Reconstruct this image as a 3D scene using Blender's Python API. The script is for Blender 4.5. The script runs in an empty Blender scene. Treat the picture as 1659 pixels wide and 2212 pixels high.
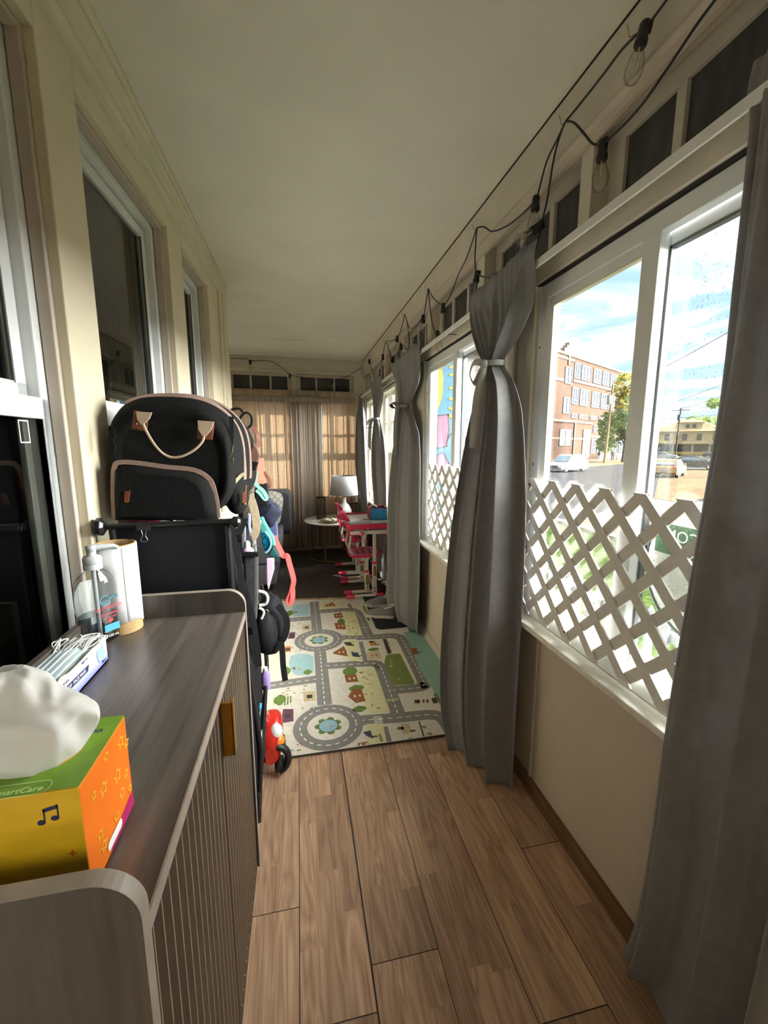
SKY, SUN, EXPO, EAST = .35, 3.3, 2.0, 31.0

import bpy, bmesh, math, random
from mathutils import Vector, Matrix, noise as mnoise
random.seed(7)
S = bpy.context.scene
COL = S.collection
PI = math.pi
R = math.radians
def lin(r, g, b):
    f = lambda c: (c/12.92 if c <= .04045 else ((c+.055)/1.055)**2.4)
    return (f(r/255), f(g/255), f(b/255), 1)
# ---------------------------------------------------------------- materials
MATS = {}
def mat(name, col, rough=.6, metal=0, var=.06, scale=18, bump=0, bscale=200, spec=.5, trans=0, sheen=0, emit=0, coat=0, stretch=None, lo=.4, hi=.62):
    """principled surface with a little procedural variation (object space noise)"""
    m = bpy.data.materials.new(name); m.use_nodes = True; MATS[name] = m
    nt = m.node_tree; n = nt.nodes; L = nt.links.new
    b = n['Principled BSDF']; out = n['Material Output']
    c = col if len(col) == 4 else (*col, 1)
    tc = n.new('ShaderNodeTexCoord'); vec = tc.outputs['Object']
    if stretch:
        mp = n.new('ShaderNodeMapping'); mp.inputs['Scale'].default_value = stretch; L(vec, mp.inputs[0]); vec = mp.outputs[0]
    if var:
        nz = n.new('ShaderNodeTexNoise'); nz.inputs['Scale'].default_value = scale; nz.inputs['Detail'].default_value = 5
        L(vec, nz.inputs['Vector'])
        cr = n.new('ShaderNodeValToRGB'); e = cr.color_ramp.elements
        e[0].position = lo; e[1].position = hi
        e[0].color = (c[0]*(1-var), c[1]*(1-var), c[2]*(1-var), 1); e[1].color = (min(1, c[0]*(1+var)), min(1, c[1]*(1+var)), min(1, c[2]*(1+var)), 1)
        L(nz.outputs['Fac'], cr.inputs[0]); L(cr.outputs[0], b.inputs['Base Color'])
    else:
        b.inputs['Base Color'].default_value = c
    b.inputs['Roughness'].default_value = rough; b.inputs['Metallic'].default_value = metal
    b.inputs['Specular IOR Level'].default_value = spec
    if coat: b.inputs['Coat Weight'].default_value = coat
    if sheen: b.inputs['Sheen Weight'].default_value = sheen
    if emit:
        b.inputs['Emission Color'].default_value = c; b.inputs['Emission Strength'].default_value = emit
    if bump:
        nb = n.new('ShaderNodeTexNoise'); nb.inputs['Scale'].default_value = bscale; nb.inputs['Detail'].default_value = 4; L(vec, nb.inputs['Vector'])
        bp = n.new('ShaderNodeBump'); bp.inputs['Strength'].default_value = bump; bp.inputs['Distance'].default_value = .01
        L(nb.outputs['Fac'], bp.inputs['Height']); L(bp.outputs[0], b.inputs['Normal'])
    if trans:
        tr = n.new('ShaderNodeBsdfTranslucent'); tr.inputs[0].default_value = c
        if var: L(cr.outputs[0], tr.inputs[0])
        mx = n.new('ShaderNodeMixShader'); mx.inputs[0].default_value = trans
        L(b.outputs[0], mx.inputs[1]); L(tr.outputs[0], mx.inputs[2]); L(mx.outputs[0], out.inputs[0])
    return m
def wood(name, ca, cb, sx=60, sy=4, rough=.45, dist=3.0, vertical=False, across=False, mottle=.5, bump=.08):
    """long grain wood; grain runs along Y (or Z when vertical, or X when across)"""
    m = bpy.data.materials.new(name); m.use_nodes = True; MATS[name] = m
    nt = m.node_tree; n = nt.nodes; L = nt.links.new; b = n['Principled BSDF']
    tc = n.new('ShaderNodeTexCoord'); mp = n.new('ShaderNodeMapping'); L(tc.outputs['Object'], mp.inputs[0])
    mp.inputs['Scale'].default_value = (sx, sx, sy) if vertical else ((sy, sx, sx) if across else (sx, sy, sx))
    nz = n.new('ShaderNodeTexNoise'); nz.inputs['Scale'].default_value = 1; nz.inputs['Detail'].default_value = 6; nz.inputs['Distortion'].default_value = dist*.15
    L(mp.outputs[0], nz.inputs['Vector'])
    mp2 = n.new('ShaderNodeMapping'); L(tc.outputs['Object'], mp2.inputs[0]); s2 = sx*.16; t2 = sy*.45
    mp2.inputs['Scale'].default_value = (s2, s2, t2) if vertical else ((t2, s2, s2) if across else (s2, t2, s2))
    n2 = n.new('ShaderNodeTexNoise'); n2.inputs['Scale'].default_value = 1; n2.inputs['Detail'].default_value = 3; n2.inputs['Distortion'].default_value = dist*.4
    L(mp2.outputs[0], n2.inputs['Vector'])
    mx = n.new('ShaderNodeMix'); mx.data_type = 'FLOAT'; mx.inputs[0].default_value = mottle; L(nz.outputs['Fac'], mx.inputs[2]); L(n2.outputs['Fac'], mx.inputs[3])
    cr = n.new('ShaderNodeValToRGB'); e = cr.color_ramp.elements; e[0].position = .36; e[1].position = .63
    e[0].color = ca; e[1].color = cb; L(mx.outputs[0], cr.inputs[0]); L(cr.outputs[0], b.inputs['Base Color'])
    b.inputs['Roughness'].default_value = rough
    bp = n.new('ShaderNodeBump'); bp.inputs['Strength'].default_value = bump; bp.inputs['Distance'].default_value = .004; L(nz.outputs['Fac'], bp.inputs['Height']); L(bp.outputs[0], b.inputs['Normal'])
    return m
def glass(name, tint=(.96, .98, .98), gloss=.10, dirt=0, rough=.02, edge=0):
    m = bpy.data.materials.new(name); m.use_nodes = True; MATS[name] = m
    nt = m.node_tree; n = nt.nodes; L = nt.links.new; n.remove(n['Principled BSDF']); out = n['Material Output']
    t = n.new('ShaderNodeBsdfTransparent'); t.inputs[0].default_value = (*tint, 1)
    g = n.new('ShaderNodeBsdfGlossy'); g.inputs['Roughness'].default_value = rough
    fr = n.new('ShaderNodeLayerWeight'); fr.inputs[0].default_value = .5
    pw = n.new('ShaderNodeMath'); pw.operation = 'POWER'; pw.inputs[1].default_value = 4; L(fr.outputs['Facing'], pw.inputs[0])
    ml = n.new('ShaderNodeMath'); ml.operation = 'MULTIPLY_ADD'; ml.inputs[1].default_value = .75; ml.inputs[2].default_value = gloss*.35; L(pw.outputs[0], ml.inputs[0])
    if edge:   # thick rounded walls look darker at the rim
        er = n.new('ShaderNodeMix'); er.data_type = 'RGBA'; er.inputs[6].default_value = (*tint, 1); er.inputs[7].default_value = (*[c*(1-edge) for c in tint], 1); p2 = n.new('ShaderNodeMath'); p2.operation = 'POWER'; p2.inputs[1].default_value = 2.2; L(fr.outputs['Facing'], p2.inputs[0]); L(p2.outputs[0], er.inputs[0]); L(er.outputs[2], t.inputs[0])
    mx = n.new('ShaderNodeMixShader'); L(ml.outputs[0], mx.inputs[0]); L(t.outputs[0], mx.inputs[1]); L(g.outputs[0], mx.inputs[2])
    last = mx
    if dirt:
        d = n.new('ShaderNodeBsdfDiffuse'); d.inputs[0].default_value = (.55, .57, .58, 1)
        tc = n.new('ShaderNodeTexCoord'); nz = n.new('ShaderNodeTexNoise'); nz.inputs['Scale'].default_value = 170; nz.inputs['Detail'].default_value = 2; L(tc.outputs['Object'], nz.inputs['Vector'])
        cr = n.new('ShaderNodeValToRGB'); e = cr.color_ramp.elements; e[0].position = .60; e[1].position = .72; e[0].color = (0, 0, 0, 1); e[1].color = (dirt,)*3+(1,)
        L(nz.outputs['Fac'], cr.inputs[0]); m2 = n.new('ShaderNodeMixShader'); L(cr.outputs[0], m2.inputs[0]); L(mx.outputs[0], m2.inputs[1]); L(d.outputs[0], m2.inputs[2]); last = m2
    L(last.outputs[0], out.inputs[0]); return m
# ---------------------------------------------------------------- mesh builder
class B:
    def __init__(s): s.v = []; s.f = []; s.mi = []; s.sm = []
    def add(s, vs, fs, mi=0, smooth=False):
        o = len(s.v); s.v += [tuple(p) for p in vs]
        for f in fs: s.f.append([i+o for i in f]); s.mi.append(mi); s.sm.append(smooth)
        return s
    def box(s, x0, x1, y0, y1, z0, z1, mi=0):
        return s.add([(x, y, z) for x in (x0, x1) for y in (y0, y1) for z in (z0, z1)],
                     [(0, 1, 3, 2), (4, 6, 7, 5), (0, 4, 5, 1), (2, 3, 7, 6), (0, 2, 6, 4), (1, 5, 7, 3)], mi)
    def obox(s, c, size, M=None, mi=0):
        hx, hy, hz = [q/2 for q in size]; M = M or Matrix()
        pts = [Vector(c)+M.to_3x3() @ Vector((x, y, z)) for x in (-hx, hx) for y in (-hy, hy) for z in (-hz, hz)]
        return s.add(pts, [(0, 1, 3, 2), (4, 6, 7, 5), (0, 4, 5, 1), (2, 3, 7, 6), (0, 2, 6, 4), (1, 5, 7, 3)], mi)
    def poly(s, pts, mi=0): return s.add(pts, [tuple(range(len(pts)))], mi)
    def prism(s, pts, d, mi=0):
        """closed polygon pts (3D) extruded by vector d"""
        n = len(pts); q = [tuple(Vector(p)+Vector(d)) for p in pts]
        return s.add(list(pts)+q, [tuple(range(n))[::-1], tuple(range(n, 2*n))]+[(i, (i+1) % n, (i+1) % n+n, i+n) for i in range(n)], mi)
    def rings(s, rings, mi=0, caps=True, smooth=True, closed=True):
        n = len(rings[0]); vs = [p for r in rings for p in r]; fs = []
        for k in range(len(rings)-1):
            for i in range(n if closed else n-1):
                j = (i+1) % n; fs.append((k*n+i, k*n+j, (k+1)*n+j, (k+1)*n+i))
        s.add(vs, fs, mi, smooth)
        if caps and closed:
            s.add(rings[0], [tuple(range(n))[::-1]], mi); s.add(rings[-1], [tuple(range(n))], mi)
        return s
    def tube(s, path, r, n=8, mi=0, caps=True, flat=None):
        """sweep; r number or list; flat=(w,t) gives a strap of width w thickness t"""
        P = [Vector(p) for p in path]; rs = r if isinstance(r, (list, tuple)) else [r]*len(P)
        up = None; rg = []
        for i, p in enumerate(P):
            t = (P[min(i+1, len(P)-1)]-P[max(i-1, 0)])
            t = t.normalized() if t.length > 1e-9 else Vector((0, 0, 1))
            if up is None:
                up = Vector((0, 0, 1)) if abs(t.z) < .9 else Vector((0, 1, 0))
                if flat and len(flat) > 2: up = Vector(flat[2])
            a = t.cross(up); a = a.normalized() if a.length > 1e-6 else Vector((1, 0, 0)); b_ = a.cross(t).normalized(); up = b_
            if flat:
                w, h = flat[0]/2, flat[1]/2
                if len(flat) == 3:   # third entry is the facing direction of the strap
                    N = Vector(flat[2]); a = (N-t*N.dot(t)); a = a.normalized() if a.length > 1e-6 else Vector((1, 0, 0)); b_ = t.cross(a).normalized()
                rg.append([p+a*x+b_*y for x, y in ((-h, -w), (h, -w), (h, w), (-h, w))])
            else:
                rg.append([p+(a*math.cos(2*PI*k/n)+b_*math.sin(2*PI*k/n))*rs[i] for k in range(n)])
        return s.rings(rg, mi, caps, smooth=not flat)
    def lathe(s, prof, c=(0, 0, 0), n=24, mi=0, smooth=True, axis='z', sx=1, sy=1):
        rg = []
        for r, z in prof:
            ring = []
            for k in range(n):
                a = 2*PI*k/n; x, y = r*math.cos(a)*sx, r*math.sin(a)*sy
                if axis == 'z': p = (c[0]+x, c[1]+y, c[2]+z)
                elif axis == 'y': p = (c[0]+x, c[1]+z, c[2]+y)
                else: p = (c[0]+z, c[1]+x, c[2]+y)
                ring.append(p)
            rg.append(ring)
        return s.rings(rg, mi, True, smooth)
    def sphere(s, c, r, n=12, m=8, mi=0):
        r = r if isinstance(r, (tuple, list)) else (r, r, r)
        rg = [[(c[0]+r[0]*math.sin(PI*(j+.02)/(m+.04))*math.cos(2*PI*k/n), c[1]+r[1]*math.sin(PI*(j+.02)/(m+.04))*math.sin(2*PI*k/n), c[2]-r[2]*math.cos(PI*(j+.02)/(m+.04))) for k in range(n)] for j in range(m+1)]
        return s.rings(rg, mi)
    def grid(s, fn, nu, nv, mi=0, smooth=True):
        vs = [fn(i/nu, j/nv) for j in range(nv+1) for i in range(nu+1)]
        return s.add(vs, [(j*(nu+1)+i, j*(nu+1)+i+1, (j+1)*(nu+1)+i+1, (j+1)*(nu+1)+i) for j in range(nv) for i in range(nu)], mi, smooth)
    def build(s, name, mats, parent=None, bevel=0, seg=2, solid=0, sub=0, kind=None, fix=True):
        me = bpy.data.meshes.new(name); me.from_pydata(s.v, [], s.f)
        for m in (mats if isinstance(mats, (list, tuple)) else [mats]): me.materials.append(m)
        me.polygons.foreach_set('material_index', s.mi); me.polygons.foreach_set('use_smooth', s.sm)
        me.update()
        if fix:
            bm = bmesh.new(); bm.from_mesh(me); bmesh.ops.recalc_face_normals(bm, faces=bm.faces); bm.to_mesh(me); bm.free()
        o = bpy.data.objects.new(name, me); COL.objects.link(o)
        if solid:
            d = o.modifiers.new('solid', 'SOLIDIFY'); d.thickness = solid; d.offset = 0
        if bevel:
            d = o.modifiers.new('edge', 'BEVEL'); d.width = bevel; d.segments = seg; d.limit_method = 'ANGLE'; d.angle_limit = R(40)
        if sub:
            d = o.modifiers.new('sub', 'SUBSURF'); d.levels = sub; d.render_levels = sub
        if parent: adopt(o, parent)
        if kind: o['kind'] = kind
        return o
def adopt(o, parent):
    o.parent = parent
    m = Matrix(); q = parent
    ch = []
    while q: ch.append(q); q = q.parent
    for q in reversed(ch): m = m @ q.matrix_parent_inverse @ q.matrix_basis
    o.matrix_parent_inverse = m.inverted()
def tag(o, label, cat, group=None, kind=None):
    if label: o['label'] = label
    if cat: o['category'] = cat
    if group: o['group'] = group
    if kind: o['kind'] = kind
    return o
def thing(name, label, cat, loc=(0, 0, 0), group=None):
    o = bpy.data.objects.new(name, None); COL.objects.link(o); o.location = loc; o.empty_display_size = .05
    return tag(o, label, cat, group)
def copy_tree(o, parent=None):
    c = o.copy(); COL.objects.link(c)
    if parent: c.parent = parent
    for ch in list(o.children): copy_tree(ch, c)
    return c
def text(s, size, M, m, parent, name='lettering', ext=.0002, sx=1, align='CENTER'):
    cu = bpy.data.curves.new(name, 'FONT'); cu.body = s; cu.size = size; cu.align_x = align; cu.align_y = 'CENTER'; cu.extrude = ext; cu.resolution_u = 3
    o = bpy.data.objects.new(name, cu); COL.objects.link(o); bpy.context.view_layer.update()
    me = bpy.data.meshes.new_from_object(o.evaluated_get(bpy.context.evaluated_depsgraph_get()))
    bpy.data.objects.remove(o); bpy.data.curves.remove(cu)
    me.transform(M @ Matrix.Diagonal((sx, 1, 1, 1))); me.materials.clear(); me.materials.append(m)
    q = bpy.data.objects.new(name, me); COL.objects.link(q)
    if parent: adopt(q, parent)
    return q
def frame_mat(o, ex, ey):
    """matrix with text running along ex, up along ey"""
    ex = Vector(ex).normalized(); ey = Vector(ey).normalized(); ez = ex.cross(ey).normalized(); ey = ez.cross(ex)
    return Matrix(((ex.x, ey.x, ez.x, o[0]), (ex.y, ey.y, ez.y, o[1]), (ex.z, ey.z, ez.z, o[2]), (0, 0, 0, 1)))
def smooth_path(pts, n=6):
    """catmull-rom"""
    P = [Vector(p) for p in pts]; out = []
    for i in range(len(P)-1):
        a, b, c, d = P[max(i-1, 0)], P[i], P[i+1], P[min(i+2, len(P)-1)]
        for k in range(n):
            t = k/n; out.append(.5*((2*b)+(c-a)*t+(2*a-5*b+4*c-d)*t*t+(3*b-a-3*c+d)*t**3))
    out.append(P[-1]); return out
def rrect(cx, cy, w, h, r, n=5):
    pts = []
    for (sx, sy, a0) in ((1, 1, 0), (-1, 1, 90), (-1, -1, 180), (1, -1, 270)):
        for k in range(n+1):
            a = R(a0+90*k/n); pts.append((cx+sx*(w/2-r)+r*math.cos(a), cy+sy*(h/2-r)+r*math.sin(a)))
    return pts
def disc(cx, cy, r, n=32, ry=None): return [(cx+r*math.cos(2*PI*k/n), cy+(ry or r)*math.sin(2*PI*k/n)) for k in range(n)]

# ================================================================= MATERIALS
ceil_m = mat('ceiling_paint', (.74, .71, .63), .75, var=.03, scale=3, bump=.05, bscale=60)
cream = mat('cream_paint', (.72, .64, .47), .5, var=.03, scale=4, bump=.03, bscale=40)
crown_m = mat('crown_paint', (.70, .635, .49), .5, var=.02, scale=6)
shade_trim = mat('taupe_trim_paint', (.52, .45, .37), .5, var=.04, scale=6)
porch = mat('porch_trim_paint', (.60, .555, .47), .5, var=.04, scale=7)
panelw = mat('wall_panel_paint', (.50, .43, .35), .55, var=.05, scale=2.5, lo=.3, hi=.7)
sillm = mat('sill_paint', (.66, .63, .56), .4, var=.10, scale=22, lo=.35, hi=.6)
vinyl = mat('white_vinyl', (.74, .76, .76), .3, var=.02, scale=8)
vinyl2 = mat('old_white_trim', (.72, .68, .56), .45, var=.05, scale=8)
pewter = mat('grey_gasket', (.10, .105, .11), .5, var=0)
film = mat('dark_window_film', (.052, .052, .056), .5, var=.25, scale=9, stretch=(3, 3, .7))
backm = mat('dark_room_curtain', (.035, .036, .030), .9, var=.35, scale=12, stretch=(1, 6, .2))
screenm = mat('black_window_screen', (.008, .009, .011), .6, var=.25, scale=9, stretch=(1, 5, .2), spec=.3)
GL = glass('window_glass'); GLD = glass('dusty_window_glass', dirt=.5, gloss=.08)
GLK = glass('dark_house_glass', tint=(.55, .57, .55), gloss=.16)
oak = None
brownbase = wood('oak_baseboard', lin(96, 68, 42), lin(120, 88, 58), 50, 3)
black = mat('matt_black', (.012, .012, .014), .55, var=.1)
zc = 2.44
def xl(y): return -.565+.035*y
def yf(x): return 5.52+.06*x
# ================================================================= FLOOR (planked, every strip keeps its own tint)
def make_floor():
    b = B(); tint = []
    W = .187; x0 = -.039; rnd = random.Random(3)
    known = {-1: 1.078, 0: .80, 1: .895, 2: .55, 3: .70, 4: 1.112}
    for k in range(-9, 6):
        xa, xb = x0+W*k, x0+W*(k+1)
        if xa > .93: break
        j0 = known.get(k, rnd.uniform(0, 1.28)); ys = [j0+1.28*q for q in range(-3, 6)]
        for q in range(len(ys)-1):
            ya, yb = max(ys[q], -1.4), min(ys[q+1], 5.75)
            if yb <= ya: continue
            for s in range(3):
                sa, sb = xa+W*s/3, xa+W*(s+1)/3
                cuts = [ya]; y = ya+rnd.uniform(.12, .45)
                while y < yb-.08: cuts.append(y); y += rnd.uniform(.28, .5)
                cuts.append(yb)
                for c in range(len(cuts)-1):
                    b.poly([(sa, cuts[c], 0), (sb, cuts[c], 0), (sb, cuts[c+1], 0), (sa, cuts[c+1], 0)], 0); tint.append((rnd.random(), rnd.random()))
            if ya > -1.3:
                b.poly([(xa, ya-.0012, .0006), (xb, ya-.0012, .0006), (xb, ya+.0012, .0006), (xa, ya+.0012, .0006)], 1); tint.append((.5, .5))
        w = .0022 if k == 1 else .0011
        b.poly([(xa-w, -1.4, .0007), (xa+w, -1.4, .0007), (xa+w, 5.7, .0007), (xa-w, 5.7, .0007)], 1); tint.append((.5, .5))
    m = bpy.data.materials.new('oak_strip_laminate'); m.use_nodes = True; nt = m.node_tree; n = nt.nodes; L = nt.links.new; bs = n['Principled BSDF']
    at = n.new('ShaderNodeAttribute'); at.attribute_name = 'tint'; at.attribute_type = 'GEOMETRY'
    sp = n.new('ShaderNodeSeparateColor'); L(at.outputs['Color'], sp.inputs[0])
    tc = n.new('ShaderNodeTexCoord'); cx = n.new('ShaderNodeCombineXYZ')
    ml = n.new('ShaderNodeMath'); ml.operation = 'MULTIPLY'; ml.inputs[1].default_value = 37; L(sp.outputs[1], ml.inputs[0]); L(ml.outputs[0], cx.inputs[2]); L(ml.outputs[0], cx.inputs[0])
    def noise(sc, det, dis):
        mp = n.new('ShaderNodeMapping'); mp.inputs['Scale'].default_value = sc; L(tc.outputs['Object'], mp.inputs[0])
        ad = n.new('ShaderNodeVectorMath'); ad.operation = 'ADD'; L(mp.outputs[0], ad.inputs[0]); L(cx.outputs[0], ad.inputs[1])
        z = n.new('ShaderNodeTexNoise'); z.inputs['Scale'].default_value = 1; z.inputs['Detail'].default_value = det; z.inputs['Distortion'].default_value = dis; L(ad.outputs[0], z.inputs['Vector']); return z
    big = noise((14, 1.6, 1), 2, .6); fine = noise((190, 5, 1), 4, .2)
    rg = n.new('ShaderNodeMath'); rg.operation = 'MULTIPLY'; rg.inputs[1].default_value = 9; L(big.outputs['Fac'], rg.inputs[0])
    fr = n.new('ShaderNodeMath'); fr.operation = 'PINGPONG'; fr.inputs[1].default_value = .5; L(rg.outputs[0], fr.inputs[0])
    m1 = n.new('ShaderNodeMath'); m1.operation = 'MULTIPLY'; m1.inputs[1].default_value = .75; L(fr.outputs[0], m1.inputs[0])
    m2 = n.new('ShaderNodeMath'); m2.operation = 'MULTIPLY_ADD'; m2.inputs[1].default_value = .9; L(fine.outputs['Fac'], m2.inputs[0]); L(m1.outputs[0], m2.inputs[2])
    cr = n.new('ShaderNodeValToRGB'); e = cr.color_ramp.elements; e[0].position = .30; e[1].position = .95; e[0].color = lin(158, 124, 100); e[1].color = lin(208, 174, 146); L(m2.outputs[0], cr.inputs[0])
    t2 = n.new('ShaderNodeValToRGB'); e = t2.color_ramp.elements; e[0].position = 0; e[1].position = 1; e[0].color = (.72, .69, .66, 1); e[1].color = (1.14, 1.10, 1.04, 1); L(sp.outputs[0], t2.inputs[0])
    mx = n.new('ShaderNodeMix'); mx.data_type = 'RGBA'; mx.blend_type = 'MULTIPLY'; mx.inputs[0].default_value = 1; L(cr.outputs[0], mx.inputs[6]); L(t2.outputs[0], mx.inputs[7]); L(mx.outputs[2], bs.inputs['Base Color'])
    bs.inputs['Roughness'].default_value = .42
    bp = n.new('ShaderNodeBump'); bp.inputs['Strength'].default_value = .12; bp.inputs['Distance'].default_value = .003; L(fine.outputs['Fac'], bp.inputs['Height']); L(bp.outputs[0], bs.inputs['Normal'])
    gap = mat('plank_gap', (.03, .02, .014), .8, var=0)
    o = b.build('floor', [m, gap], kind='structure', fix=False)
    ca = o.data.attributes.new('tint', 'FLOAT_COLOR', 'FACE')
    for i, t in enumerate(tint): ca.data[i].color = (t[0], t[1], 0, 1)
    # slab under the planks so that nothing shines through
    B().box(-1.8, 1.0, -1.5, 5.9, -.25, -.002).build('floor_slab', black, kind='structure')
make_floor()
# ================================================================= CEILING
b = B().box(-1.8, 1.1, -1.5, 5.95, zc, zc+.15); b.build('ceiling', ceil_m, kind='structure')
b = B(); b.box(-.25, .12, 4.60, 4.603, zc-.001, zc+.01)
b.tube(smooth_path([(xl(.2)+.09, .1, zc-.001), (-.470, 1.33, zc-.001), (-.455, 2.5, zc-.001), (-.447, 3.15, zc-.001), (-.485, 3.16, zc-.001)], 3), .0022, 4)
b.box(.846, .851, -.9, 5.55, zc-.003, zc+.002)
b.build('trim_1', mat('ceiling_gap', (.02, .018, .015), .9, var=0), kind='structure')
tag(bpy.data.objects['trim_1'], 'dark seams where the ceiling sheets meet the trim', None)
# ================================================================= LEFT WALL (local x = distance into the room from the wall face)
def shear(b):
    b.v = [(x+xl(y), y, z) for x, y, z in b.v]; return b
T = .16
OPEN = [(.18, 1.17, .55, 2.25), (1.324, 2.00, .55, 2.25), (2.187, 2.67, .55, 2.26)]
b = B(); ys = [-1.4]
for o_ in OPEN: ys += [o_[0], o_[1]]
ys.append(3.10)
for i in range(0, len(ys), 2): b.box(-T, 0, ys[i], ys[i+1], 0, zc)
for (a, c, z0, z1) in OPEN:
    b.box(-T, 0, a, c, 0, z0); b.box(-T, 0, a, c, z1, zc)
shear(b); b.build('wall_left', cream, kind='structure', bevel=.003)
b = B()   # crown moulding along the ceiling of the house wall
prof = [(0, 2.318), (.008, 2.318), (.010, 2.335), (.022, 2.350), (.022, 2.362), (.034, 2.385), (.050, 2.402), (.050, 2.415), (.062, 2.425), (.062, zc+.002), (0, zc+.002)]
rg = []
for y, k in ((-1.4, 1.0), (1.4, .82), (3.10, .20), (3.16, .18)):
    rg.append([(xl(y)+x*k+(.004 if x > 0 else -.01), y, z) for x, z in prof])
b.rings(rg, smooth=False); b.build('trim_2', crown_m, kind='structure')
b = B(); shear(b.box(0, .012, 2.93, 2.985, 0, 2.32)); shear(B()); c2 = B().box(0, .02, 3.0, 3.112, 0, 2.33); shear(c2); b.v += c2.v; b.f += [[i+8 for i in f] for f in c2.f]; b.mi += c2.mi; b.sm += c2.sm
b.build('trim_3', cream, kind='structure', bevel=.004)
def house_window(name, a, c, z0, z1, meet, first=False):
    """double hung house window in the recess; root is its white frame"""
    st = B()   # stepped stop moulding lining the reveal
    for (d0, d1, w) in ((-.022, -.030, .008), (-.05, -.022, .016)):
        st.box(min(d0, d1), max(d0, d1), a, a+w, z0, z1); st.box(min(d0, d1), max(d0, d1), c-w, c, z0, z1); st.box(min(d0, d1), max(d0, d1), a+w, c-w, z1-w, z1)
    fr = B(); w = .040
    for d0, d1, e in ((-.085, -.052, w), (-.10, -.085, w+.02)):
        fr.box(d0, d1, a+.004, a+e, z0, z1-.004); fr.box(d0, d1, c-e, c-.004, z0, z1-.004); fr.box(d0, d1, a+e, c-e, z1-e, z1-.004); fr.box(d0, d1, a+e, c-e, z0, z0+e)
    f = shear(fr).build(name, vinyl, kind='structure', bevel=.003)
    shear(st).build('stop_moulding', shade_trim, f, bevel=.003)
    e = w+.006
    up = B(); d0, d1 = -.098, -.074; up.box(d0, d1, a+e, a+e+.035, meet, z1-e); up.box(d0, d1, c-e-.035, c-e, meet, z1-e); up.box(d0, d1, a+e, c-e, z1-e-.035, z1-e); up.box(d0, d1, a+e, c-e, meet-.005, meet+.035)
    shear(up).build('upper_sash', vinyl, f, bevel=.003)
    gs = B()
    for q0, q1, p0, p1 in ((a+e, a+e+.006, meet, z1-e), (c-e-.041, c-e-.036, meet+.03, z1-e-.035)): gs.box(-.079, -.0735, q0, q1, p0, p1)
    shear(gs).build('gasket', pewter, f)
    lo = B(); d0, d1 = -.074, -.052; lo.box(d0, d1, a+.012, a+.05, z0, meet); lo.box(d0, d1, c-.04, c-.012, z0, meet); lo.box(d0, d1, a+.012, c-.012, meet-.045, meet+.004)
    shear(lo).build('lower_sash', vinyl, f, bevel=.003)
    shear(B().box(-.090, -.086, a+e+.02, c-e-.02, meet, z1-e-.02)).build('pane', GLK, f)
    shear(B().box(-.066, -.062, a+.04, c-.03, z0, meet-.03)).build('pane', GLK, f)
    shear(B().box(-.120, -.118, a+.02, c-.02, z0, meet)).build('insect_screen', screenm, f)
    cu = B(); cu.grid(lambda u, v: (-.150+.010*math.sin(u*70)+.004*math.sin(u*31+1), a+(c-a)*u, z0+(z1-z0)*v), 90, 1)
    shear(cu).build('inner_curtain', backm, f)
    if first:
        tg = B(); yy = c-.115; zz = meet-.10
        for q in ((0, .003, 0, .05), (.03, .033, 0, .05), (0, .033, 0, .003), (0, .033, .047, .05)): tg.box(-.0615, -.0605, yy+q[0], yy+q[1], zz+q[2], zz+q[3])
        shear(tg).build('latch_outline', vinyl, f)
    return f
house_window('window_4', *OPEN[0], 1.475, True)
house_window('window_5', *OPEN[1], 1.475)
house_window('window_6', *OPEN[2], 1.475)
# dark rooms behind the house wall, the return by the sofa and the end walls
b = B().box(-1.6, -T-.02, -1.4, 3.0, 0, zc); b = B(); b.box(-.95, -.93, -1.4, 3.0, 0, zc); b.build('wall_house', black, kind='structure')
B().box(-1.65, xl(3.1), 3.0, 3.10, 0, zc).build('wall_return', cream, kind='structure')
B().box(-1.70, -1.60, 3.0, 5.75, 0, zc).build('wall_side', cream, kind='structure')
B().box(-1.7, 1.0, -1.50, -1.40, 0, zc).build('wall_near', cream, kind='structure')
# ================================================================= RIGHT WALL
XR = .87
ZS = .705
WIN = [(-1.2, -.66), (.37, 1.46), (1.66, 2.83), (3.72, 4.50), (4.66, 5.38)]
b = B(); b.box(XR, .95, -1.4, 5.75, 0, ZS-.02); b.build('wall_right', panelw, kind='structure')
b = B(); ys = [-1.4]
for o_ in WIN: ys += list(o_)
ys.append(5.75)
for i in range(0, len(ys), 2): b.box(XR, .955, ys[i], ys[i+1], ZS-.02, 1.935)
b.box(XR-.012, .955, -1.4, 5.75, 1.94, 2.02)
b.build('trim_4', porch, kind='structure', bevel=.003)
b = B()   # narrow upright trims beside the windows
for (a, c) in WIN[1:]:
    for y0, y1 in ((a-.055, a-.005), (c+.005, c+.055)): b.box(XR-.014, XR, y0, y1, ZS, 1.935)
b.box(XR-.010, XR, 1.47, 1.475, .0, ZS-.05); b.box(XR-.006, XR+.002, 1.33, 1.34, 0, ZS-.05)
b.build('trim_5', porch, kind='structure', bevel=.002)
B().box(XR-.002, .95, -1.4, 5.7, 1.932, 1.942).build('trim_6', mat('shadow_gap', (.03, .027, .024), .9, var=0), kind='structure')
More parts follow.
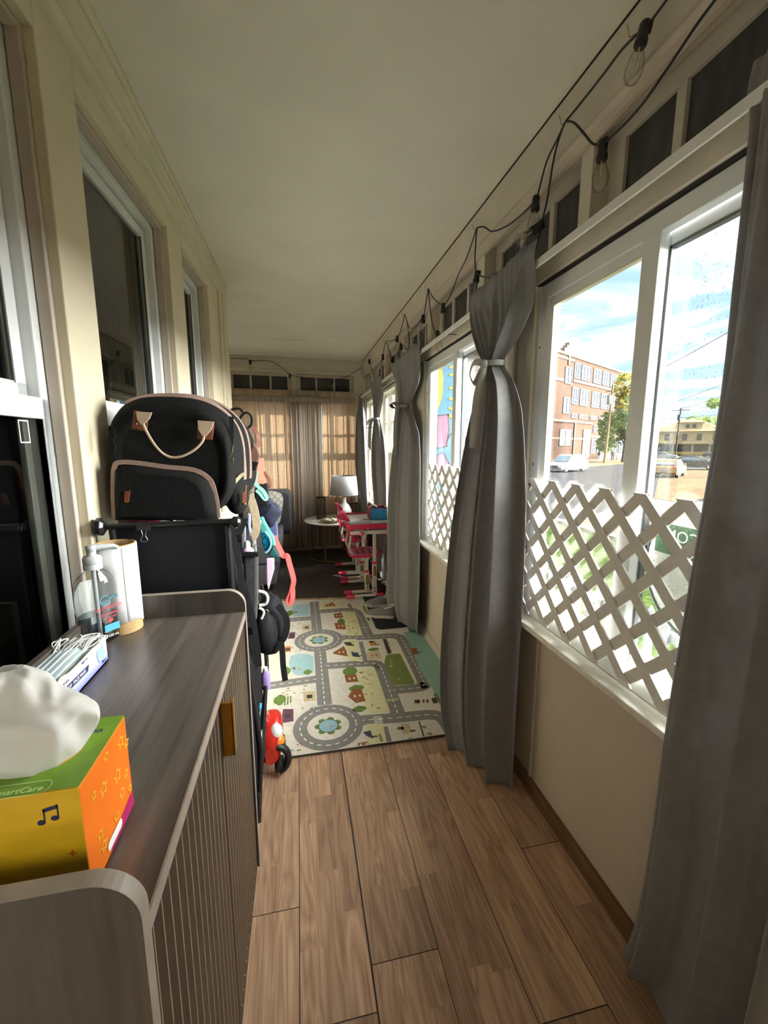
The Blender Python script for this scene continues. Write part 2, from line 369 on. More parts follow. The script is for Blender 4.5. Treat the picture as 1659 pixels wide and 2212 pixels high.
# transom lights
posts = [(-.28, -.22), (.47, .53), (1.213, 1.268), (1.945, 2.02), (2.74, 2.82), (3.46, 3.54), (4.20, 4.27), (4.93, 5.0)]
b = B()
for y0, y1 in posts: b.box(XR, .955, y0, y1, 2.02, 2.27)
b.box(XR, .955, -1.4, -1.0, 2.02, 2.27); b.box(XR, .955, 5.5, 5.75, 2.02, 2.27)
b.build('trim_7', porch, kind='structure', bevel=.003)
edges = [-1.0]+[q for p_ in posts for q in p_]+[5.5]
tf = B(); tp = B()
for i in range(0, len(edges), 2):
    a, c = edges[i], edges[i+1]; n = 3; w = (c-a-.05)/n
    tf.box(.925, .953, a, c, 2.225, 2.27); tf.box(.925, .953, a, c, 2.02, 2.045)
    for k in range(n+1):
        yk = a+.025+w*k; hw = .014 if 0 < k < n else .034
        tf.box(.9255, .9525, max(a, yk-hw), min(c, yk+hw), 2.045, 2.225)
    for k in range(n):
        tp.box(.938, .942, a+.025+w*k+.005, a+.025+w*(k+1)-.005, 2.03, 2.24)
f = tf.build('window_8', porch, kind='structure', bevel=.002); tp.build('pane', film, f)
b = B(); b.box(.850, 1.0, -1.4, 5.75, 2.272, zc); b.build('trim_8', porch, kind='structure', bevel=.004)
b = B(); b.rings([[(x, y, z) for x, z in ((.850, 2.285), (.842, 2.28), (.840, 2.266), (.852, 2.256), (.858, 2.240), (.868, 2.236), (.875, 2.236), (.875, 2.285))] for y in (-1.4, 5.6)], smooth=False)
b.build('trim_9', shade_trim, kind='structure')
# sill, apron and skirting
b = B(); b.box(XR-.052, XR+.09, -1.4, 5.6, ZS-.022, ZS); b.build('sill', sillm, kind='structure', bevel=.004)
b = B(); b.box(XR-.012, XR, -1.4, 5.6, ZS-.04, ZS-.022); b.build('trim_10', panelw, kind='structure', bevel=.003)
B().box(XR-.016, XR+.004, -1.4, 1.70, 0, .062).build('baseboard_right', brownbase, kind='structure', bevel=.003)
B().box(XR-.008, XR+.004, 1.70, 5.5, 0, .05).build('baseboard_far', panelw, kind='structure', bevel=.003)
# white vinyl sliders
def slider(name, a, c, split):
    z0, z1 = ZS+.002, 1.928
    fr = B(); w = .05
    for x0, x1, e in ((.872, .90, w), (.90, .935, .02)):
        fr.box(x0, x1, a, a+e, z0, z1); fr.box(x0, x1, c-e, c, z0, z1); fr.box(x0, x1, a+e, c-e, z1-e, z1); fr.box(x0, x1, a+e, c-e, z0, z0+e)
    f = fr.build(name, vinyl, kind='structure', bevel=.003)
    for nm, x0, x1, y0, y1, g in (('inner_sash', .878, .903, split-.022, c-.035, GL), ('outer_sash', .908, .932, a+.035, split+.022, GLD)):
        s = B(); e = .042; zb, zt = z0+.035, z1-.035
        s.box(x0, x1, y0, y0+e, zb, zt); s.box(x0, x1, y1-e, y1, zb, zt); s.box(x0, x1, y0+e, y1-e, zt-e, zt); s.box(x0, x1, y0+e, y1-e, zb, zb+e)
        q = s.build(nm, vinyl, f, bevel=.003)
        B().box((x0+x1)/2-.002, (x0+x1)/2+.002, y0+e-.004, y1-e+.004, zb+e-.004, zt-e+.004).build('pane', g, q)
        gk = B(); xm = (x0+x1)/2
        gk.box(x0-.001, xm+.004, y0+e, y0+e+.006, zb+e, zt-e); gk.box(x0-.001, xm+.004, y1-e-.006, y1-e, zb+e, zt-e); gk.box(x0-.001, xm+.004, y0+e, y1-e, zt-e-.006, zt-e)
        gk.build('gasket', vinyl2 if nm == 'inner_sash' else pewter, q)
    bk = B(); bk.box(.868, .8735, split-.03, split+.024, z0+.04, z1-.045); bk.build('meeting_stile', vinyl, f, bevel=.002)
    for zz in (.95, 1.30, 1.72): B().sphere((.8705, c-.018, zz), (.002, .004, .004), 8, 4).build('screw', pewter, f)
slider('window_added', -1.2, -.66, -.93); slider('window_1', .37, 1.46, .966); slider('window_2', 1.66, 2.83, 2.285)  # first slider is an unseen window added to light the near end
def old_hung(name, a, c, fn, zt=1.93, zb=ZS, meet=1.32, cols=2):
    """old double hung window; fn maps (across, depth, z) to the world"""
    def bx(b, d0, d1, y0, y1, p0, p1): b.add([fn(y, d, z) for d in (d0, d1) for y in (y0, y1) for z in (p0, p1)], [(0, 1, 3, 2), (4, 6, 7, 5), (0, 4, 5, 1), (2, 3, 7, 6), (0, 2, 6, 4), (1, 5, 7, 3)])
    fr = B(); w = .035
    bx(fr, 0, .085, a, a+w, zb, zt); bx(fr, 0, .085, c-w, c, zb, zt); bx(fr, 0, .085, a+w, c-w, zt-w, zt); bx(fr, 0, .085, a+w, c-w, zb, zb+.03)
    f = fr.build(name, vinyl2, kind='structure', bevel=.003)
    for nm, d0, d1, p0, p1 in (('upper_sash', .050, .078, meet-.02, zt-w), ('lower_sash', .02, .05, zb+.03, meet+.02)):
        s = B(); e = .04
        bx(s, d0, d1, a+w, a+w+e, p0, p1); bx(s, d0, d1, c-w-e, c-w, p0, p1); bx(s, d0, d1, a+w+e, c-w-e, p1-e, p1); bx(s, d0, d1, a+w+e, c-w-e, p0, p0+e)
        if nm == 'upper_sash':
            for k in range(1, cols): ym = a+(c-a)*k/cols; bx(s, d0, d1, ym-.010, ym+.010, p0+e, p1-e)
            bx(s, d0, d1, a+w+e, c-w-e, (p0+p1)/2-.009, (p0+p1)/2+.009)
        q = s.build(nm, vinyl2, f, bevel=.003)
        g = B(); bx(g, (d0+d1)/2-.002, (d0+d1)/2+.002, a+w+e-.004, c-w-e+.004, p0+e-.004, p1-e+.004); g.build('pane', GL, q)
    return f
rw = lambda y, d, z: (XR+d, y, z)
old_hung('window_3', 3.72, 4.50, rw); old_hung('window_9', 4.66, 5.38, rw)
# ================================================================= FAR WALL
def far(b): b.v = [(x, y+yf(x), z) for x, y, z in b.v]; return b
FW = [(-1.52, -.86), (-.74, -.10), (.04, .70)]
b = B(); b.box(-1.7, .97, 0, .10, 0, .70); xs = [-1.7]
for o_ in FW: xs += list(o_)
xs.append(.97)
for i in range(0, len(xs), 2): b.box(xs[i], xs[i+1], 0, .12, .70, 1.96)
b.box(-1.7, .97, -.01, .12, 1.96, 2.04)
far(b).build('wall_far', porch, kind='structure', bevel=.003)
b = B(); b.box(-1.7, .97, -.02, .12, 2.32, zc); b.box(-1.7, .97, -.028, .0, 2.30, 2.325); b.box(-1.7, .97, 0, .12, 2.255, 2.32)
far(b).build('trim_11', porch, kind='structure', bevel=.004)
b = B()
for x0, x1 in ((-1.7, -.80), (-.055, .008), (.735, .97)): b.box(x0, x1, 0, .12, 2.04, 2.26)
far(b).build('trim_12', porch, kind='structure', bevel=.003)
tf = B(); tp = B()
for a, c in ((-.80, -.055), (.008, .735)):
    tf.box(a, c, .06, .10, 2.225, 2.26); tf.box(a, c, .06, .10, 2.04, 2.055); w = (c-a-.04)/3
    for k in range(4): xk = a+.02+w*k; hw = .012 if 0 < k < 3 else .03; tf.box(max(a, xk-hw), min(c, xk+hw), .061, .099, 2.055, 2.225)
    tp.box(a+.01, c-.01, .078, .082, 2.04, 2.24)
f = far(tf).build('window_10', porch, kind='structure'); far(tp).build('pane', film, f)
fw_ = lambda x, d, z: (x, yf(x)+d, z)
old_hung('window_11', *FW[1], fw_, zt=1.955, zb=.73, meet=1.34, cols=3); old_hung('window_12', *FW[2], fw_, zt=1.955, zb=.73, meet=1.34, cols=3)
old_hung('window_13', *FW[0], fw_, zt=1.955, zb=.73, meet=1.34, cols=3)
b = B(); b.box(-1.6, .86, -.012, 0, 0, .07); far(b).build('baseboard_end', porch, kind='structure', bevel=.003)

# ================================================================= CURTAINS ON THE STREET SIDE
cloth = mat('grey_curtain_cloth', (.25, .244, .252), .85, var=.05, scale=40, bump=.04, bscale=500, trans=.20, sheen=.1)
cloth2 = mat('pale_lining_cloth', (.50, .49, .48), .85, var=.05, scale=40, trans=.15)
rodm = mat('white_rod', (.74, .74, .75), .35, var=.02)
def interp(rows, z):
    rows = sorted(rows)
    if z <= rows[0][0]: return rows[0][1:]
    for i in range(len(rows)-1):
        a, b = rows[i], rows[i+1]
        if z <= b[0]:
            t = (z-a[0])/(b[0]-a[0]); p, q = rows[max(i-1, 0)], rows[min(i+2, len(rows)-1)]
            o = []
            for k in range(1, len(a)):
                m0 = (b[k]-p[k])/(b[0]-p[0])*(b[0]-a[0]) if b[0] > p[0] else 0; m1 = (q[k]-a[k])/(q[0]-a[0])*(b[0]-a[0]) if q[0] > a[0] else 0
                o.append((2*t**3-3*t*t+1)*a[k]+(t**3-2*t*t+t)*m0+(-2*t**3+3*t*t)*b[k]+(t**3-t*t)*m1)
            return o
    return rows[-1][1:]
def drape(name, label, rows, nf, m, seed, group=None, nu=150, nv=110, skew=0, map_=None, cat='curtain', lining=None):
    """rows: (z, y_far, x_far, y_near, x_near, fold depth)"""
    rd = random.Random(seed); ph = [rd.uniform(0, 6.28) for _ in range(4)]
    z0, z1 = min(r[0] for r in rows), max(r[0] for r in rows)
    def fn(u, v):
        z = z0+(z1-z0)*v; ya, xa, yb, xb, am = interp(rows, z)
        w = u+.035*math.sin(2*PI*u*2+ph[0])+.02*math.sin(2*PI*u*5+ph[1]+v*1.2)
        f = math.sin(2*PI*nf*w+ph[2]+skew*v); f = (abs(f)**.75)*(1 if f > 0 else -1)
        x = xa+(xb-xa)*u+am*(f*(.8+.35*math.sin(2*PI*u*1.3+ph[3]))+.35*math.sin(2*PI*nf*2.3*w+ph[1]))
        x += min(am, .02)*.30*math.sin(2*PI*nf*4.3*(u+.02*math.sin(9*u))+ph[3])*max(0, min(1, (z-1.45)/.2)) if z1 > 1.9 and not map_ else 0
        y = ya+(yb-ya)*u+am*.35*math.cos(2*PI*nf*w+ph[2]+.5)
        return map_(x, y, z) if map_ else (x, y, z)
    b = B(); b.grid(fn, nu, nv)
    o = b.build(name, [m], solid=.0022, fix=False)
    return tag(o, label, cat, group)
def bow(root, c, ry, rx, m, loop, tail, w=.022):
    b = B(); pts = [(c[0]+rx*math.cos(a), c[1]+ry*math.sin(a), c[2]+.006*math.sin(a)) for a in [2*PI*k/28 for k in range(29)]]
    b.tube(pts, 0, flat=(.02, .003, (0, 0, 1), 1)); b.build('tie_band', m, root)
    k = B(); kc = (c[0]-rx-.006, c[1]-.012, c[2]-.004); k.sphere(kc, (.013, .015, .016), 12, 8); k.build('knot', m, root)
    if loop:
        l = B(); P = [kc]+[(kc[0]+dx, kc[1]+dy, kc[2]+dz) for dx, dy, dz in loop]+[kc]
        l.tube(smooth_path(P, 6), 0, flat=(.030, .003, (.8, -.5, .1), 1)); l.build('bow_loop', m, root, solid=.002)
    if tail:
        t = B(); P = smooth_path([kc]+[(kc[0]+dx, kc[1]+dy, kc[2]+dz) for dx, dy, dz in tail], 6); n = len(P)
        L_, Rr = [], []
        for i, p in enumerate(P):
            s_ = i/(n-1); hw = w*(.35+.65*min(1, s_*2.5)); drop = -hw*1.2 if i == n-1 else 0
            L_.append((p.x-.75*hw, p.y+.55*hw, p.z-(0 if i < n-1 else -.02))); Rr.append((p.x+.75*hw, p.y-.55*hw, p.z-(0 if i < n-1 else .015)))
        vs = L_+Rr; t.add(vs, [(i, i+1, n+i+1, n+i) for i in range(n-1)], 0, True); t.build('tie_tail', m, root, solid=.002)
GC = 'grey tie-back curtains on the street windows'
c0 = drape('window_curtain', 'untied charcoal grey curtain hanging open to the floor, closest to the viewer', [
    (2.03, .70, .805, .02, .77, .010), (1.985, .70, .80, .02, .77, .004), (1.93, .69, .80, .03, .765, .014), (1.5, .685, .80, .06, .735, .024), (1.1, .69, .785, .07, .72, .03), (.78, .692, .772, .07, .71, .032),
    (.44, .69, .765, .08, .70, .034), (.2, .725, .79, .08, .69, .034), (.008, .785, .83, .09, .685, .03)], 5, cloth, 3, None, nu=220)
c1 = drape('window_curtain', 'grey curtain gathered at mid height by a pale bow, beside the big lattice window', [
    (2.035, 1.865, .779, 1.355, .779, .008), (1.985, 1.86, .777, 1.355, .777, .003), (1.93, 1.84, .775, 1.362, .778, .012), (1.85, 1.77, .765, 1.385, .778, .020), (1.76, 1.705, .765, 1.47, .775, .022), (1.688, 1.658, .77, 1.552, .77, .016),
    (1.60, 1.675, .765, 1.475, .77, .022), (1.48, 1.71, .755, 1.42, .772, .032), (1.2, 1.78, .745, 1.385, .775, .040), (.9, 1.84, .735, 1.37, .775, .042), (.36, 1.83, .70, 1.355, .765, .042), (.12, 1.73, .67, 1.35, .765, .040), (.006, 1.60, .655, 1.345, .765, .034)], 2.6, cloth, 14, GC, nu=200)
bow(c1, (.772, 1.604, 1.69), .062, .036, cloth2, [(-.03, .035, .01), (-.035, .065, -.03), (-.02, .05, -.07), (-.006, .02, -.03)], [(-.012, .0, -.06), (-.02, .012, -.16), (-.022, .022, -.26), (-.020, .03, -.335)], .024)
c2 = drape('window_curtain', 'grey tied curtain whose hem rests on the black shoe mat', [
    (2.035, 3.50, .785, 2.69, .785, .010), (1.985, 3.49, .778, 2.69, .778, .003), (1.92, 3.46, .785, 2.71, .785, .014), (1.80, 3.37, .80, 2.79, .80, .02), (1.72, 3.28, .795, 2.93, .80, .02), (1.66, 3.21, .79, 3.06, .80, .018),
    (1.56, 3.27, .79, 2.88, .79, .022), (1.42, 3.36, .785, 2.77, .79, .032), (.95, 3.42, .755, 2.70, .775, .040), (.4, 3.36, .73, 2.68, .775, .040), (.15, 3.25, .70, 2.70, .775, .036), (.026, 3.14, .70, 2.73, .79, .024)], 3.2, cloth, 9, GC, nu=160)
bow(c2, (.793, 3.135, 1.662), .085, .036, cloth, [(-.02, .06, .03), (-.03, .14, .03), (-.02, .11, 0), (-.006, .04, -.01)], [(-.012, .01, -.06), (-.02, .01, -.2), (-.02, .0, -.38)], .024)
c3 = drape('window_curtain', 'grey tied curtain behind the blue fabric bin on the desk', [
    (2.02, 4.53, .785, 3.96, .785, .008), (1.975, 4.53, .778, 3.96, .778, .003), (1.85, 4.50, .80, 4.0, .80, .016), (1.72, 4.42, .795, 4.12, .80, .02), (1.64, 4.36, .79, 4.2, .80, .018),
    (1.55, 4.40, .785, 4.06, .79, .02), (1.4, 4.46, .78, 3.96, .79, .026), (1.1, 4.5, .78, 3.88, .79, .024), (.6, 4.42, .80, 3.86, .80, .012), (.03, 4.3, .80, 3.9, .80, .012)], 4, cloth, 8, GC, nu=120)
bow(c3, (.793, 4.28, 1.64), .09, .036, cloth2, [(-.02, .08, -.01), (-.03, .13, -.06), (-.02, .08, -.09), (-.006, .03, -.03)], [(-.012, .06, -.06), (-.02, .08, -.2), (-.02, .08, -.3)], .02)
c4 = drape('window_curtain', 'untied dark grey curtain hanging in the far corner behind the lamp', [
    (2.0, 5.46, .79, 5.28, .80, .006), (1.95, 5.46, .79, 5.27, .80, .004), (1.7, 5.46, .77, 5.1, .80, .02), (1.2, 5.47, .76, 4.92, .79, .026), (.6, 5.47, .79, 4.86, .80, .02), (.03, 5.46, .79, 4.86, .80, .018)], 4, cloth, 21, None, nu=110)
for (ya, yb, lab) in ((.02, 1.80, 'flat white curtain rod across the big lattice window'), (1.88, 3.44, 'flat white curtain rod across the smaller lattice window'), (3.54, 5.44, 'flat white curtain rod above the blue fabric bin')):
    t = thing('curtain_rod', lab, 'curtain rod', (.80, ya, 1.968), 'white curtain rods on the street side')
    B().box(.793, .8, ya, yb, 1.952, 1.978).build('rail', rodm, t, bevel=.002)
    for yy in (ya+.01, yb-.01): B().box(.798, .86, yy-.006, yy+.006, 1.956, 1.972).build('bracket', rodm, t)
# ================================================================= LATTICE PANELS
lat_m = mat('white_plastic_lattice', (.60, .575, .53), .5, var=.03, scale=30)
def clip(poly, ax, val, keep_less):
    out = []; n = len(poly)
    for i in range(n):
        p, q = poly[i], poly[(i+1) % n]; ip = (p[ax] <= val) == keep_less; iq = (q[ax] <= val) == keep_less
        if ip: out.append(p)
        if ip != iq:
            t = (val-p[ax])/(q[ax]-p[ax]); out.append((p[0]+(q[0]-p[0])*t, p[1]+(q[1]-p[1])*t))
    return out
def lattice(label, ytip, y0, y1):
    P_, zn, zb, w = .1265, 1.246, .732, .0305; b = B(); t = 0
    for d, x in ((1, .8485), (-1, .8435)):
        for k in range(-14, 15):
            yc = ytip+P_*k; L_ = .9; n_ = (w/2/math.sqrt(2)); ex = (d*L_, -L_)
            a = (yc-d*.3, zn+.3); c = (yc+d*L_, zn-L_); o = (n_, d*n_)
            pl = [(a[0]+o[0], a[1]+o[1]), (c[0]+o[0], c[1]+o[1]), (c[0]-o[0], c[1]-o[1]), (a[0]-o[0], a[1]-o[1])]
            for ax, val, kl in ((1, zn+.004, True), (1, zb, False), (0, y0, False), (0, y1, True)):
                if len(pl) > 2: pl = clip(pl, ax, val, kl)
            if len(pl) > 2: b.prism([(x, p[0], p[1]) for p in pl], (.0055, 0, 0))
    o = b.build('lattice_panel', lat_m); tag(o, label, 'lattice')
    for yy, zz in ((y1-.02, zb+.03), (y0+.3, zb+.03), (y0+.75, zb+.03), (y1-.012, zn-.02), (y1-.012, zn-.26)): B().sphere((.8425, yy, zz), (.002, .005, .005), 8, 5).build('screw', black, o)
lattice('white diamond lattice panel across the lower half of the big street window', 1.149, .40, 1.425)
lattice('white diamond lattice panel on the second window, glimpsed between two tied curtains', 2.65, 1.70, 2.655)
# ================================================================= STRING LIGHTS
wire_m = mat('black_rubber_cable', (.012, .012, .013), .5, var=0)
bulb_m = glass('clear_bulb_glass', tint=(.97, .97, .95), gloss=.12, edge=.5)
fil_m = mat('filament_support', (.55, .50, .38), .4, var=0)
hook_m = mat('brass_cup_hook', (.45, .36, .18), .35, metal=.8, var=0)
SL = thing('string_lights', 'black cable of unlit clear bulbs looped along the street wall and far wall', 'string lights', (.83, 1.3, 2.34))
runs = [[(0.822,0.91,2.335),(0.822,0.933,2.333),(0.822,0.966,2.329),(0.822,0.989,2.329),(0.822,1.021,2.337),(0.822,1.069,2.343),(0.822,1.134,2.338),(0.822,1.212,2.335),(0.822,1.288,2.335)],
 [(0.822,0.795,2.228),(0.822,0.809,2.225),(0.822,0.847,2.215),(0.822,0.918,2.186),(0.822,0.994,2.162),(0.822,1.083,2.16),(0.822,1.108,2.161),(0.822,1.153,2.191),(0.822,1.193,2.24),(0.822,1.245,2.302),(0.822,1.288,2.335)],
 [(0.822,1.288,2.335),(0.822,1.327,2.313),(0.822,1.384,2.279),(0.822,1.43,2.203),(0.822,1.458,2.196),(0.822,1.526,2.196),(0.822,1.63,2.209),(0.822,1.768,2.249),(0.822,1.858,2.308),(0.822,1.934,2.339)],
 [(0.822,1.288,2.335),(0.822,1.309,2.32),(0.822,1.34,2.268),(0.822,1.368,2.156),(0.822,1.392,2.107),(0.822,1.405,2.067),(0.822,1.432,2.026),(0.822,1.502,2.016),(0.822,1.576,2.017),(0.822,1.662,2.025),(0.822,1.806,2.084),(0.822,1.912,2.141),(0.822,1.943,2.212),(0.822,1.934,2.339)],
 [(0.822,1.934,2.339),(0.822,2.002,2.286),(0.822,2.067,2.249),(0.822,2.149,2.221),(0.822,2.264,2.157),(0.822,2.373,2.149),(0.822,2.534,2.229),(0.822,2.658,2.33)],
 [(0.822,2.658,2.33),(0.822,2.72,2.228),(0.822,2.76,2.197),(0.822,2.97,2.183),(0.822,3.109,2.219),(0.822,3.192,2.296),(0.822,3.249,2.348)],
 [(0.822,2.658,2.33),(0.822,2.624,2.234),(0.822,2.561,2.096),(0.822,2.461,2.021),(0.822,2.16,1.939)],
 [(0.822,3.249,2.348),(0.822,3.334,2.281),(0.822,3.457,2.235),(0.822,3.662,2.254),(0.822,3.933,2.309),(0.822,4.017,2.27),(0.822,4.083,2.217),(0.822,4.199,2.1),(0.822,4.452,2.04),(0.822,4.617,2.132),(0.822,4.792,2.259),(0.822,4.883,2.336)],
 [(0.822,3.249,2.348),(0.822,3.163,2.256),(0.822,3.105,2.113),(0.822,3.157,2.075),(0.822,3.361,2.153),(0.822,3.487,2.109),(0.822,3.678,2.113),(0.822,3.811,2.214),(0.822,3.933,2.309)]]
fwp = [(484,845),(486,822),(489,790),(493,777),(533,777),(541,781),(588,782),(626,809),(653,815),(690,820),(718,822),(749,813),(785,791),(797,776)]
runs.append([(x, yf(x)-.035, z) for x, y, z in [(-.856,5.5,2.018),(-.838,5.5,2.143),(-.813,5.5,2.316),(-.788,5.5,2.386),(-.574,5.5,2.394),(-.532,5.5,2.374),(-.276,5.5,2.379),(-.071,5.5,2.238),(0.081,5.5,2.209),(0.292,5.5,2.188),(0.454,5.5,2.181),(0.638,5.5,2.238),(0.853,5.5,2.37)]])
for r_ in runs:
    B().tube(smooth_path(r_, 5), .0032, 6).build('cable', wire_m, SL)
for p in [(0.84,1.316,2.356),(0.84,1.976,2.361),(0.84,2.716,2.351),(0.84,3.32,2.37),(0.84,4.019,2.329),(0.84,1.045,2.367)]:
    B().tube([(p[0]-.018, p[1], p[2]), (p[0]-.024, p[1], p[2]+.012), (p[0]-.014, p[1], p[2]-.012), (p[0], p[1], p[2]-.004), (.852, p[1], p[2])], .0016, 5).build('cup_hook', hook_m, SL)
def bulb(p, d, s=1.0):
    """socket and lamp hanging from p along d"""
    d = Vector(d).normalized(); q = d.to_track_quat('Z', 'Y').to_matrix().to_4x4(); M = Matrix.Translation(p) @ q
    def put(b, nm, m, par, **k):
        b.v = [tuple(M @ (Vector(v)*s)) for v in b.v]; return b.build(nm, m, par, **k)
    sk = put(B().lathe([(.004, -.012), (.010, -.010), (.0125, -.004), (.0125, .022), (.0145, .026), (.0145, .036), (.012, .040)], n=14).box(-.004, .004, -.016, -.008, -.01, .012), 'socket', wire_m, SL)
    gl = put(B().lathe([(.010, .038), (.0115, .046), (.0175, .064), (.0205, .082), (.019, .098), (.012, .110), (.003, .115)], n=16), 'bulb', bulb_m, sk)
    f = B(); f.tube([(0, 0, .04), (0, 0, .078)], .0022, 6)
    for k in range(4):
        a = k*PI/2; f.tube([(0, 0, .07), (.007*math.cos(a), .007*math.sin(a), .062), (.009*math.cos(a), .009*math.sin(a), .095), (0, 0, .098)], .0007, 4)
    put(f, 'filament', fil_m, sk)
dn = (0, 0, -1)
for p, d in zip([(0.822,0.992,2.332),(0.822,1.11,2.162),(0.822,1.436,2.199),(0.822,1.4,2.102),(0.822,1.912,2.141),(0.822,2.373,2.144),(0.822,2.759,2.194),(0.822,2.461,2.021),(0.822,3.489,2.243),(0.822,4.083,2.217),(0.822,4.452,2.036),(0.822,3.361,2.153),(0.822,3.678,2.117),(0.822,4.852,2.32)],
                ((-.15, .1, -1), dn, (-.1, -.1, -1), (-.75, .05, -.6), (-.1, .1, -1), dn, dn, (.1, -.2, -1), (0, .2, -1), dn, dn, (0, -.2, -1), dn, dn)): bulb(p, d)
for x, y, z in [(-.838,5.5,2.143),(-.532,5.5,2.374),(-.071,5.5,2.232),(0.454,5.5,2.181)]: bulb((x, yf(x)-.035, z), dn)
# ================================================================= FAR CURTAINS
lin_m = mat('beige_curtain_linen', (.74, .61, .48), .9, var=.10, scale=160, trans=.62, stretch=(1, 1, .25))
lin2_m = mat('greyer_curtain_linen', (.56, .48, .41), .9, var=.08, scale=160, trans=.40, stretch=(1, 1, .25))
def fmap(x, y, z): return (y, yf(y)-.075+(x-.8), z)
def fcurtain(label, xa, xb, nf, seed, m, full=1.0, cat='curtain'):
    rows = [(2.045, xa, .8, xb, .8, .016), (2.01, xa, .8, xb, .8, .012), (1.985, xa, .8, xb, .8, .002), (1.95, xa, .8, xb, .8, .010), (1.85, xa, .8, xb, .8, .008*full), (1.0, xa, .797, xb, .797, .009*full), (.045, xa, .795, xb, .795, .012*full)]
    return drape('linen_curtain', label, rows, nf, m, seed, 'beige linen curtains on the end wall', nu=int(26*nf), nv=60, map_=fmap, cat=cat)
fcurtain('backlit beige linen curtain behind the dark sofa and black bag', -.87, -.095, 9, 31, lin_m)
fcurtain('narrower greyer linen curtain bunched between its two neighbours, behind the tall lantern', -.095, .305, 5, 33, lin2_m, 1.8)
fcurtain('backlit beige linen curtain behind the white lamp shade', .31, .735, 6, 35, lin_m)
t = thing('curtain_rod', 'thin rod hidden in the ruffled top of the linen curtains', 'curtain rod', (0, yf(0)-.075, 1.985))
B().tube([(-.90, yf(-.9)-.045, 1.985), (.77, yf(.77)-.045, 1.985)], .005, 8).build('rail', rodm, t)
for x in (-.89, .765): B().box(x-.006, x+.006, yf(x)-.05, yf(x), 1.975, 1.995).build('bracket', rodm, t)
vb = B(); vb.grid(lambda u, v: fmap(.775+.012*math.sin(u*150)*(.4+.6*(1-v))+.004*math.sin(u*61), -.87+1.605*u, 1.895+.075*v), 300, 3)
o = vb.build('curtain_valance', lin2_m, solid=.002, fix=False); tag(o, 'short gathered valance strip along the top of the linen curtains', 'valance')

# ================================================================= SIDEBOARD
cab_top = wood('grey_oak_top', lin(62, 56, 51), lin(98, 89, 82), 70, 3.0, .32, 4, mottle=.55)
cab_side = wood('grey_oak_side', lin(50, 45, 41), lin(76, 69, 63), 70, 3.0, .38, 4, vertical=True, mottle=.55)
cab_edge = mat('grey_oak_edge', lin(140, 128, 118), .4, var=.08, scale=30)
cab_door = mat('dark_brown_door', lin(40, 33, 28), .4, var=.10, scale=30, stretch=(4, 4, .3))
gold = mat('brushed_gold', lin(176, 124, 48), .35, metal=.85, var=.05, scale=30)
gold_line = mat('gold_inlay', lin(176, 150, 116), .45, metal=.3, var=.05)
X0, X1, Y0, Y1, ZT = -.487, -.155, .35, 1.13, .930
cab = thing('sideboard', 'grey oak sideboard with dark gold-lined doors, a tissue box standing on it', 'cabinet', ((X0+X1)/2, (Y0+Y1)/2, 0))
def side_panel(y0, y1):
    r = .045; xf = X1+.004; p = [(X0, .13), (xf, .13)]+[(xf-r+r*math.cos(R(a)), ZT+.062-r+r*math.sin(R(a))) for a in range(0, 91, 10)]+[(X0, ZT+.062)]
    b = B(); n = len(p); o = len(b.v)
    b.prism([(x, y0, z) for x, z in p], (0, y1-y0, 0), 0)
    for i in range(2, 2+n): b.mi[i] = 1
    return b.build('side_panel', [cab_side, cab_edge], cab, bevel=.0015)
side_panel(Y0, Y0+.018); side_panel(Y1-.018, Y1)
B().box(X0, X1, Y0+.018, Y1-.018, ZT-.02, ZT).build('worktop', [cab_top], cab)
B().box(X1, X1+.0025, Y0+.018, Y1-.018, ZT-.02, ZT+.0005).build('edge_band', cab_edge, cab)
B().box(X0, X0+.014, Y0+.018, Y1-.018, ZT, ZT+.055).build('back_lip', cab_side, cab, bevel=.001)
B().box(X0+.005, X1-.022, Y0+.018, Y1-.018, .13, ZT-.02).build('carcass', cab_door, cab)
for (ya, yb) in ((Y0+.021, .738), (.743, Y1-.021)):
    d = B().box(X1-.020, X1-.002, ya, yb, .135, ZT-.024).build('door', cab_door, cab, bevel=.001)
    g = B(); n = 14
    for k in range(n):
        yy = ya+(yb-ya)*(k+.5)/n; g.box(X1-.003, X1-.0014, yy-.0008, yy+.0008, .205, ZT-.024)
        g.prism([(X1-.003, yy-.001, .196), (X1-.003, yy+.001, .196), (X1-.003, yy+.027, .150), (X1-.003, yy+.025, .150)], (.0018, 0, 0)) if yy+.03 < yb else None
    g.build('gold_inlay', gold_line, d)
    if ya > .7:
        h = B(); h.box(X1-.002, X1+.020, .751, .757, .788, .898); h.box(X1+.016, X1+.020, .751, .775, .788, .898); h.build('handle', gold, d, bevel=.0015)
for x in (X0+.04, X1-.035):
    for y in (Y0+.05, Y1-.045):
        b = B(); b.rings([[(x+sx*w, y+sy*w, z) for sx, sy in ((-1, -1), (1, -1), (1, 1), (-1, 1))] for z, w in ((0, .014), (.13, .022))], smooth=False); b.build('leg', black, cab, bevel=.002)
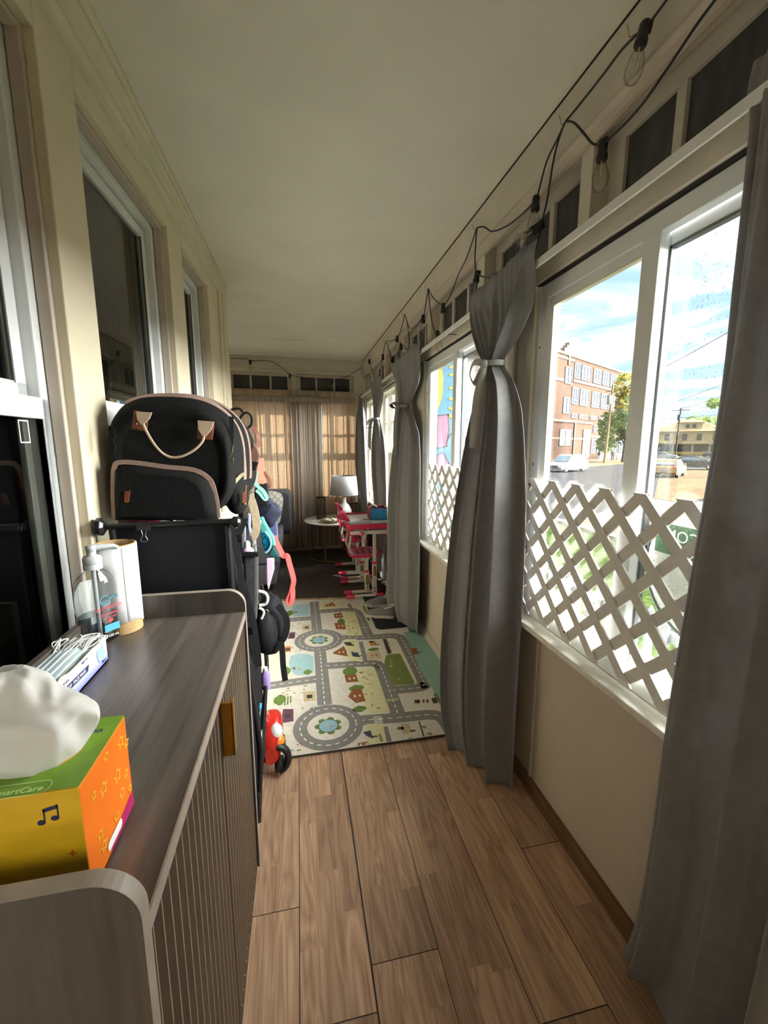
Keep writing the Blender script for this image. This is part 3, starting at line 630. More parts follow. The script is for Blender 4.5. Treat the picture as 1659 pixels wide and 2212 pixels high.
# ---------------------------------------------------------------- tissue box
card_green = mat('printed_green_card', lin(118, 158, 40), .45, var=.14, scale=22)
card_yel = mat('printed_yellow_card', lin(214, 172, 32), .45, var=.10, scale=14, stretch=(1, 1, 3))
card_or = mat('printed_orange_card', lin(238, 118, 28), .45, var=.04, scale=20)
card_mag = mat('printed_magenta', lin(176, 34, 96), .45, var=0)
ink_navy = mat('navy_ink', lin(38, 44, 84), .5, var=0); ink_white = mat('white_ink', (.82, .82, .80), .5, var=0); ink_yel = mat('yellow_ink', lin(255, 214, 60), .5, var=0)
ink_pale = mat('pale_green_ink', lin(190, 222, 150), .5, var=0); ink_or = mat('rust_ink', lin(190, 96, 24), .5, var=0)
tissue_m = mat('white_tissue', (.80, .79, .77), .9, var=.02, trans=.25)
TX0, TX1, TY0, TY1, TZ0, TZ1 = -.332, -.213, .398, .506, ZT+.001, 1.052
tb = thing('tissue_box', 'cube tissue box, green on top with yellow and orange sides', 'tissue box', ((TX0+TX1)/2, (TY0+TY1)/2, TZ0))
b = B(); b.box(TX0, TX1, TY0, TY1, TZ0, TZ1-.0012); fix = b.build('carton', [card_yel, card_or], tb, bevel=.0012)
for p in fix.data.polygons:
    if p.normal.x > .5: p.material_index = 1
cxm, cym = (TX0+TX1)/2, (TY0+TY1)/2
hole = disc(cxm-.004, cym+.002, .043, 40, .033); sq = []
for (hx, hy) in hole:   # matching ring on the square edge
    dx, dy = hx-cxm, hy-cym; k = min((TX1-cxm)/abs(dx) if abs(dx) > 1e-6 else 9, (TY1-cym)/abs(dy) if abs(dy) > 1e-6 else 9); sq.append((cxm+dx*k, cym+dy*k))
b = B(); rg = [[(x, y, TZ1) for x, y in sq], [(x, y, TZ1) for x, y in hole], [(x, y, TZ1-.008) for x, y in hole]]
b.rings(rg, caps=False, smooth=False)
for (cx_, cy_) in ((TX0, TY0), (TX1, TY0), (TX1, TY1), (TX0, TY1)):
    near = sorted(sq, key=lambda q: (q[0]-cx_)**2+(q[1]-cy_)**2)[:2]; b.poly([(near[0][0], near[0][1], TZ1), (cx_, cy_, TZ1), (near[1][0], near[1][1], TZ1)])
b.build('top_panel', card_green, tb, fix=True)
B().poly([(x, y, TZ1-.007) for x, y in hole]).build('opening', mat('dark_opening', (.06, .02, .015), .8, var=0), tb)
def outline(pts, w, fn, mi=0, closed=True, z=.0004):
    """thin closed line of width w through 2D pts; fn maps (u, v) to the world"""
    b = B(); n = len(pts)
    for i in range(n if closed else n-1):
        p, q = Vector(pts[i]), Vector(pts[(i+1) % n]); d = (q-p); 
        if d.length < 1e-7: continue
        nn = Vector((-d.y, d.x)).normalized()*w/2; e = d.normalized()*w*.3; p -= e; q += e
        b.poly([fn(*(p+nn)), fn(*(q+nn)), fn(*(q-nn)), fn(*(p-nn))], mi)
    return b
def star(cx, cy, r, k=.45, n=5, a0=PI/2): return [(cx+(r if i % 2 == 0 else r*k)*math.cos(a0+PI*i/n), cy+(r if i % 2 == 0 else r*k)*math.sin(a0+PI*i/n)) for i in range(2*n)]
ftop = lambda u, v: (u, v, TZ1+.0004); ffr = lambda u, v: (u, TY0-.0005, v); frt = lambda u, v: (TX1+.0005, u, v)
st = B()
for (u, v, r) in ((.488, 1.030, .008), (.502, 1.018, .006), (.452, 1.040, .006), (.440, 1.012, .008), (.420, 1.022, .005), (.492, .985, .006), (.478, .972, .007), (.424, .972, .006), (.428, .955, .007), (.460, .958, .006), (.472, 1.0, .009), (.498, .960, .005)):
    o_ = outline(star(u, v, r), .0011, frt); k = len(st.v); st.v += o_.v; st.f += [[i+k for i in f] for f in o_.f]; st.mi += o_.mi; st.sm += o_.sm
st.build('star_print', ink_yel, tb, fix=False)
pl = rrect(*( (-.267,0.404,1.052)[:2] ), .056, .016, .0079, 6)
outline(pl, .0012, ftop).build('badge_outline', ink_pale, tb, fix=False)
p_ = (-.266,0.403,1.052); text('SmartCare', .0098, frame_mat(p_, (1, 0, 0), (0, 1, 0)), ink_pale, tb)
p_ = (-.233,0.481,1.052); text('lon', .013, frame_mat(p_, (1, 0, 0), (0, 1, 0)), ink_white, tb, ext=.0001); text('lon', .0125, frame_mat((p_[0], p_[1], p_[2]+.0004), (1, 0, 0), (0, 1, 0)), ink_navy, tb)
nt_ = B(); u, v = -.247, 1.020
for du in (0, .0115): nt_.poly([ffr(*q) for q in disc(u+du, v+du*.25, .0036, 14, .0028)]); nt_.poly([ffr(u+du+.0022, v+du*.25), ffr(u+du+.0036, v+du*.25), ffr(u+du+.0036, v+.014+du*.25), ffr(u+du+.0022, v+.014+du*.25)])
nt_.poly([ffr(u+.0022, v+.010), ffr(u+.0151, v+.0129), ffr(u+.0151, v+.0169), ffr(u+.0022, v+.014)]); nt_.build('music_note', ink_navy, tb, fix=False)
B().poly([ffr(*q) for q in star(-.225, .982, .005, .35, 4)]).build('sparkle_print', ink_or, tb, fix=False)
b = B().poly([frt(.440, .9325), frt(.505, .9325), frt(.505, .952), frt(.462, .946)]); b.build('magenta_band', card_mag, tb, fix=False)
b = B(); b.poly([(TX1+.0009, *q) for q in rrect(.452, .9435, .036, .011, .005)]); b.build('white_pill', ink_white, tb, fix=False)

def sheet(u, v):
    a = 2*PI*u; s = math.sin(PI*.5*min(1, v*1.15)); h = v
    rx = (.040+.020*math.sin(PI*min(1, v*1.5)))*(1+.10*math.sin(3*a+1)*v+.07*math.sin(7*a+v*3)*v); rx *= math.sqrt(max(.02, 1-max(0, v-.35)**2/.4225*.93))
    x = -.276-.028*v+rx*math.cos(a)*1.02; y = .452+.022*v+rx*.72*math.sin(a); z = TZ1-.004+.092*(v**.9)*(1+.05*math.sin(2*a+.6)*(1-v))
    d = ((.35-abs(mnoise.noise((x*20+4, y*20, z*13))))*.024-abs(mnoise.noise((x*44, y*44, z*20)))*.010)*min(1, .3+v*1.5); return (x+d, y-d, z+d*.6)
b = B(); b.grid(sheet, 90, 36); o = b.build('tissue', tissue_m, tb, fix=True)
# ---------------------------------------------------------------- open box of face masks
MX0, MX1, MY0, MY1, MZ0 = -.484, -.398, .700, .900, ZT+.001
mb = thing('mask_box', 'opened white and blue box packed with pale blue face masks', 'box', (-.44, .80, MZ0))
grad = bpy.data.materials.new('blue_fade_print'); grad.use_nodes = True; nt = grad.node_tree; n = nt.nodes; L = nt.links.new
tc = n.new('ShaderNodeTexCoord'); sp = n.new('ShaderNodeSeparateXYZ'); L(tc.outputs['Object'], sp.inputs[0]); mr = n.new('ShaderNodeMapRange'); mr.inputs[1].default_value = MZ0; mr.inputs[2].default_value = MZ0+.042; L(sp.outputs[2], mr.inputs[0])
cr = n.new('ShaderNodeValToRGB'); cr.color_ramp.elements[0].color = lin(96, 106, 222); cr.color_ramp.elements[1].color = (.80, .80, .82, 1); L(mr.outputs[0], cr.inputs[0]); L(cr.outputs[0], n['Principled BSDF'].inputs['Base Color']); n['Principled BSDF'].inputs['Roughness'].default_value = .4
maskm = mat('pale_blue_mask_cloth', lin(200, 216, 222), .8, var=.05, scale=60); loopm = mat('white_elastic', (.74, .74, .71), .8, var=.04, scale=80); torn = mat('bare_card', lin(196, 184, 164), .8, var=.12, scale=40)
b = B(); b.box(MX0, MX1, MY0, MY1, MZ0, MZ0+.004)
top = [(MY0, .040), (MY0+.012, .052), (MY0+.035, .058), (MY0+.06, .052), (MY0+.10, .052), (MY0+.14, .054), (MY0+.165, .052), (MY1, .054)]
b.prism([(MX1-.0012, MY0, MZ0), (MX1-.0012, MY1, MZ0)]+[(MX1-.0012, y, MZ0+h) for y, h in reversed(top)], (.0012, 0, 0))
b.prism([(MX0, MY0, MZ0), (MX0, MY1, MZ0), (MX0, MY1, MZ0+.052), (MX0, MY0, MZ0+.052)], (.0012, 0, 0))
b.box(MX0, MX1, MY1-.0012, MY1, MZ0, MZ0+.05); b.box(MX0, MX1, MY0, MY0+.0012, MZ0, MZ0+.04); b.build('carton', grad, mb)
B().tube([(MX1-.0006, y, MZ0+h) for y, h in top], .0014, 5).build('torn_edge', torn, mb)
b = B()
def pleat(u, v):
    y = MY0+.006+(MY1-MY0-.045)*v; x = MX0+.004+(MX1-MX0-.008)*u; pr = (u*6) % 1
    return (x, y, MZ0+.043+.007*max(0, math.sin(PI*u))**.6+.0016*pr+.0012*math.sin(6*v+u*5))
b.grid(pleat, 60, 24); b.box(MX0+.003, MX1-.003, MY0+.003, MY1-.03, MZ0+.005, MZ0+.038); b.build('mask_stack', maskm, mb, fix=False)
rd = random.Random(4)
for k in range(16):
    x = MX0+.012+rd.random()*.06; y = MY1-.035+rd.random()*.02; z = MZ0+.046+rd.random()*.010
    B().tube(smooth_path([(x, y-.02, z-.006), (x+rd.uniform(-.03, .02), y+.004, z+.008), (x+rd.uniform(-.02, .035), y+.018, z+.006), (x+rd.uniform(-.02, .02), y-.014, z-.004)], 5), .0014, 5).build('ear_loop', loopm, mb)
for k in range(5):
    x = MX0+.01+k*.008; B().tube(smooth_path([(x, MY0+.02, MZ0+.05), (x+.006, MY0-.002, MZ0+.060), (x+.016, MY0+.004, MZ0+.056), (x+.012, MY0+.03, MZ0+.048)], 5), .0015, 5).build('ear_loop', loopm, mb)
fm = lambda u, v: (MX1+.0005, u, v)
B().poly([fm(MY0+.012, MZ0+.024), fm(MY0+.118, MZ0+.022), fm(MY0+.124, MZ0+.033), fm(MY0+.012, MZ0+.036)]).build('navy_band', ink_navy, mb, fix=False)
text('EAR LOOP  FACE MASK', .0088, frame_mat((MX1+.0007, MY0+.066, MZ0+.0285), (0, 1, -.015), (0, 0, 1)), ink_white, mb, sx=.98)
text('MagiCare', .0075, frame_mat((MX1+.0007, MY0+.040, MZ0+.043), (0, 1, 0), (0, 0, 1)), ink_navy, mb); text('MagiCare', .0062, frame_mat((MX1+.0007, MY0+.110, MZ0+.047), (0, 1, 0), (0, 0, 1)), ink_navy, mb)
text('50 pcs', .007, frame_mat((MX1+.0007, MY1-.018, MZ0+.010), (0, 1, 0), (0, 0, 1)), ink_navy, mb)
y_, z_ = MY1-.030, MZ0+.031
B().poly([fm(y_-.013, z_+.010), fm(y_+.013, z_+.012), fm(y_+.015, z_-.006), fm(y_+.004, z_-.017), fm(y_-.010, z_-.014), fm(y_-.014, z_)]).build('mask_picture', mat('printed_cyan', lin(150, 210, 232), .5, var=0), mb, fix=False)
b = outline([(y_-.013, z_+.010), (y_+.013, z_+.012), (y_+.015, z_-.006), (y_+.004, z_-.017), (y_-.010, z_-.014), (y_-.014, z_)], .0007, lambda u, v: (MX1+.0009, u, v))
for q in ([(y_-.013, z_+.010), (y_-.010, z_+.017), (y_-.005, z_+.017), (y_-.002, z_+.011)], [(y_+.013, z_+.012), (y_+.021, z_+.022), (y_+.023, z_+.010), (y_+.015, z_-.006)], [(y_-.013, z_+.004), (y_+.014, z_+.004)], [(y_-.012, z_-.003), (y_+.014, z_-.003)]):
    o_ = outline(q, .0006, lambda u, v: (MX1+.0009, u, v), closed=False); k = len(b.v); b.v += o_.v; b.f += [[i+k for i in f] for f in o_.f]; b.mi += o_.mi; b.sm += o_.sm
b.build('mask_outline', ink_navy, mb, fix=False)
# ---------------------------------------------------------------- paper roll
rollw = mat('white_roll_paper', (.78, .78, .80), .75, var=.02, scale=50); kraft = mat('kraft_card', lin(172, 142, 96), .75, var=.08, scale=40)
pr_ = thing('paper_roll', 'nearly used up white paper roll with tan core at the end of the sideboard', 'paper roll', (-.430, 1.062, ZT))
b = B(); b.lathe([(.043, ZT+.001), (.0435, 1.143), (.040, 1.144), (.039, ZT+.004), (.02, ZT+.003)], (-.430, 1.062, 0), 40); b.build('core', kraft, pr_)
b = B()
def wrap(u, v):
    a = 2*PI*u; zb = ZT+.022+.012*math.sin(a+2.3)+.004*math.sin(3*a); r = .0445+.0012*u; return (-.430+r*math.cos(a-.9), 1.062+r*math.sin(a-.9), zb+(1.1415-zb)*v)
b.grid(wrap, 60, 3); b.build('paper', rollw, pr_, solid=.0012, fix=False)
a = -.92; B().box(-.430+.0463*math.cos(a)-.0006, -.430+.0463*math.cos(a)+.0006, 1.062+.0463*math.sin(a)-.0006, 1.062+.0463*math.sin(a)+.0006, ZT+.03, 1.1405).build('paper_seam', mat('seam_grey', (.30, .30, .32), .8, var=0), pr_)
# ---------------------------------------------------------------- hand sanitiser
clear = glass('clear_plastic', tint=(.90, .92, .92), gloss=.22, edge=.75); gel = glass('clear_gel', tint=(.80, .85, .86), gloss=.10, edge=.5); pumpm = mat('frosted_white_plastic', (.62, .64, .66), .3, var=.02, trans=.25)
teal = mat('teal_ink', lin(60, 128, 148), .5, var=0); redi = mat('red_ink', lin(208, 66, 72), .5, var=0); blui = mat('blue_ink', lin(74, 158, 214), .5, var=0)
sc = (-.452, 1.000); ax = Vector((.62, .785, 0)).normalized(); ay = Vector((ax.y, -ax.x, 0))
hs = thing('soap_pump_bottle', 'clear hand sanitiser pump bottle, half full, beside the paper roll', 'bottle', (*sc, ZT))
def ell(prof, n=32, ry=.62):
    b = B(); b.rings([[tuple(Vector((sc[0], sc[1], z))+ax*(r*math.cos(2*PI*k/n))+ay*((r if q is None else r*q)*math.sin(2*PI*k/n))) for k in range(n)] for r, z, q in prof]); return b
Z = ZT+.001; E = .62
ell([(.034, Z, E), (.0405, Z+.004, E), (.040, Z+.03, E), (.041, Z+.06, E), (.0445, Z+.10, E), (.044, Z+.130, E), (.040, Z+.146, E), (.030, Z+.158, .7), (.018, Z+.166, 1), (.0155, Z+.170, 1), (.0155, Z+.178, 1)]).build('bottle', clear, hs)
ell([(.033, Z+.002, E), (.039, Z+.005, E), (.0385, Z+.03, E), (.0395, Z+.06, E), (.0398, Z+.068, E)]).build('gel', gel, hs)
b = B(); b.lathe([(.0185, Z+.170), (.0185, Z+.178), (.0178, Z+.179), (.0178, Z+.183), (.0185, Z+.184), (.0185, Z+.194), (.016, Z+.199), (.009, Z+.200), (.009, Z+.212), (.0105, Z+.2125), (.0105, Z+.221), (.008, Z+.223)], (*sc, 0), 24)
nz = Vector((.9, .43, 0)).normalized(); p0 = Vector((*sc, Z+.217)); b.tube([p0, p0+nz*.02, p0+nz*.042+Vector((0, 0, -.001)), p0+nz*.05+Vector((0, 0, -.006))], [.0075, .0065, .005, .004], 10); b.build('pump', pumpm, hs)
b = B(); b.tube([(*sc, Z+.172), (*sc, Z+.012)], .0045, 10); b.build('dip_tube', pumpm, hs)
def fl(u, v, k=1.004): # point on the front of the bottle; u across, v up
    rr = .0435*k; t = max(-1, min(1, u/rr)); return tuple(Vector((sc[0], sc[1], Z+v))+ax*u+ay*(rr*E*math.sqrt(1-t*t)+.0008))
b = B(); b.grid(lambda u, v: tuple(Vector((sc[0], sc[1], Z+.035+.105*v))+ax*((-.006)+(u-.5)*.058*math.sqrt(max(0, 1-(2*v-1)**2*.85)))-ay*.0235), 10, 14); b.build('back_label', ink_white, hs, fix=False)
fmx = frame_mat
text('G', .030, fmx(fl(.000, .100, 1.02), ax, (0, 0, 1)), teal, hs); text('erms', .016, fmx(fl(.022, .103, 1.02), ax+ay*-.5, (0, 0, 1)), teal, hs)
text('HAND SANITIZER', .0092, fmx(fl(.008, .082, 1.03), ax, (0, 0, 1)), redi, hs, sx=.8); text('Gel antiseptique', .0085, fmx(fl(.008, .069, 1.03), ax, (0, 0, 1)), redi, hs, sx=.8); text('pour les mains', .0065, fmx(fl(.008, .060, 1.03), ax, (0, 0, 1)), redi, hs, sx=.8)
b = B(); c_ = fl(.010, .052, 1.03); b.poly([tuple(Vector(c_)+ax*x+Vector((0, 0, z))) for x, z in star(0, 0, .0065, .55, 6)]); b.build('leaf_mark', redi, hs, fix=False)
b = B(); c_ = fl(.012, .034, 1.03); b.poly([tuple(Vector(c_)+ax*x+Vector((0, 0, z))) for x, z in ((-.016, -.007), (.016, -.007), (.016, .009), (-.016, .009))]); b.build('blue_patch', blui, hs, fix=False)
text('225 mL', .0075, fmx(fl(.014, .016, 1.03), ax, (0, 0, 1)), ink_white, hs)
# ================================================================= FOLDING STROLLER WAGON
cloth_k = mat('black_nylon', (.008, .008, .010), .75, var=.25, scale=60, bump=.1, bscale=120, spec=.25)
cloth_k2 = mat('black_panel_cloth', (.0075, .0085, .012), .62, var=.3, scale=8, spec=.3)
mesh_k = mat('charcoal_pocket_mesh', (.050, .050, .054), .8, var=.15, scale=70)
tube_k = mat('black_steel_tube', (.012, .012, .013), .35, var=.1)
steel = mat('bright_steel', (.62, .62, .62), .25, metal=1, var=.05)
wg = thing('stroller_wagon', 'black stroller wagon folded upright between sideboard and play mat', 'stroller wagon', (-.33, 1.5, 0))
WX0, WX1, WY0, WY1 = -.486, -.192, 1.185, 1.62
b = B(); b.rings([[(x, WY0+.012*(1-math.cos(3.0*(x-WX0)))+dy, z) for x, z in rrect((WX0+WX1)/2, .79, WX1-WX0, .75, .012, 3)] for dy in (0, .012)]); b.build('front_panel', cloth_k2, wg)
b = B(); b.rings([[(x, y, z) for x, z in rrect(-.335, zc_, w_, h_, .03, 3)] for y, zc_, w_, h_ in ((1.20, .62, .27, 1.0), (1.40, .60, .285, 1.02), (1.62, .58, .27, .96))]); b.build('fabric_body', cloth_k, wg)
b = B(); b.tube([(WX0-.018, WY0-.006, 1.162), (WX1+.020, WY0-.006, 1.166)], .0075, 10); b.build('cross_bar', tube_k, wg)
for x, y in ((WX0-.02, WY0-.006), (WX1+.020, WY0-.006)):
    hb = B(); r_ = .024 if x < -.4 else .016; hb.lathe([(r_*.6, -.012), (r_, -.006), (r_, .006), (r_*.6, .012)], (x, y, 1.163), 8, smooth=False, axis='x'); hb.build('hinge_knob', tube_k, wg, bevel=.002)
for x in (WX0+.006, WX1-.004):
    b = B(); b.tube([(x, WY0-.002, 1.155), (x, WY0+.004, .60), (x+.01 if x > -.3 else x, WY0+.06, .10)], .009, 8); b.build('frame_tube', tube_k, wg)
b = B(); b.tube([(-.205, 1.26, 1.10), (-.185, 1.30, .7), (-.165, 1.40, .30), (-.178, 1.34, .06)], .010, 8); b.build('frame_tube', tube_k, wg)
b = B(); b.tube([(-.165, 1.72, .80), (-.158, 1.70, .45), (-.178, 1.42, .12)], .009, 8); b.tube([(-.150, 1.80, .62), (-.165, 1.50, .18)], .0035, 6); b.build('frame_tube', tube_k, wg)
b = B(); b.box(-.47, -.235, 1.40, 1.80, .07, .16); b.build('lower_basket', cloth_k, wg, bevel=.02)
for x in (-.215, -.455):
    for y in (1.36, 1.625):
        w_ = B(); w_.lathe([(.028, -.016), (.052, -.018), (.060, -.010), (.060, .010), (.052, .018), (.028, .016)], (x, y, .06), 24, axis='x'); q = w_.build('wheel', mat('black_wheel', (.02, .02, .021), .5, var=.1) if 'black_wheel' not in MATS else MATS['black_wheel'], wg)
        B().lathe([(.006, -.021), (.024, -.019), (.024, .019), (.006, .021)], (x, y, .06), 16, axis='x').build('hub', tube_k, q)
b = B(); b.rings([[(x, y, z) for y, z in rrect(1.45, .47, .42, .56, .05, 4)] for x in (-.236, -.176)]); b.build('side_skirt', cloth_k, wg, bevel=.01)
b = B(); b.box(-.196, -.168, 1.335, 1.375, .10, .165); b.build('brake_block', tube_k, wg, bevel=.004)
b = B(); b.prism([(-.170, 1.46, .18), (-.170, 1.49, .18), (-.170, 1.50, .30), (-.170, 1.47, .30)], (.002, 0, 0)); lb = b.build('name_tag', ink_white, wg)
text('cameron', .026, frame_mat((-.1675, 1.481, .24), (0, .08, 1), (0, -1, .08)), black, wg)
# side organiser pocket with webbing straps
b = B(); P_ = [(-.18,1.33,1.035),(-.136,1.33,1.03),(-.142,1.33,0.89),(-.15,1.33,0.812),(-.163,1.33,0.762),(-.174,1.33,0.83),(-.182,1.33,0.927)]
b.prism(P_, (0, .045, 0)); o = b.build('side_pocket', mesh_k, wg, bevel=.008)
b = B(); b.tube([(-.183,1.325,1.035),(-.158,1.325,1.035),(-.133,1.325,1.031)], 0, flat=(.012, .012, (0, 0, 1), 1)); b.build('pocket_binding', cloth_k, wg)
for pts, w in (([(-.199,1.27,1.13),(-.194,1.27,1.046),(-.178,1.27,0.915),(-.164,1.27,0.794),(-.15,1.27,0.731)], .02), ([(-.195,1.24,1.15),(-.176,1.24,0.997),(-.15,1.24,0.865),(-.14,1.24,0.761),(-.138,1.24,0.7)], .016), ([(-.163,1.3,1.152),(-.186,1.3,1.095),(-.195,1.3,0.994),(-.177,1.3,0.858)], .02), ([(-.163,1.28,0.789),(-.156,1.28,0.742),(-.147,1.28,0.694)], .026)):
    b = B(); b.tube(smooth_path(pts, 5), 0, flat=(w, .0025, (.3, -1, 0))); b.build('webbing_strap', cloth_k, wg)
for p in [(-.181,1.255,1.101),(-.154,1.255,0.812)]: 
    b = B(); b.obox(p, (.026, .008, .026)); b.build('buckle', tube_k, wg, bevel=.003)
# binder clip on the front panel
bc = thing('binder_clip', 'black binder clip with wire handles clipped on the wagon panel', 'binder clip', (-.4,1.176,1.157))
b = B(); p = (-.402,1.176,1.159); b.prism([(p[0]-.016, p[1], p[2]+.006), (p[0]+.016, p[1], p[2]+.006), (p[0]+.017, p[1], p[2]-.008), (p[0]-.017, p[1], p[2]-.008)], (0, -.006, 0)); b.build('clip_body', mat('dull_black_clip', (.05, .05, .048), .35, metal=.6, var=0), bc)
b = B(); b.tube(smooth_path([(p[0]-.005, p[1]-.007, p[2]-.007), (p[0]-.002, p[1]-.009, p[2]-.022), (p[0]-.008, p[1]-.008, p[2]-.033), (p[0], p[1]-.008, p[2]-.038), (p[0]+.009, p[1]-.008, p[2]-.034), (p[0]+.005, p[1]-.009, p[2]-.022), (p[0]+.008, p[1]-.007, p[2]-.007)], 5), .0009, 6); b.build('wire_handle', steel, bc)
# ================================================================= DIAPER BAG on the wagon
bag_m = mat('black_canvas', (.0075, .0073, .0075), .85, var=.2, scale=120, bump=.15, bscale=260, spec=.2)
zipm = mat('taupe_zip_tape', lin(150, 124, 112), .7, var=.08, scale=90); leather = mat('tan_leather', lin(116, 62, 36), .5, var=.12, scale=50); pale_l = mat('pale_strap_webbing', lin(186, 164, 140), .7, var=.06, scale=60); brass = mat('pale_brass', lin(214, 186, 120), .25, metal=.9, var=0)
bg = thing('diaper_bag', 'large black backpack diaper bag with taupe zips lying on the wagon', 'bag', (-.33, 1.38, 1.172))
def outl(sx, sz, dx, dz, sq=.62):
    pts = []; n = 44
    for k in range(n):
        a = 2*PI*k/n; c_, s_ = math.cos(a), math.sin(a); x = (abs(c_)**sq)*(1 if c_ > 0 else -1); z = (abs(s_)**sq)*(1 if s_ > 0 else -1)
        z *= 1-.20*max(0, x)**2*(1 if z > 0 else 0); pts.append((dx+sx*x, dz+sz*z))
    return pts
secs = [(1.252, .125, .122, -.340, 1.315), (1.236, .148, .146, -.344, 1.320), (1.250, .158, .160, -.342, 1.330), (1.30, .165, .172, -.337, 1.342), (1.38, .170, .172, -.327, 1.343), (1.46, .172, .166, -.317, 1.338), (1.53, .165, .150, -.305, 1.328), (1.56, .145, .12, -.30, 1.315)]
b = B(); rgs = []
for y, sx, sz, dx, dz in secs:
    rgs.append([(x+.004*mnoise.noise((x*22, y*22, z*22)), y+.005*mnoise.noise((x*16+5, y*16, z*16)), z+.005*mnoise.noise((x*20, y*20+9, z*20))) for x, z in outl(sx, sz, dx, dz)])
b.rings(rgs); b.build('body', bag_m, bg, sub=1)
# front pocket with its zip
pk = [(-.485,1.222,1.179),(-.481,1.222,1.251),(-.473,1.222,1.312),(-.458,1.222,1.325),(-.416,1.222,1.323),(-.348,1.222,1.312),(-.279,1.222,1.303),(-.242,1.222,1.279),(-.23,1.222,1.246),(-.225,1.222,1.207),(-.225,1.222,1.169)]
b = B(); rg0 = [(p[0], 1.240, p[2]) for p in pk]; rg1 = [(p[0]*.985-.005, 1.214, p[2]-.006) for p in pk]; cen = Vector((-.39, 0, 1.20)); rg2 = [(cen.x+(p[0]-cen.x)*.8, 1.206, cen.z+(p[2]-cen.z)*.8) for p in pk]
b.rings([rg0, rg1, rg2], caps=True); b.build('front_pocket', bag_m, bg)
z1_ = smooth_path([(p[0], 1.216, p[2]+.001) for p in pk], 4)
B().tube(z1_, 0, flat=(.012, .004, (0, 1, 0))).build('pocket_zip', zipm, bg)
# zips over the top
def over(y0, y1, k):
    out = []
    for i in range(31):
        t = i/30; j = 15+(-17*t); y = y0+(y1-y0)*t; a = 2*PI*j/44
        lo_, hi_ = [q for q in zip(secs, secs[1:]) if q[0][0] <= y <= q[1][0]][-1]; f = (y-lo_[0])/(hi_[0]-lo_[0]); sx, sz, dx, dz = [lo_[m]+(hi_[m]-lo_[m])*f for m in range(1, 5)]
        c_, s_ = math.cos(a), math.sin(a); x = (abs(c_)**.62)*(1 if c_ > 0 else -1); z = (abs(s_)**.62)*(1 if s_ > 0 else -1); z *= 1-.20*max(0, x)**2*(1 if z > 0 else 0); out.append((dx+sx*x*k, y, dz+sz*z*k))
    return out
B().tube(over(1.268, 1.36, .985), 0, flat=(.013, .006, (0, .3, 1), 1)).build('top_zip', zipm, bg)
B().tube(over(1.36, 1.42, .99), 0, flat=(.010, .006, (0, .3, 1), 1)).build('top_zip', zipm, bg)
# leather handle tabs and strap handle
for pad, cap_ in (([(-.417,1.228,1.461),(-.382,1.228,1.454),(-.39,1.228,1.406),(-.427,1.228,1.412)], [(-.41,1.222,1.457),(-.372,1.222,1.455),(-.379,1.222,1.439),(-.395,1.222,1.424),(-.401,1.222,1.423),(-.409,1.222,1.437)]), ([(-.262,1.226,1.429),(-.22,1.226,1.427),(-.228,1.226,1.384),(-.268,1.226,1.387)], [(-.261,1.22,1.436),(-.219,1.22,1.433),(-.227,1.22,1.412),(-.242,1.22,1.395),(-.251,1.22,1.393),(-.261,1.22,1.412)])):
    b = B(); b.prism(pad, (0, -.004, 0)); q = b.build('handle_tab', leather, bg, bevel=.002); b = B(); b.prism(cap_, (0, -.005, 0)); b.build('strap_end', pale_l, q, bevel=.001)
    b = B(); pc = [sum(p[i] for p in pad)/4 for i in range(3)]; b.sphere((pc[0]-.006, pc[1]-.005, pc[2]-.008), (.004, .003, .004), 8, 6); b.build('rivet', brass, q)
B().tube(smooth_path([(-.394,1.214,1.425),(-.386,1.214,1.402),(-.37,1.214,1.37),(-.352,1.214,1.348),(-.33,1.214,1.338),(-.304,1.214,1.342),(-.274,1.214,1.358),(-.253,1.214,1.379),(-.247,1.214,1.395)], 6), .0035, 8).build('handle', pale_l, bg)
b = B(); b.prism([(-.449,1.203,1.25),(-.435,1.203,1.253),(-.441,1.203,1.223),(-.447,1.203,1.22),(-.453,1.203,1.223)], (0, -.003, 0)); b.build('zip_pull', leather, bg, bevel=.001)
# side pocket with zip, leather pull, hanging hook strap
b = B(); b.sphere((-.191,1.36,1.219), (.036, .085, .062), 18, 12); b.build('side_pocket', bag_m, bg)
B().tube(smooth_path([(-.221,1.285,1.176),(-.218,1.285,1.206),(-.208,1.285,1.233),(-.189,1.285,1.259),(-.169,1.285,1.281),(-.158,1.285,1.287)], 5), 0, flat=(.010, .005, (.4, -.6, 0))).build('pocket_zip', mat('cream_zip_tape', lin(196, 184, 150), .6, var=.08, scale=90), bg)
b = B(); b.tube(smooth_path([(-.181,1.262,1.45),(-.185,1.262,1.386),(-.193,1.262,1.34)], 4), 0, flat=(.012, .003, (.2, -1, 0))); b.build('hook_strap', bag_m, bg)
b = B(); q = [(-.191,1.255,1.37),(-.188,1.255,1.352),(-.186,1.255,1.341),(-.183,1.255,1.352),(-.179,1.255,1.37)]; b.tube(q, .0013, 6); q = [(-.186,1.255,1.343),(-.19,1.255,1.334),(-.188,1.255,1.321),(-.183,1.255,1.321),(-.182,1.255,1.334)]; b.tube(q, .0020, 6); b.build('snap_hook', brass, bg)
b = B(); b.tube([(-.158,1.28,1.234),(-.161,1.28,1.197)], 0, flat=(.012, .005, (.3, -1, 0))); b.build('zip_pull', leather, bg); b = B(); b.tube([(-.153,1.28,1.254),(-.156,1.28,1.232)], .0022, 6); b.sphere((-.159,1.275,1.199), .004, 8, 6); b.build('snap_hook', brass, bg)
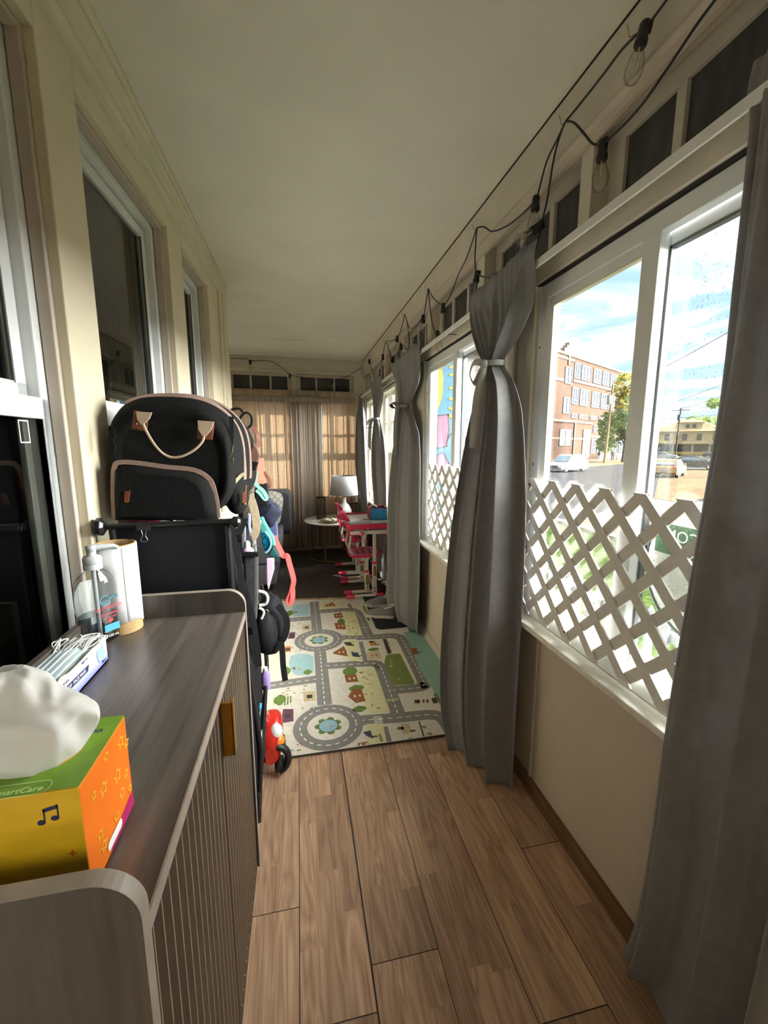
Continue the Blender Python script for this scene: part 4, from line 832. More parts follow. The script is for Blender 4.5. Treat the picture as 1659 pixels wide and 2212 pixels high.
# brown leather closure and dark carry loops at the back of the bag
b = B(); b.prism([(-.142,1.42,1.38),(-.129,1.42,1.364),(-.121,1.42,1.337),(-.131,1.42,1.313),(-.154,1.42,1.317),(-.151,1.42,1.351)], (0, .02, 0)); b.build('leather_flap', mat('dark_brown_leather', lin(112, 82, 70), .5, var=.1), bg, bevel=.004)
b = B(); b.prism([(-.159,1.42,1.324),(-.128,1.42,1.318),(-.138,1.42,1.288),(-.165,1.42,1.296)], (0, .03, 0)); b.build('flap_edge', bag_m, bg, bevel=.004)
b = B(); b.tube(smooth_path([(-.194,1.54,1.46),(-.179,1.54,1.479),(-.162,1.54,1.478),(-.154,1.54,1.46),(-.159,1.54,1.437),(-.174,1.54,1.427)], 5), 0, flat=(.022, .006, (0, 1, 0), 1)); b.tube(smooth_path([(-.227,1.54,1.486),(-.207,1.54,1.494),(-.189,1.54,1.493),(-.185,1.54,1.483)], 4), 0, flat=(.022, .006, (0, 1, 0), 1)); b.build('carry_loop', bag_m, bg)
b = B(); b.tube(smooth_path([(-.148,1.5,1.432),(-.134,1.5,1.407),(-.132,1.5,1.386),(-.136,1.5,1.364)], 4), 0, flat=(.014, .003, (.5, -1, 0))); b.build('leather_flap', leather, bg)
b = B(); b.tube([(-.458,1.2,1.413),(-.466,1.2,1.407),(-.463,1.2,1.396),(-.47,1.2,1.384),(-.466,1.2,1.37),(-.47,1.2,1.358)], 0, flat=(.014, .005, (0, 1, 0))); b.build('shoulder_strap', bag_m, bg)

# ================================================================= THINGS HANGING ON THE WAGON
def strap_thing(name, label, cat, pts, w, t, m, up=(.2, -1, 0), smooth=6):
    b = B(); b.tube(smooth_path(pts, smooth), 0, flat=(w, t, up)); o = b.build(name, m, solid=0, bevel=.0008); return tag(o, label, cat)
beige_web = mat('beige_webbing', lin(176, 158, 132), .7, var=.08, scale=70); coral = mat('coral_ribbon', lin(236, 138, 116), .6, var=.06, scale=60); mint = mat('mint_ribbon', lin(140, 196, 184), .55, var=.06, scale=60)
tealc = mat('teal_cloth', lin(72, 156, 146), .7, var=.08, scale=60); dteal = mat('dark_teal_cloth', lin(30, 88, 92), .7, var=.08, scale=60); cyan = mat('shiny_cyan_sequins', lin(20, 160, 206), .18, metal=.6, var=.4, scale=150, bump=.4, bscale=150)
paleb = mat('pale_blue_piping', lin(132, 196, 214), .5, var=0); redc = mat('coral_red_cloth', lin(226, 84, 80), .7, var=.06, scale=60); navy = mat('navy_cloth', lin(30, 32, 58), .8, var=.15, scale=40); pinkc = mat('pale_pink_cloth', lin(226, 198, 222), .8, var=.06, scale=50); lavend = mat('lavender_plastic', lin(168, 142, 206), .35, var=0)
denim = mat('slate_blue_cloth', lin(92, 96, 140), .8, var=.1, scale=60)
strap_thing('bag_strap', 'beige webbing strap looping down from the diaper bag beside the teal pouch', 'strap', [(-.16,1.4,1.213),(-.15,1.4,1.18),(-.143,1.4,1.141),(-.142,1.4,1.103),(-.149,1.4,1.08),(-.157,1.4,1.072)], .026, .004, beige_web, (.1, -1, 0))
strap_thing('ribbon', 'coral ribbon hanging behind the black diaper bag', 'ribbon', [(-.142,1.62,1.322),(-.138,1.62,1.297),(-.144,1.62,1.271),(-.139,1.62,1.243),(-.15,1.62,1.226)], .030, .003, coral, (.2, -1, 0))
strap_thing('ribbon', 'mint green ribbon loop hanging above the navy jacket', 'ribbon', [(-.154,1.6,1.276),(-.159,1.6,1.238),(-.148,1.6,1.218),(-.133,1.6,1.204),(-.12,1.6,1.179),(-.127,1.6,1.172),(-.143,1.6,1.193),(-.156,1.6,1.207)], .014, .003, mint, (.2, -1, 0))
strap_thing('leather_loop', 'tan leather loop arching out above the navy jacket', 'strap', [(-.143,1.66,1.276),(-.128,1.66,1.261),(-.115,1.66,1.243),(-.111,1.66,1.222),(-.116,1.66,1.209)], .014, .004, leather, (.3, -1, 0))
b = B(); b.prism([(-.151,1.6,1.228),(-.115,1.6,1.226),(-.115,1.6,1.147),(-.139,1.6,1.138),(-.165,1.6,1.152),(-.164,1.6,1.204)], (0, .06, 0)); tag(b.build('pouch', cloth_k, bevel=.006, sub=0), 'black nylon pouch hung behind the mint ribbon loop', 'pouch')
b = B(); b.sphere((-.125,1.72,1.101), (.050, .04, .052), 20, 12)
b.v = [(x+.022*mnoise.noise((x*26, y*26, z*26))-.008*abs(mnoise.noise((x*60, y*60, z*60))), y, z+.026*mnoise.noise((x*28+3, y*26, z*28))) for x, y, z in b.v]
b.prism([(-.136,1.7,1.134),(-.105,1.7,1.127),(-.091,1.7,1.099),(-.102,1.7,1.069),(-.126,1.7,1.044),(-.148,1.7,1.029),(-.156,1.7,1.082)], (0, .05, 0)); o = b.build('jacket', navy, bevel=.006); tag(o, 'crumpled navy jacket hanging on the wagon above the teal pouch', 'jacket')
b = B(); b.prism([(-.119,1.745,1.096),(-.096,1.745,1.076),(-.092,1.745,0.984),(-.11,1.745,0.975),(-.129,1.745,1.035)], (0, .02, 0)); tag(b.build('cloth', denim, bevel=.004), 'slate blue cloth hanging between the navy jacket and the sofa', 'cloth')
# teal pouch with a shiny front
tp_ = thing('zip_pouch', 'teal pouch with a shiny cyan front hanging from the wagon', 'pouch', (-.122,1.52,1.045))
b = B(); b.prism([(-.148,1.52,1.113),(-.13,1.52,1.116),(-.125,1.52,1.099),(-.107,1.52,1.061),(-.095,1.52,1.04),(-.091,1.52,1.009),(-.103,1.52,1.006),(-.122,1.52,1.036),(-.142,1.52,1.066)], (0, .035, 0)); b.build('body', tealc, tp_, bevel=.006)
b = B(); b.prism([(-.14,1.515,1.07),(-.128,1.515,1.059),(-.114,1.515,1.039),(-.11,1.515,1.018),(-.119,1.515,0.994),(-.129,1.515,0.991),(-.137,1.515,1.026)], (0, .03, 0)); b.build('shiny_front', cyan, tp_, bevel=.004)
B().tube(smooth_path([(-.125,1.512,1.067),(-.11,1.512,1.042),(-.107,1.512,1.018),(-.116,1.512,0.998),(-.127,1.512,0.989)], 5), .0045, 6).build('piping', paleb, tp_)
b = B(); b.prism([(-.1,1.53,1.007),(-.089,1.53,0.986),(-.074,1.53,0.964),(-.089,1.53,0.961),(-.118,1.53,0.973),(-.111,1.53,0.99)], (0, .03, 0)); b.build('lower_flap', dteal, tp_, bevel=.004)
b = B(); b.prism([(-.146,1.51,1.108),(-.136,1.51,1.108),(-.135,1.51,1.096),(-.145,1.51,1.095)], (0, .004, 0)); b.build('care_label', ink_white, tp_)
strap_thing('wrist_strap', 'coral red wrist strap dangling over the dark rug', 'strap', [(-.097,1.54,1.043),(-.084,1.54,1.007),(-.066,1.54,0.968),(-.052,1.54,0.965),(-.045,1.54,0.935),(-.036,1.54,0.895),(-.032,1.54,0.868),(-.038,1.54,0.841),(-.044,1.54,0.819),(-.052,1.54,0.802),(-.054,1.54,0.787),(-.045,1.54,0.783),(-.038,1.54,0.804),(-.037,1.54,0.837)], .020, .004, redc, (.5, -1, 0))
b = B(); b.prism([(-.137,1.66,0.925),(-.107,1.66,0.925),(-.109,1.66,0.878),(-.121,1.66,0.84),(-.134,1.66,0.796),(-.14,1.66,0.822),(-.139,1.66,0.874)], (0, .02, 0)); tag(b.build('cloth', pinkc, bevel=.004), 'pale pink cloth hanging below the teal pouch', 'cloth')
# bottle in the pocket and small backpack
bt = thing('baby_bottle', 'small clear bottle with pink collar standing in the grey side pocket', 'bottle', (-.168,1.352,1.03))
p = (-.168,1.352,1.029); b = B(); b.lathe([(.018, -.03), (.019, .012), (.012, .020)], p, 16); b.build('pink_collar', mat('pink_plastic', lin(232, 176, 212), .4, var=0), bt); b = B(); b.lathe([(.010, .018), (.0095, .036), (.004, .042)], p, 14); b.build('teat', mat('milky_silicone', lin(210, 214, 200), .3, var=0), bt)
b = B(); b.prism([(-.162,1.42,1.068),(-.148,1.42,1.068),(-.148,1.42,1.012),(-.161,1.42,1.012)], (0, .02, 0)); tag(b.build('plastic_bag', mat('crumpled_clear_film', (.30, .30, .28), .2, var=.6, scale=60), bevel=.002), 'crumpled clear plastic bag behind the small bottle', 'plastic bag')
b = B(); b.prism([(-.184,1.37,1.14),(-.173,1.37,1.117),(-.177,1.37,1.034),(-.19,1.37,1.031),(-.188,1.37,1.095)], (0, .02, 0)); tag(b.build('muslin_cloth', mat('grey_lilac_cloth', lin(128, 128, 142), .8, var=.1), bevel=.003), 'grey cloth tucked in the pocket beside the small bottle', 'cloth')
b = B(); b.prism([(-.174,1.46,1.14),(-.166,1.46,1.137),(-.168,1.46,1.092),(-.162,1.46,1.059),(-.174,1.46,1.063),(-.178,1.46,1.108)], (0, .02, 0)); tag(b.build('burp_cloth', mat('pale_blue_cloth', lin(160, 184, 212), .8, var=.1), bevel=.003), 'pale blue cloth hanging between the grey cloth and beige strap', 'cloth')
sb = thing('small_backpack', 'small black backpack hanging low on the wagon over the play mat', 'backpack', (-.118,1.5,0.718))
def lump(cx_, cy_, Y_, rx, ry, rz, seed, sq=.8):
    c = Vector((cx_, Y_, cy_)); b = B(); b.sphere((0, 0, 0), (1, 1, 1), 28, 18)
    b.v = [(c.x+rx*x*(1+.10*mnoise.noise((x*2+seed, y*2, z*2))), c.y+ry*y, c.z+rz*z*(1+.08*mnoise.noise((x*2, y*2+seed, z*2)))+.006*mnoise.noise((x*6, y*6, z*6+seed))) for x, y, z in b.v]; return b
p = (-.122,1.52,0.706); lump(p[0], p[2], 1.54, .058, .09, .118, 3).build('body', cloth_k, sb)
p = (-.136,1.44,0.708); lump(p[0], p[2], 1.46, .042, .05, .075, 6).build('front_pocket', cloth_k, sb)
B().tube(smooth_path([(-.149,1.43,0.875),(-.128,1.43,0.867),(-.12,1.43,0.848),(-.127,1.43,0.828),(-.148,1.43,0.823)], 6), .0060, 8).build('white_trim_ring', mat('glossy_white_trim', (.72, .72, .70), .35, var=0), sb)
B().tube(smooth_path([(-.15,1.43,0.815),(-.137,1.43,0.805),(-.136,1.43,0.792),(-.144,1.43,0.775)], 6), .0052, 8).build('white_trim_ring', MATS['glossy_white_trim'], sb)
B().tube(smooth_path([(-.131,1.4,0.817),(-.122,1.4,0.818),(-.116,1.4,0.809),(-.118,1.4,0.803)], 5), .0012, 6).build('zip_pull', brass, sb)
for pts, w in (([(-.088,1.46,0.807),(-.064,1.46,0.766),(-.059,1.46,0.731),(-.067,1.46,0.692),(-.084,1.46,0.669),(-.11,1.46,0.672)], .022), ([(-.081,1.44,0.679),(-.078,1.44,0.636),(-.077,1.44,0.582),(-.072,1.44,0.527)], .020)):
    B().tube(smooth_path(pts, 5), 0, flat=(w, .005, (.2, -1, 0))).build('strap', cloth_k, sb)
bt = thing('drink_bottle', 'lavender bottle standing in the wagon basket', 'bottle', (-.161,1.66,0.408)); p = (-.161,1.66,0.424); b = B(); b.lathe([(.018, -.05), (.018, .01), (.010, .03)], p, 16); b.build('bottle', lavend, bt); b = B(); b.lathe([(.010, .028), (.010, .042)], p, 12); b.build('cap', ink_white, bt)
bt = thing('wipes_pack', 'white pack with a blue top tucked in the wagon basket', 'pack', (-.18,1.52,0.339)); b = B(); b.prism([(-.187,1.52,0.367),(-.172,1.52,0.365),(-.18,1.52,0.312),(-.19,1.52,0.309)], (0, .03, 0)); b.build('pack', mat('pale_violet_print', lin(206, 208, 236), .4, var=.15, scale=90), bt, bevel=.003); b = B(); b.prism([(-.185,1.518,0.382),(-.168,1.518,0.38),(-.17,1.518,0.364),(-.187,1.518,0.367)], (0, .034, 0)); b.build('blue_top', blui, bt, bevel=.003)
# red toy vehicle with a ribbed black bumper parked against the wagon
rt = thing('toy_car', 'glossy red plastic toy car with black ribbed tyre beside the wagon wheel', 'toy', (-.13, 1.68, .013))
redg = mat('glossy_red_plastic', lin(206, 44, 34), .15, var=.05, coat=.6); orangeg = mat('orange_decal', lin(244, 150, 54), .2, var=0)
b = B(); b.rings([[(x, y, z) for x, z in rrect(cx_, cz_, w_, h_, min(w_, h_)*.42, 5)] for y, cx_, cz_, w_, h_ in ((1.58, -.150, .125, .05, .08), (1.60, -.150, .150, .10, .16), (1.68, -.148, .165, .125, .20), (1.76, -.150, .155, .11, .17), (1.80, -.155, .13, .06, .09))]); b.v = [(-.148+(x+.148)*.80, y, .013+(z-.013)*.92) for x, y, z in b.v]; b.build('body', redg, rt, sub=1)
b = B(); b.sphere((-.128, 1.63, .190), (.028, .03, .035), 14, 10); b.build('windscreen', ink_white, rt); b = B(); b.sphere((-.118, 1.622, .155), (.026, .03, .028), 14, 10); b.build('decal', orangeg, rt)
b = B(); n = 44
rg = []
for k in range(n+1):
    a = R(-75+165*k/n); r_ = .058; c = Vector((-.128+.048*math.cos(a), 1.60, .088+r_*math.sin(a))); q = .013*(1+.14*(k % 2)); nn = Vector((math.cos(a), 0, math.sin(a)))
    rg.append([tuple(c+nn*q*math.cos(t)+Vector((0, 1, 0))*q*1.3*math.sin(t)) for t in [2*PI*i/10 for i in range(10)]])
b.rings(rg); b.build('ribbed_tyre', mat('ribbed_black_rubber', (.014, .014, .015), .5, var=.1), rt)
for y in (1.62, 1.75): b = B(); b.lathe([(.010, -.02), (.030, -.018), (.034, 0), (.030, .018), (.010, .02)], (-.118, y, .048), 18, axis='x'); b.build('wheel', MATS['ribbed_black_rubber'], rt)

# ================================================================= PLAY MAT
def make_mat():
    Z0, H = .0, .013; cols = dict(base=(208, 202, 192), side=(72, 74, 66), road=(124, 122, 120), white=(226, 222, 212), cream=(206, 202, 158), brown=(140, 84, 50), green=(96, 122, 54), lake=(150, 184, 190), water=(132, 168, 158), field=(112, 128, 62), purple=(96, 60, 84), navy=(52, 58, 84), dark=(62, 54, 46), red=(150, 62, 44), tan=(190, 172, 140), orange=(190, 122, 52), pond=(132, 172, 186))
    keys = list(cols); M = [mat('mat_print_'+k, lin(*cols[k]), .62, var=.05, scale=50) for k in keys]; ix = {k: i for i, k in enumerate(keys)}
    MX0, MX1, MY0, MY1 = -.50, .862, 1.68, 3.62
    fy = lambda x: 1.697; gy = lambda x: 3.60-.11*x
    b = B(); z = Z0+H
    # slab with rounded front edge
    b.add([(x, y, q) for q in (Z0+.001, z) for x, y in ((MX0, 1.697), (MX1, 1.697), (MX1, gy(MX1)), (MX0, gy(MX0)))], [(0, 1, 5, 4), (1, 2, 6, 5), (2, 3, 7, 6), (3, 0, 4, 7)], ix['side'])
    b.poly([(MX0, 1.697, z), (MX1, 1.697, z), (MX1, gy(MX1), z), (MX0, gy(MX0), z)], ix['base'])
    wp = lambda x, y: (x*.99-.003, y*(.9898-.0024*y))
    def cl(P): return [(min(max(x, MX0+.002), MX1-.002), min(max(y, 1.700), gy(x)-.004)) for x, y in [wp(*q) for q in P]]
    def pol(P, k, lev): b.poly([(x, y, z+.00012*lev) for x, y in cl(P)], ix[k])
    def line(P, w, k, lev, n=6):
        Q = smooth_path([(x, y, 0) for x, y in P], n) if len(P) > 2 else [Vector((x, y, 0)) for x, y in P]; L_, R_ = [], []
        for i, p in enumerate(Q):
            t = (Q[min(i+1, len(Q)-1)]-Q[max(i-1, 0)]).normalized(); nn = Vector((-t.y, t.x, 0))*w/2; L_.append((p+nn)[:2]); R_.append((p-nn)[:2])
        for i in range(len(Q)-1): pol([L_[i], R_[i], R_[i+1], L_[i+1]], k, lev+.08*(i % 2))
        return Q
    def dashes(Q, lev, on=.026, off=.022, w=.0055):
        d = 0; pts = [Q[0]]
        for i in range(len(Q)-1):
            a, c = Q[i], Q[i+1]; L_ = (c-a).length; s = 0
            while s < L_:
                ph = d % (on+off); st = min(L_-s, (on-ph) if ph < on else (on+off-ph))
                if ph < on-1e-6: line([tuple((a+(c-a)*(s/L_))[:2]), tuple((a+(c-a)*((s+st)/L_))[:2])], w, 'white', lev)
                s += max(st, 1e-4); d += max(st, 1e-4)
    period = .951
    roads = [[(.10, 3.61), (.10, 3.02)], [(.105, 2.68), (.10, 2.07)], [(.135, 3.376), (.275, 3.371), (.383, 3.363), (.434, 3.316), (.448, 3.219), (.463, 2.84)], [(.267, 2.85), (.467, 2.815), (.62, 2.81), (.672, 2.78), (.689, 2.70), (.684, 2.20), (.668, 2.145), (.634, 2.125), (.49, 2.131)],
             [(.132, 2.475), (.414, 2.45), (.455, 2.42), (.468, 2.354), (.466, 1.92)], [(.262, 1.905), (.471, 1.887), (.62, 1.878), (.672, 1.85), (.688, 1.79), (.692, 1.69)], [(-.48, 2.30), (.069, 2.335)], [(-.48, 3.25), (.083, 3.25)], [(.67, 1.70), (.64, 1.70)]]
    for ri, P in enumerate(roads[:-1]):
        Q = line(P, .078, 'road', .8+.16*ri); dashes(Q, 2.4)
    for P in ([(.394, 2.76), (.385, 2.47)], [(.378, 1.834), (.376, 1.70)], [(.395, 3.50), (.404, 3.38)]): line(P, .03, 'road', .5)
    for P in [[(.316,3.343),(.426,3.311),(.422,2.855),(.315,2.87)],[(.315,2.401),(.425,2.391),(.43,1.938),(.308,1.949)],[(.29,2.818),(.372,2.806),(.368,2.479),(.282,2.514)],[(.295,1.871),(.375,1.858),(.366,1.71),(.281,1.711)],[(.288,3.576),(.367,3.566),(.369,3.434),(.286,3.427)],[(.137,3.408),(.14,3.574),(.281,3.571),(.28,3.429)]]: pol(P, 'cream', 3)
    for cx, cy in ((.107, 1.895), (.107, 2.846)):
        pol(disc(cx, cy, .172, 48), 'road', 4); pol(disc(cx, cy, .103, 40), 'base', 5)
        ring = [Vector((cx+.138*math.cos(a), cy+.138*math.sin(a), 0)) for a in [2*PI*k/60 for k in range(61)]]; dashes(ring, 6, .022, .02)
        for k in range(7): a = k*.9+.4; pol(disc(cx+.05*math.cos(a), cy+.05*math.sin(a), .018, 12), 'green', 5.6+.1*k)
        pol(disc(cx, cy, .050, 28), 'dark', 7); pol(disc(cx, cy, .046, 28), 'pond', 8); pol([(cx-.02, cy+.01), (cx, cy+.012), (cx-.004, cy+.018), (cx-.018, cy+.018)], 'tan', 9); pol([(cx+.004, cy-.012), (cx+.024, cy-.01), (cx+.02, cy-.003), (cx+.006, cy-.004)], 'orange', 9)
    for P in [[(-.086,2.649),(-.044,2.668),(.023,2.654),(.06,2.611),(.052,2.408),(.017,2.386),(-.052,2.4),(-.087,2.468),(-.097,2.566)],[(-.088,3.528),(-.056,3.567),(.055,3.56),(.053,3.299),(-.075,3.312),(-.092,3.411)]]: pol(P, 'lake', 3)
    for P in [[(.526,2.524),(.552,2.54),(.626,2.536),(.629,2.178),(.619,2.163),(.507,2.175),(.5,2.194),(.501,2.444)],[(.505,3.437),(.527,3.402),(.52,3.111),(.501,3.102)]]: pol(P, 'field', 3); 
    pol([(.724,2.846),(.854,2.861),(.858,2.199),(.728,1.851),(.721,1.918),(.712,2.052),(.697,2.308),(.73,2.712)], 'water', 3)
    pol([(.699, 2.048), (.716, 2.054), (.735, 1.918), (.707, 1.921)], 'green', 4)
    for i, P in enumerate([[(.238,3.118),(.282,3.109),(.318,3.065),(.313,2.983),(.242,2.997)],[(.248,3.3),(.313,3.315),(.317,3.205),(.25,3.205)],[(.231,2.119),(.265,2.188),(.315,2.172),(.319,2.058),(.265,2.052)],[(.234,2.341),(.305,2.342),(.308,2.254),(.237,2.262)],[(.188,2.638),(.27,2.716),(.28,2.647),(.28,2.566),(.191,2.619)],[(.181,3.503),(.258,3.566),(.284,3.467),(.195,3.47)],[(.403,2.585),(.497,2.621),(.495,2.496),(.408,2.488)],[(.232,1.743),(.281,1.746),(.279,1.712),(.231,1.717)]]):
        pol(P, 'brown' if i != 6 else 'tan', 5); cx = sum(p[0] for p in P)/len(P); cy = sum(p[1] for p in P)/len(P)
        for dx in (-.016, .012): pol([(cx+dx, cy-.012), (cx+dx+.010, cy-.012), (cx+dx+.010, cy+.008), (cx+dx, cy+.008)], 'cream' if i != 6 else 'red', 6)
    for (cx, cy), l, r in [[(.265,3.256),(.314,3.329),(.32,3.178)],[(.293,3.119),(.277,3.161),(.324,2.946)],[(.274,2.378),(.229,2.403),(.302,2.242)],[(.288,2.19),(.257,2.21),(.33,2.13)],[(.278,1.997),(.246,2.015),(.306,1.958)],[(.463,2.628),(.449,2.65),(.511,2.6)],[(-.11,2.457),(-.129,2.556),(-.09,2.408)],[(.018,2.423),(.003,2.449),(.041,2.381)],[(-.107,3.386),(-.128,3.476),(-.075,3.32)],[(-.137,2.163),(-.164,2.231),(-.111,2.099)],[(.479,1.715),(.459,1.724),(.497,1.702)],[(-.126,3.084),(-.137,3.158),(-.109,2.968)]]:
        w = abs(r[0]-l[0])/2+.004; h = abs(r[1]-l[1])/3+.008
        for i, (dx, dy, s) in enumerate(((-.5, 0, .62), (.45, .1, .62), (0, .35, .6), (0, -.3, .6))): pol(disc(cx+dx*w, cy+dy*h, w*s, 16, h*s*1.1), 'green', 4+.2*i)
    for i, P in enumerate([[(-.117,2.078),(-.064,2.067),(-.062,1.965),(-.126,1.962)],[(-.012,2.219),(.056,2.209),(.052,2.119),(-.01,2.12)],[(-.133,1.831),(-.096,1.832),(-.093,1.762),(-.135,1.763)],[(-.01,3.132),(.054,3.131),(.06,3.023),(-.007,3.025)],[(-.101,3.01),(-.059,3.013),(-.063,2.905),(-.112,2.909)],[(-.131,2.788),(-.09,2.789),(-.087,2.713),(-.129,2.712)]]):
        pol(P, 'purple' if i in (0, 4) else ('tan' if i in (1, 3) else 'orange'), 5); cx = sum(p[0] for p in P)/4; cy = sum(p[1] for p in P)/4; pol([(cx-.014, cy-.02), (cx+.016, cy-.02), (cx+.016, cy+.014), (cx-.014, cy+.014)], 'dark', 6)
    for i, P in enumerate([[(.267,1.814),(.306,1.82),(.308,1.759),(.281,1.783)],[(.272,2.775),(.322,2.771),(.34,2.701),(.289,2.722)],[(.308,2.623),(.353,2.604),(.357,2.541),(.313,2.559)],[(.461,1.833),(.503,1.829),(.502,1.766),(.452,1.757)],[(.447,2.749),(.494,2.75),(.497,2.689),(.454,2.678)],[(.717,2.595),(.756,2.588),(.744,2.498),(.706,2.505)]]):
        pol(P, ('navy', 'dark', 'navy', 'tan', 'orange', 'brown')[i], 5); cx = sum(p[0] for p in P)/4; cy = sum(p[1] for p in P)/4
        for dx in (.02, .034): pol(disc(cx+dx, cy-.022, .007, 10), 'dark', 6)
    pol(disc(.452, 1.805, .018, 14, .012), 'green', 5); pol(disc(.465, 2.745, .016, 14, .012), 'green', 5)
    for i, P in enumerate([[(.582,2.017),(.61,2.013),(.602,1.983),(.574,1.988)],[(.624,2.01),(.635,2.009),(.629,1.98),(.619,1.981)],[(.646,2.009),(.656,2.006),(.651,1.976),(.64,1.977)],[(.676,2.012),(.703,2.014),(.698,1.963),(.672,1.965)]]): pol(P, 'dark' if i != 1 else 'red', 5)
    for P in [[(.554,2.769),(.581,2.763),(.572,2.551),(.544,2.547)],[(.553,1.839),(.56,1.839),(.551,1.705),(.543,1.704)]]: pol(P, 'dark', 3)
    for P in [[(-.08,2.489),(-.058,2.501),(-.056,2.464)],[(-.074,3.394),(-.05,3.423),(-.049,3.375)]]: pol(P, 'red', 5)
    for cx, cy in ((-.045, 2.475), (-.038, 3.39)): pol([(cx, cy), (cx+.02, cy), (cx+.016, cy-.012), (cx+.003, cy-.012)], 'orange', 5)
    # crossings, kerb marks, benches, play things and other tiny drawings
    for k in range(5):
        pol([(.335, 1.865+.012*k), (.378, 1.862+.012*k), (.378, 1.868+.012*k), (.335, 1.871+.012*k)], 'white', 6); pol([(-.125, 1.872+.012*k), (-.075, 1.870+.012*k), (-.075, 1.876+.012*k), (-.125, 1.878+.012*k)], 'white', 6)
        pol([(.435+.013*k, 2.030), (.442+.013*k, 2.030), (.442+.013*k, 2.052), (.435+.013*k, 2.052)], 'cream', 6); pol([(.430+.013*k, 2.98), (.437+.013*k, 2.98), (.437+.013*k, 3.0), (.430+.013*k, 3.0)], 'cream', 6)
        pol([(.336, 1.735+.011*k), (.352, 1.732+.011*k), (.352, 1.738+.011*k), (.336, 1.741+.011*k)], 'dark', 6)
    rd = random.Random(9)
    def doodle(x0, x1, y0, y1, n, cs):
        for _ in range(n):
            x, y, a = rd.uniform(x0, x1), rd.uniform(y0, y1), rd.uniform(.006, .016); k = rd.choice(cs); t = rd.random()
            if t < .4: line([(x-a, y), (x+a, y)], .003, k, 6); line([(x-a*.5, y-a), (x-a*.5, y)], .003, k, 6); line([(x+a*.5, y-a), (x+a*.5, y)], .003, k, 6)
            elif t < .7: pol([(x-a*.6, y-a*.4), (x+a*.6, y-a*.4), (x, y+a*.8)], k, 6)
            else: pol([(x-a*.7, y-a*.3), (x+a*.7, y-a*.3), (x+a*.7, y+a*.3), (x-a*.7, y+a*.3)], k, 6)
    doodle(.325, .415, 1.97, 2.38, 16, ['brown', 'dark', 'red', 'green']); doodle(.325, .415, 2.88, 3.30, 14, ['brown', 'dark', 'red']); doodle(.53, .61, 2.22, 2.50, 14, ['green', 'brown', 'dark', 'cream']); doodle(-.14, .04, 2.2, 2.28, 9, ['dark', 'green']); doodle(-.14, .05, 1.74, 1.80, 7, ['dark', 'red', 'green']); doodle(-.13, .0, 3.02, 3.2, 8, ['dark', 'green', 'brown']); doodle(-.02, .05, 2.05, 2.1, 4, ['dark']); doodle(.30, .36, 3.45, 3.56, 5, ['dark', 'navy']); doodle(.30, .36, 2.5, 2.78, 7, ['navy', 'dark', 'brown']); doodle(-.09, -.02, 2.68, 2.78, 5, ['dark', 'brown']); doodle(-.08, .04, 2.88, 2.99, 6, ['brown', 'dark'])
    for x in (-.035, -.02, -.005, .01, .025): pol([(x-.108, 2.10+abs(x)), (x-.101, 2.10+abs(x)), (x-.101, 2.19), (x-.108, 2.19)], 'green', 5)
    o = b.build('play_mat', M, fix=False); tag(o, 'foam play mat printed with a road map of roundabouts, lakes and houses', 'play mat')
    ink = M[ix['dark']]; q = B(); mats_text = []
    for x, y in ((.562, 1.79), (.575, 1.735), (.575, 2.70), (.570, 2.64), (.565, 2.585)): text('P', .04, frame_mat((*wp(x, y), z+.0012), (0, -1, 0), (1, 0, 0)), ink, o, name='parking_letter', ext=.0001)
make_mat()
# ================================================================= RUG AND SHOE MAT
rug_m = mat('charcoal_rug_pile', (.085, .075, .068), .95, var=.35, scale=90, bump=.5, bscale=300, spec=.1)
b = B(); b.add([(-1.2, 3.80, .001), (.80, 3.60, .001), (.80, 5.45, .001), (-1.2, 5.36, .001), (-1.2, 3.80, .010), (.80, 3.60, .010), (.80, 5.45, .010), (-1.2, 5.36, .010)], [(0, 1, 5, 4), (1, 2, 6, 5), (2, 3, 7, 6), (3, 0, 4, 7), (4, 5, 6, 7)])
tag(b.build('rug', rug_m, bevel=.003), 'dark charcoal rug under the desk and round table', 'rug')
b = B(); n = rrect(.695, 3.225, .33, .70, .045, 5); b.rings([[(x, y, .0145) for x, y in n], [(x, y, .030) for x, y in n], [(.695+(x-.695)*.95, 3.225+(y-3.225)*.975, .030) for x, y in n], [(.695+(x-.695)*.93, 3.225+(y-3.225)*.965, .020) for x, y in n]], caps=True, smooth=False)
tag(b.build('shoe_tray', mat('black_ribbed_rubber', (.008, .008, .009), .8, var=.2), bevel=.002), 'black rubber shoe tray under the tied curtain at the edge of the play mat', 'shoe tray')
shoe_m = mat('grey_knit_shoe', lin(118, 116, 116), .8, var=.15, scale=90); sole_m = mat('white_sole', lin(196, 190, 184), .5, var=.05)
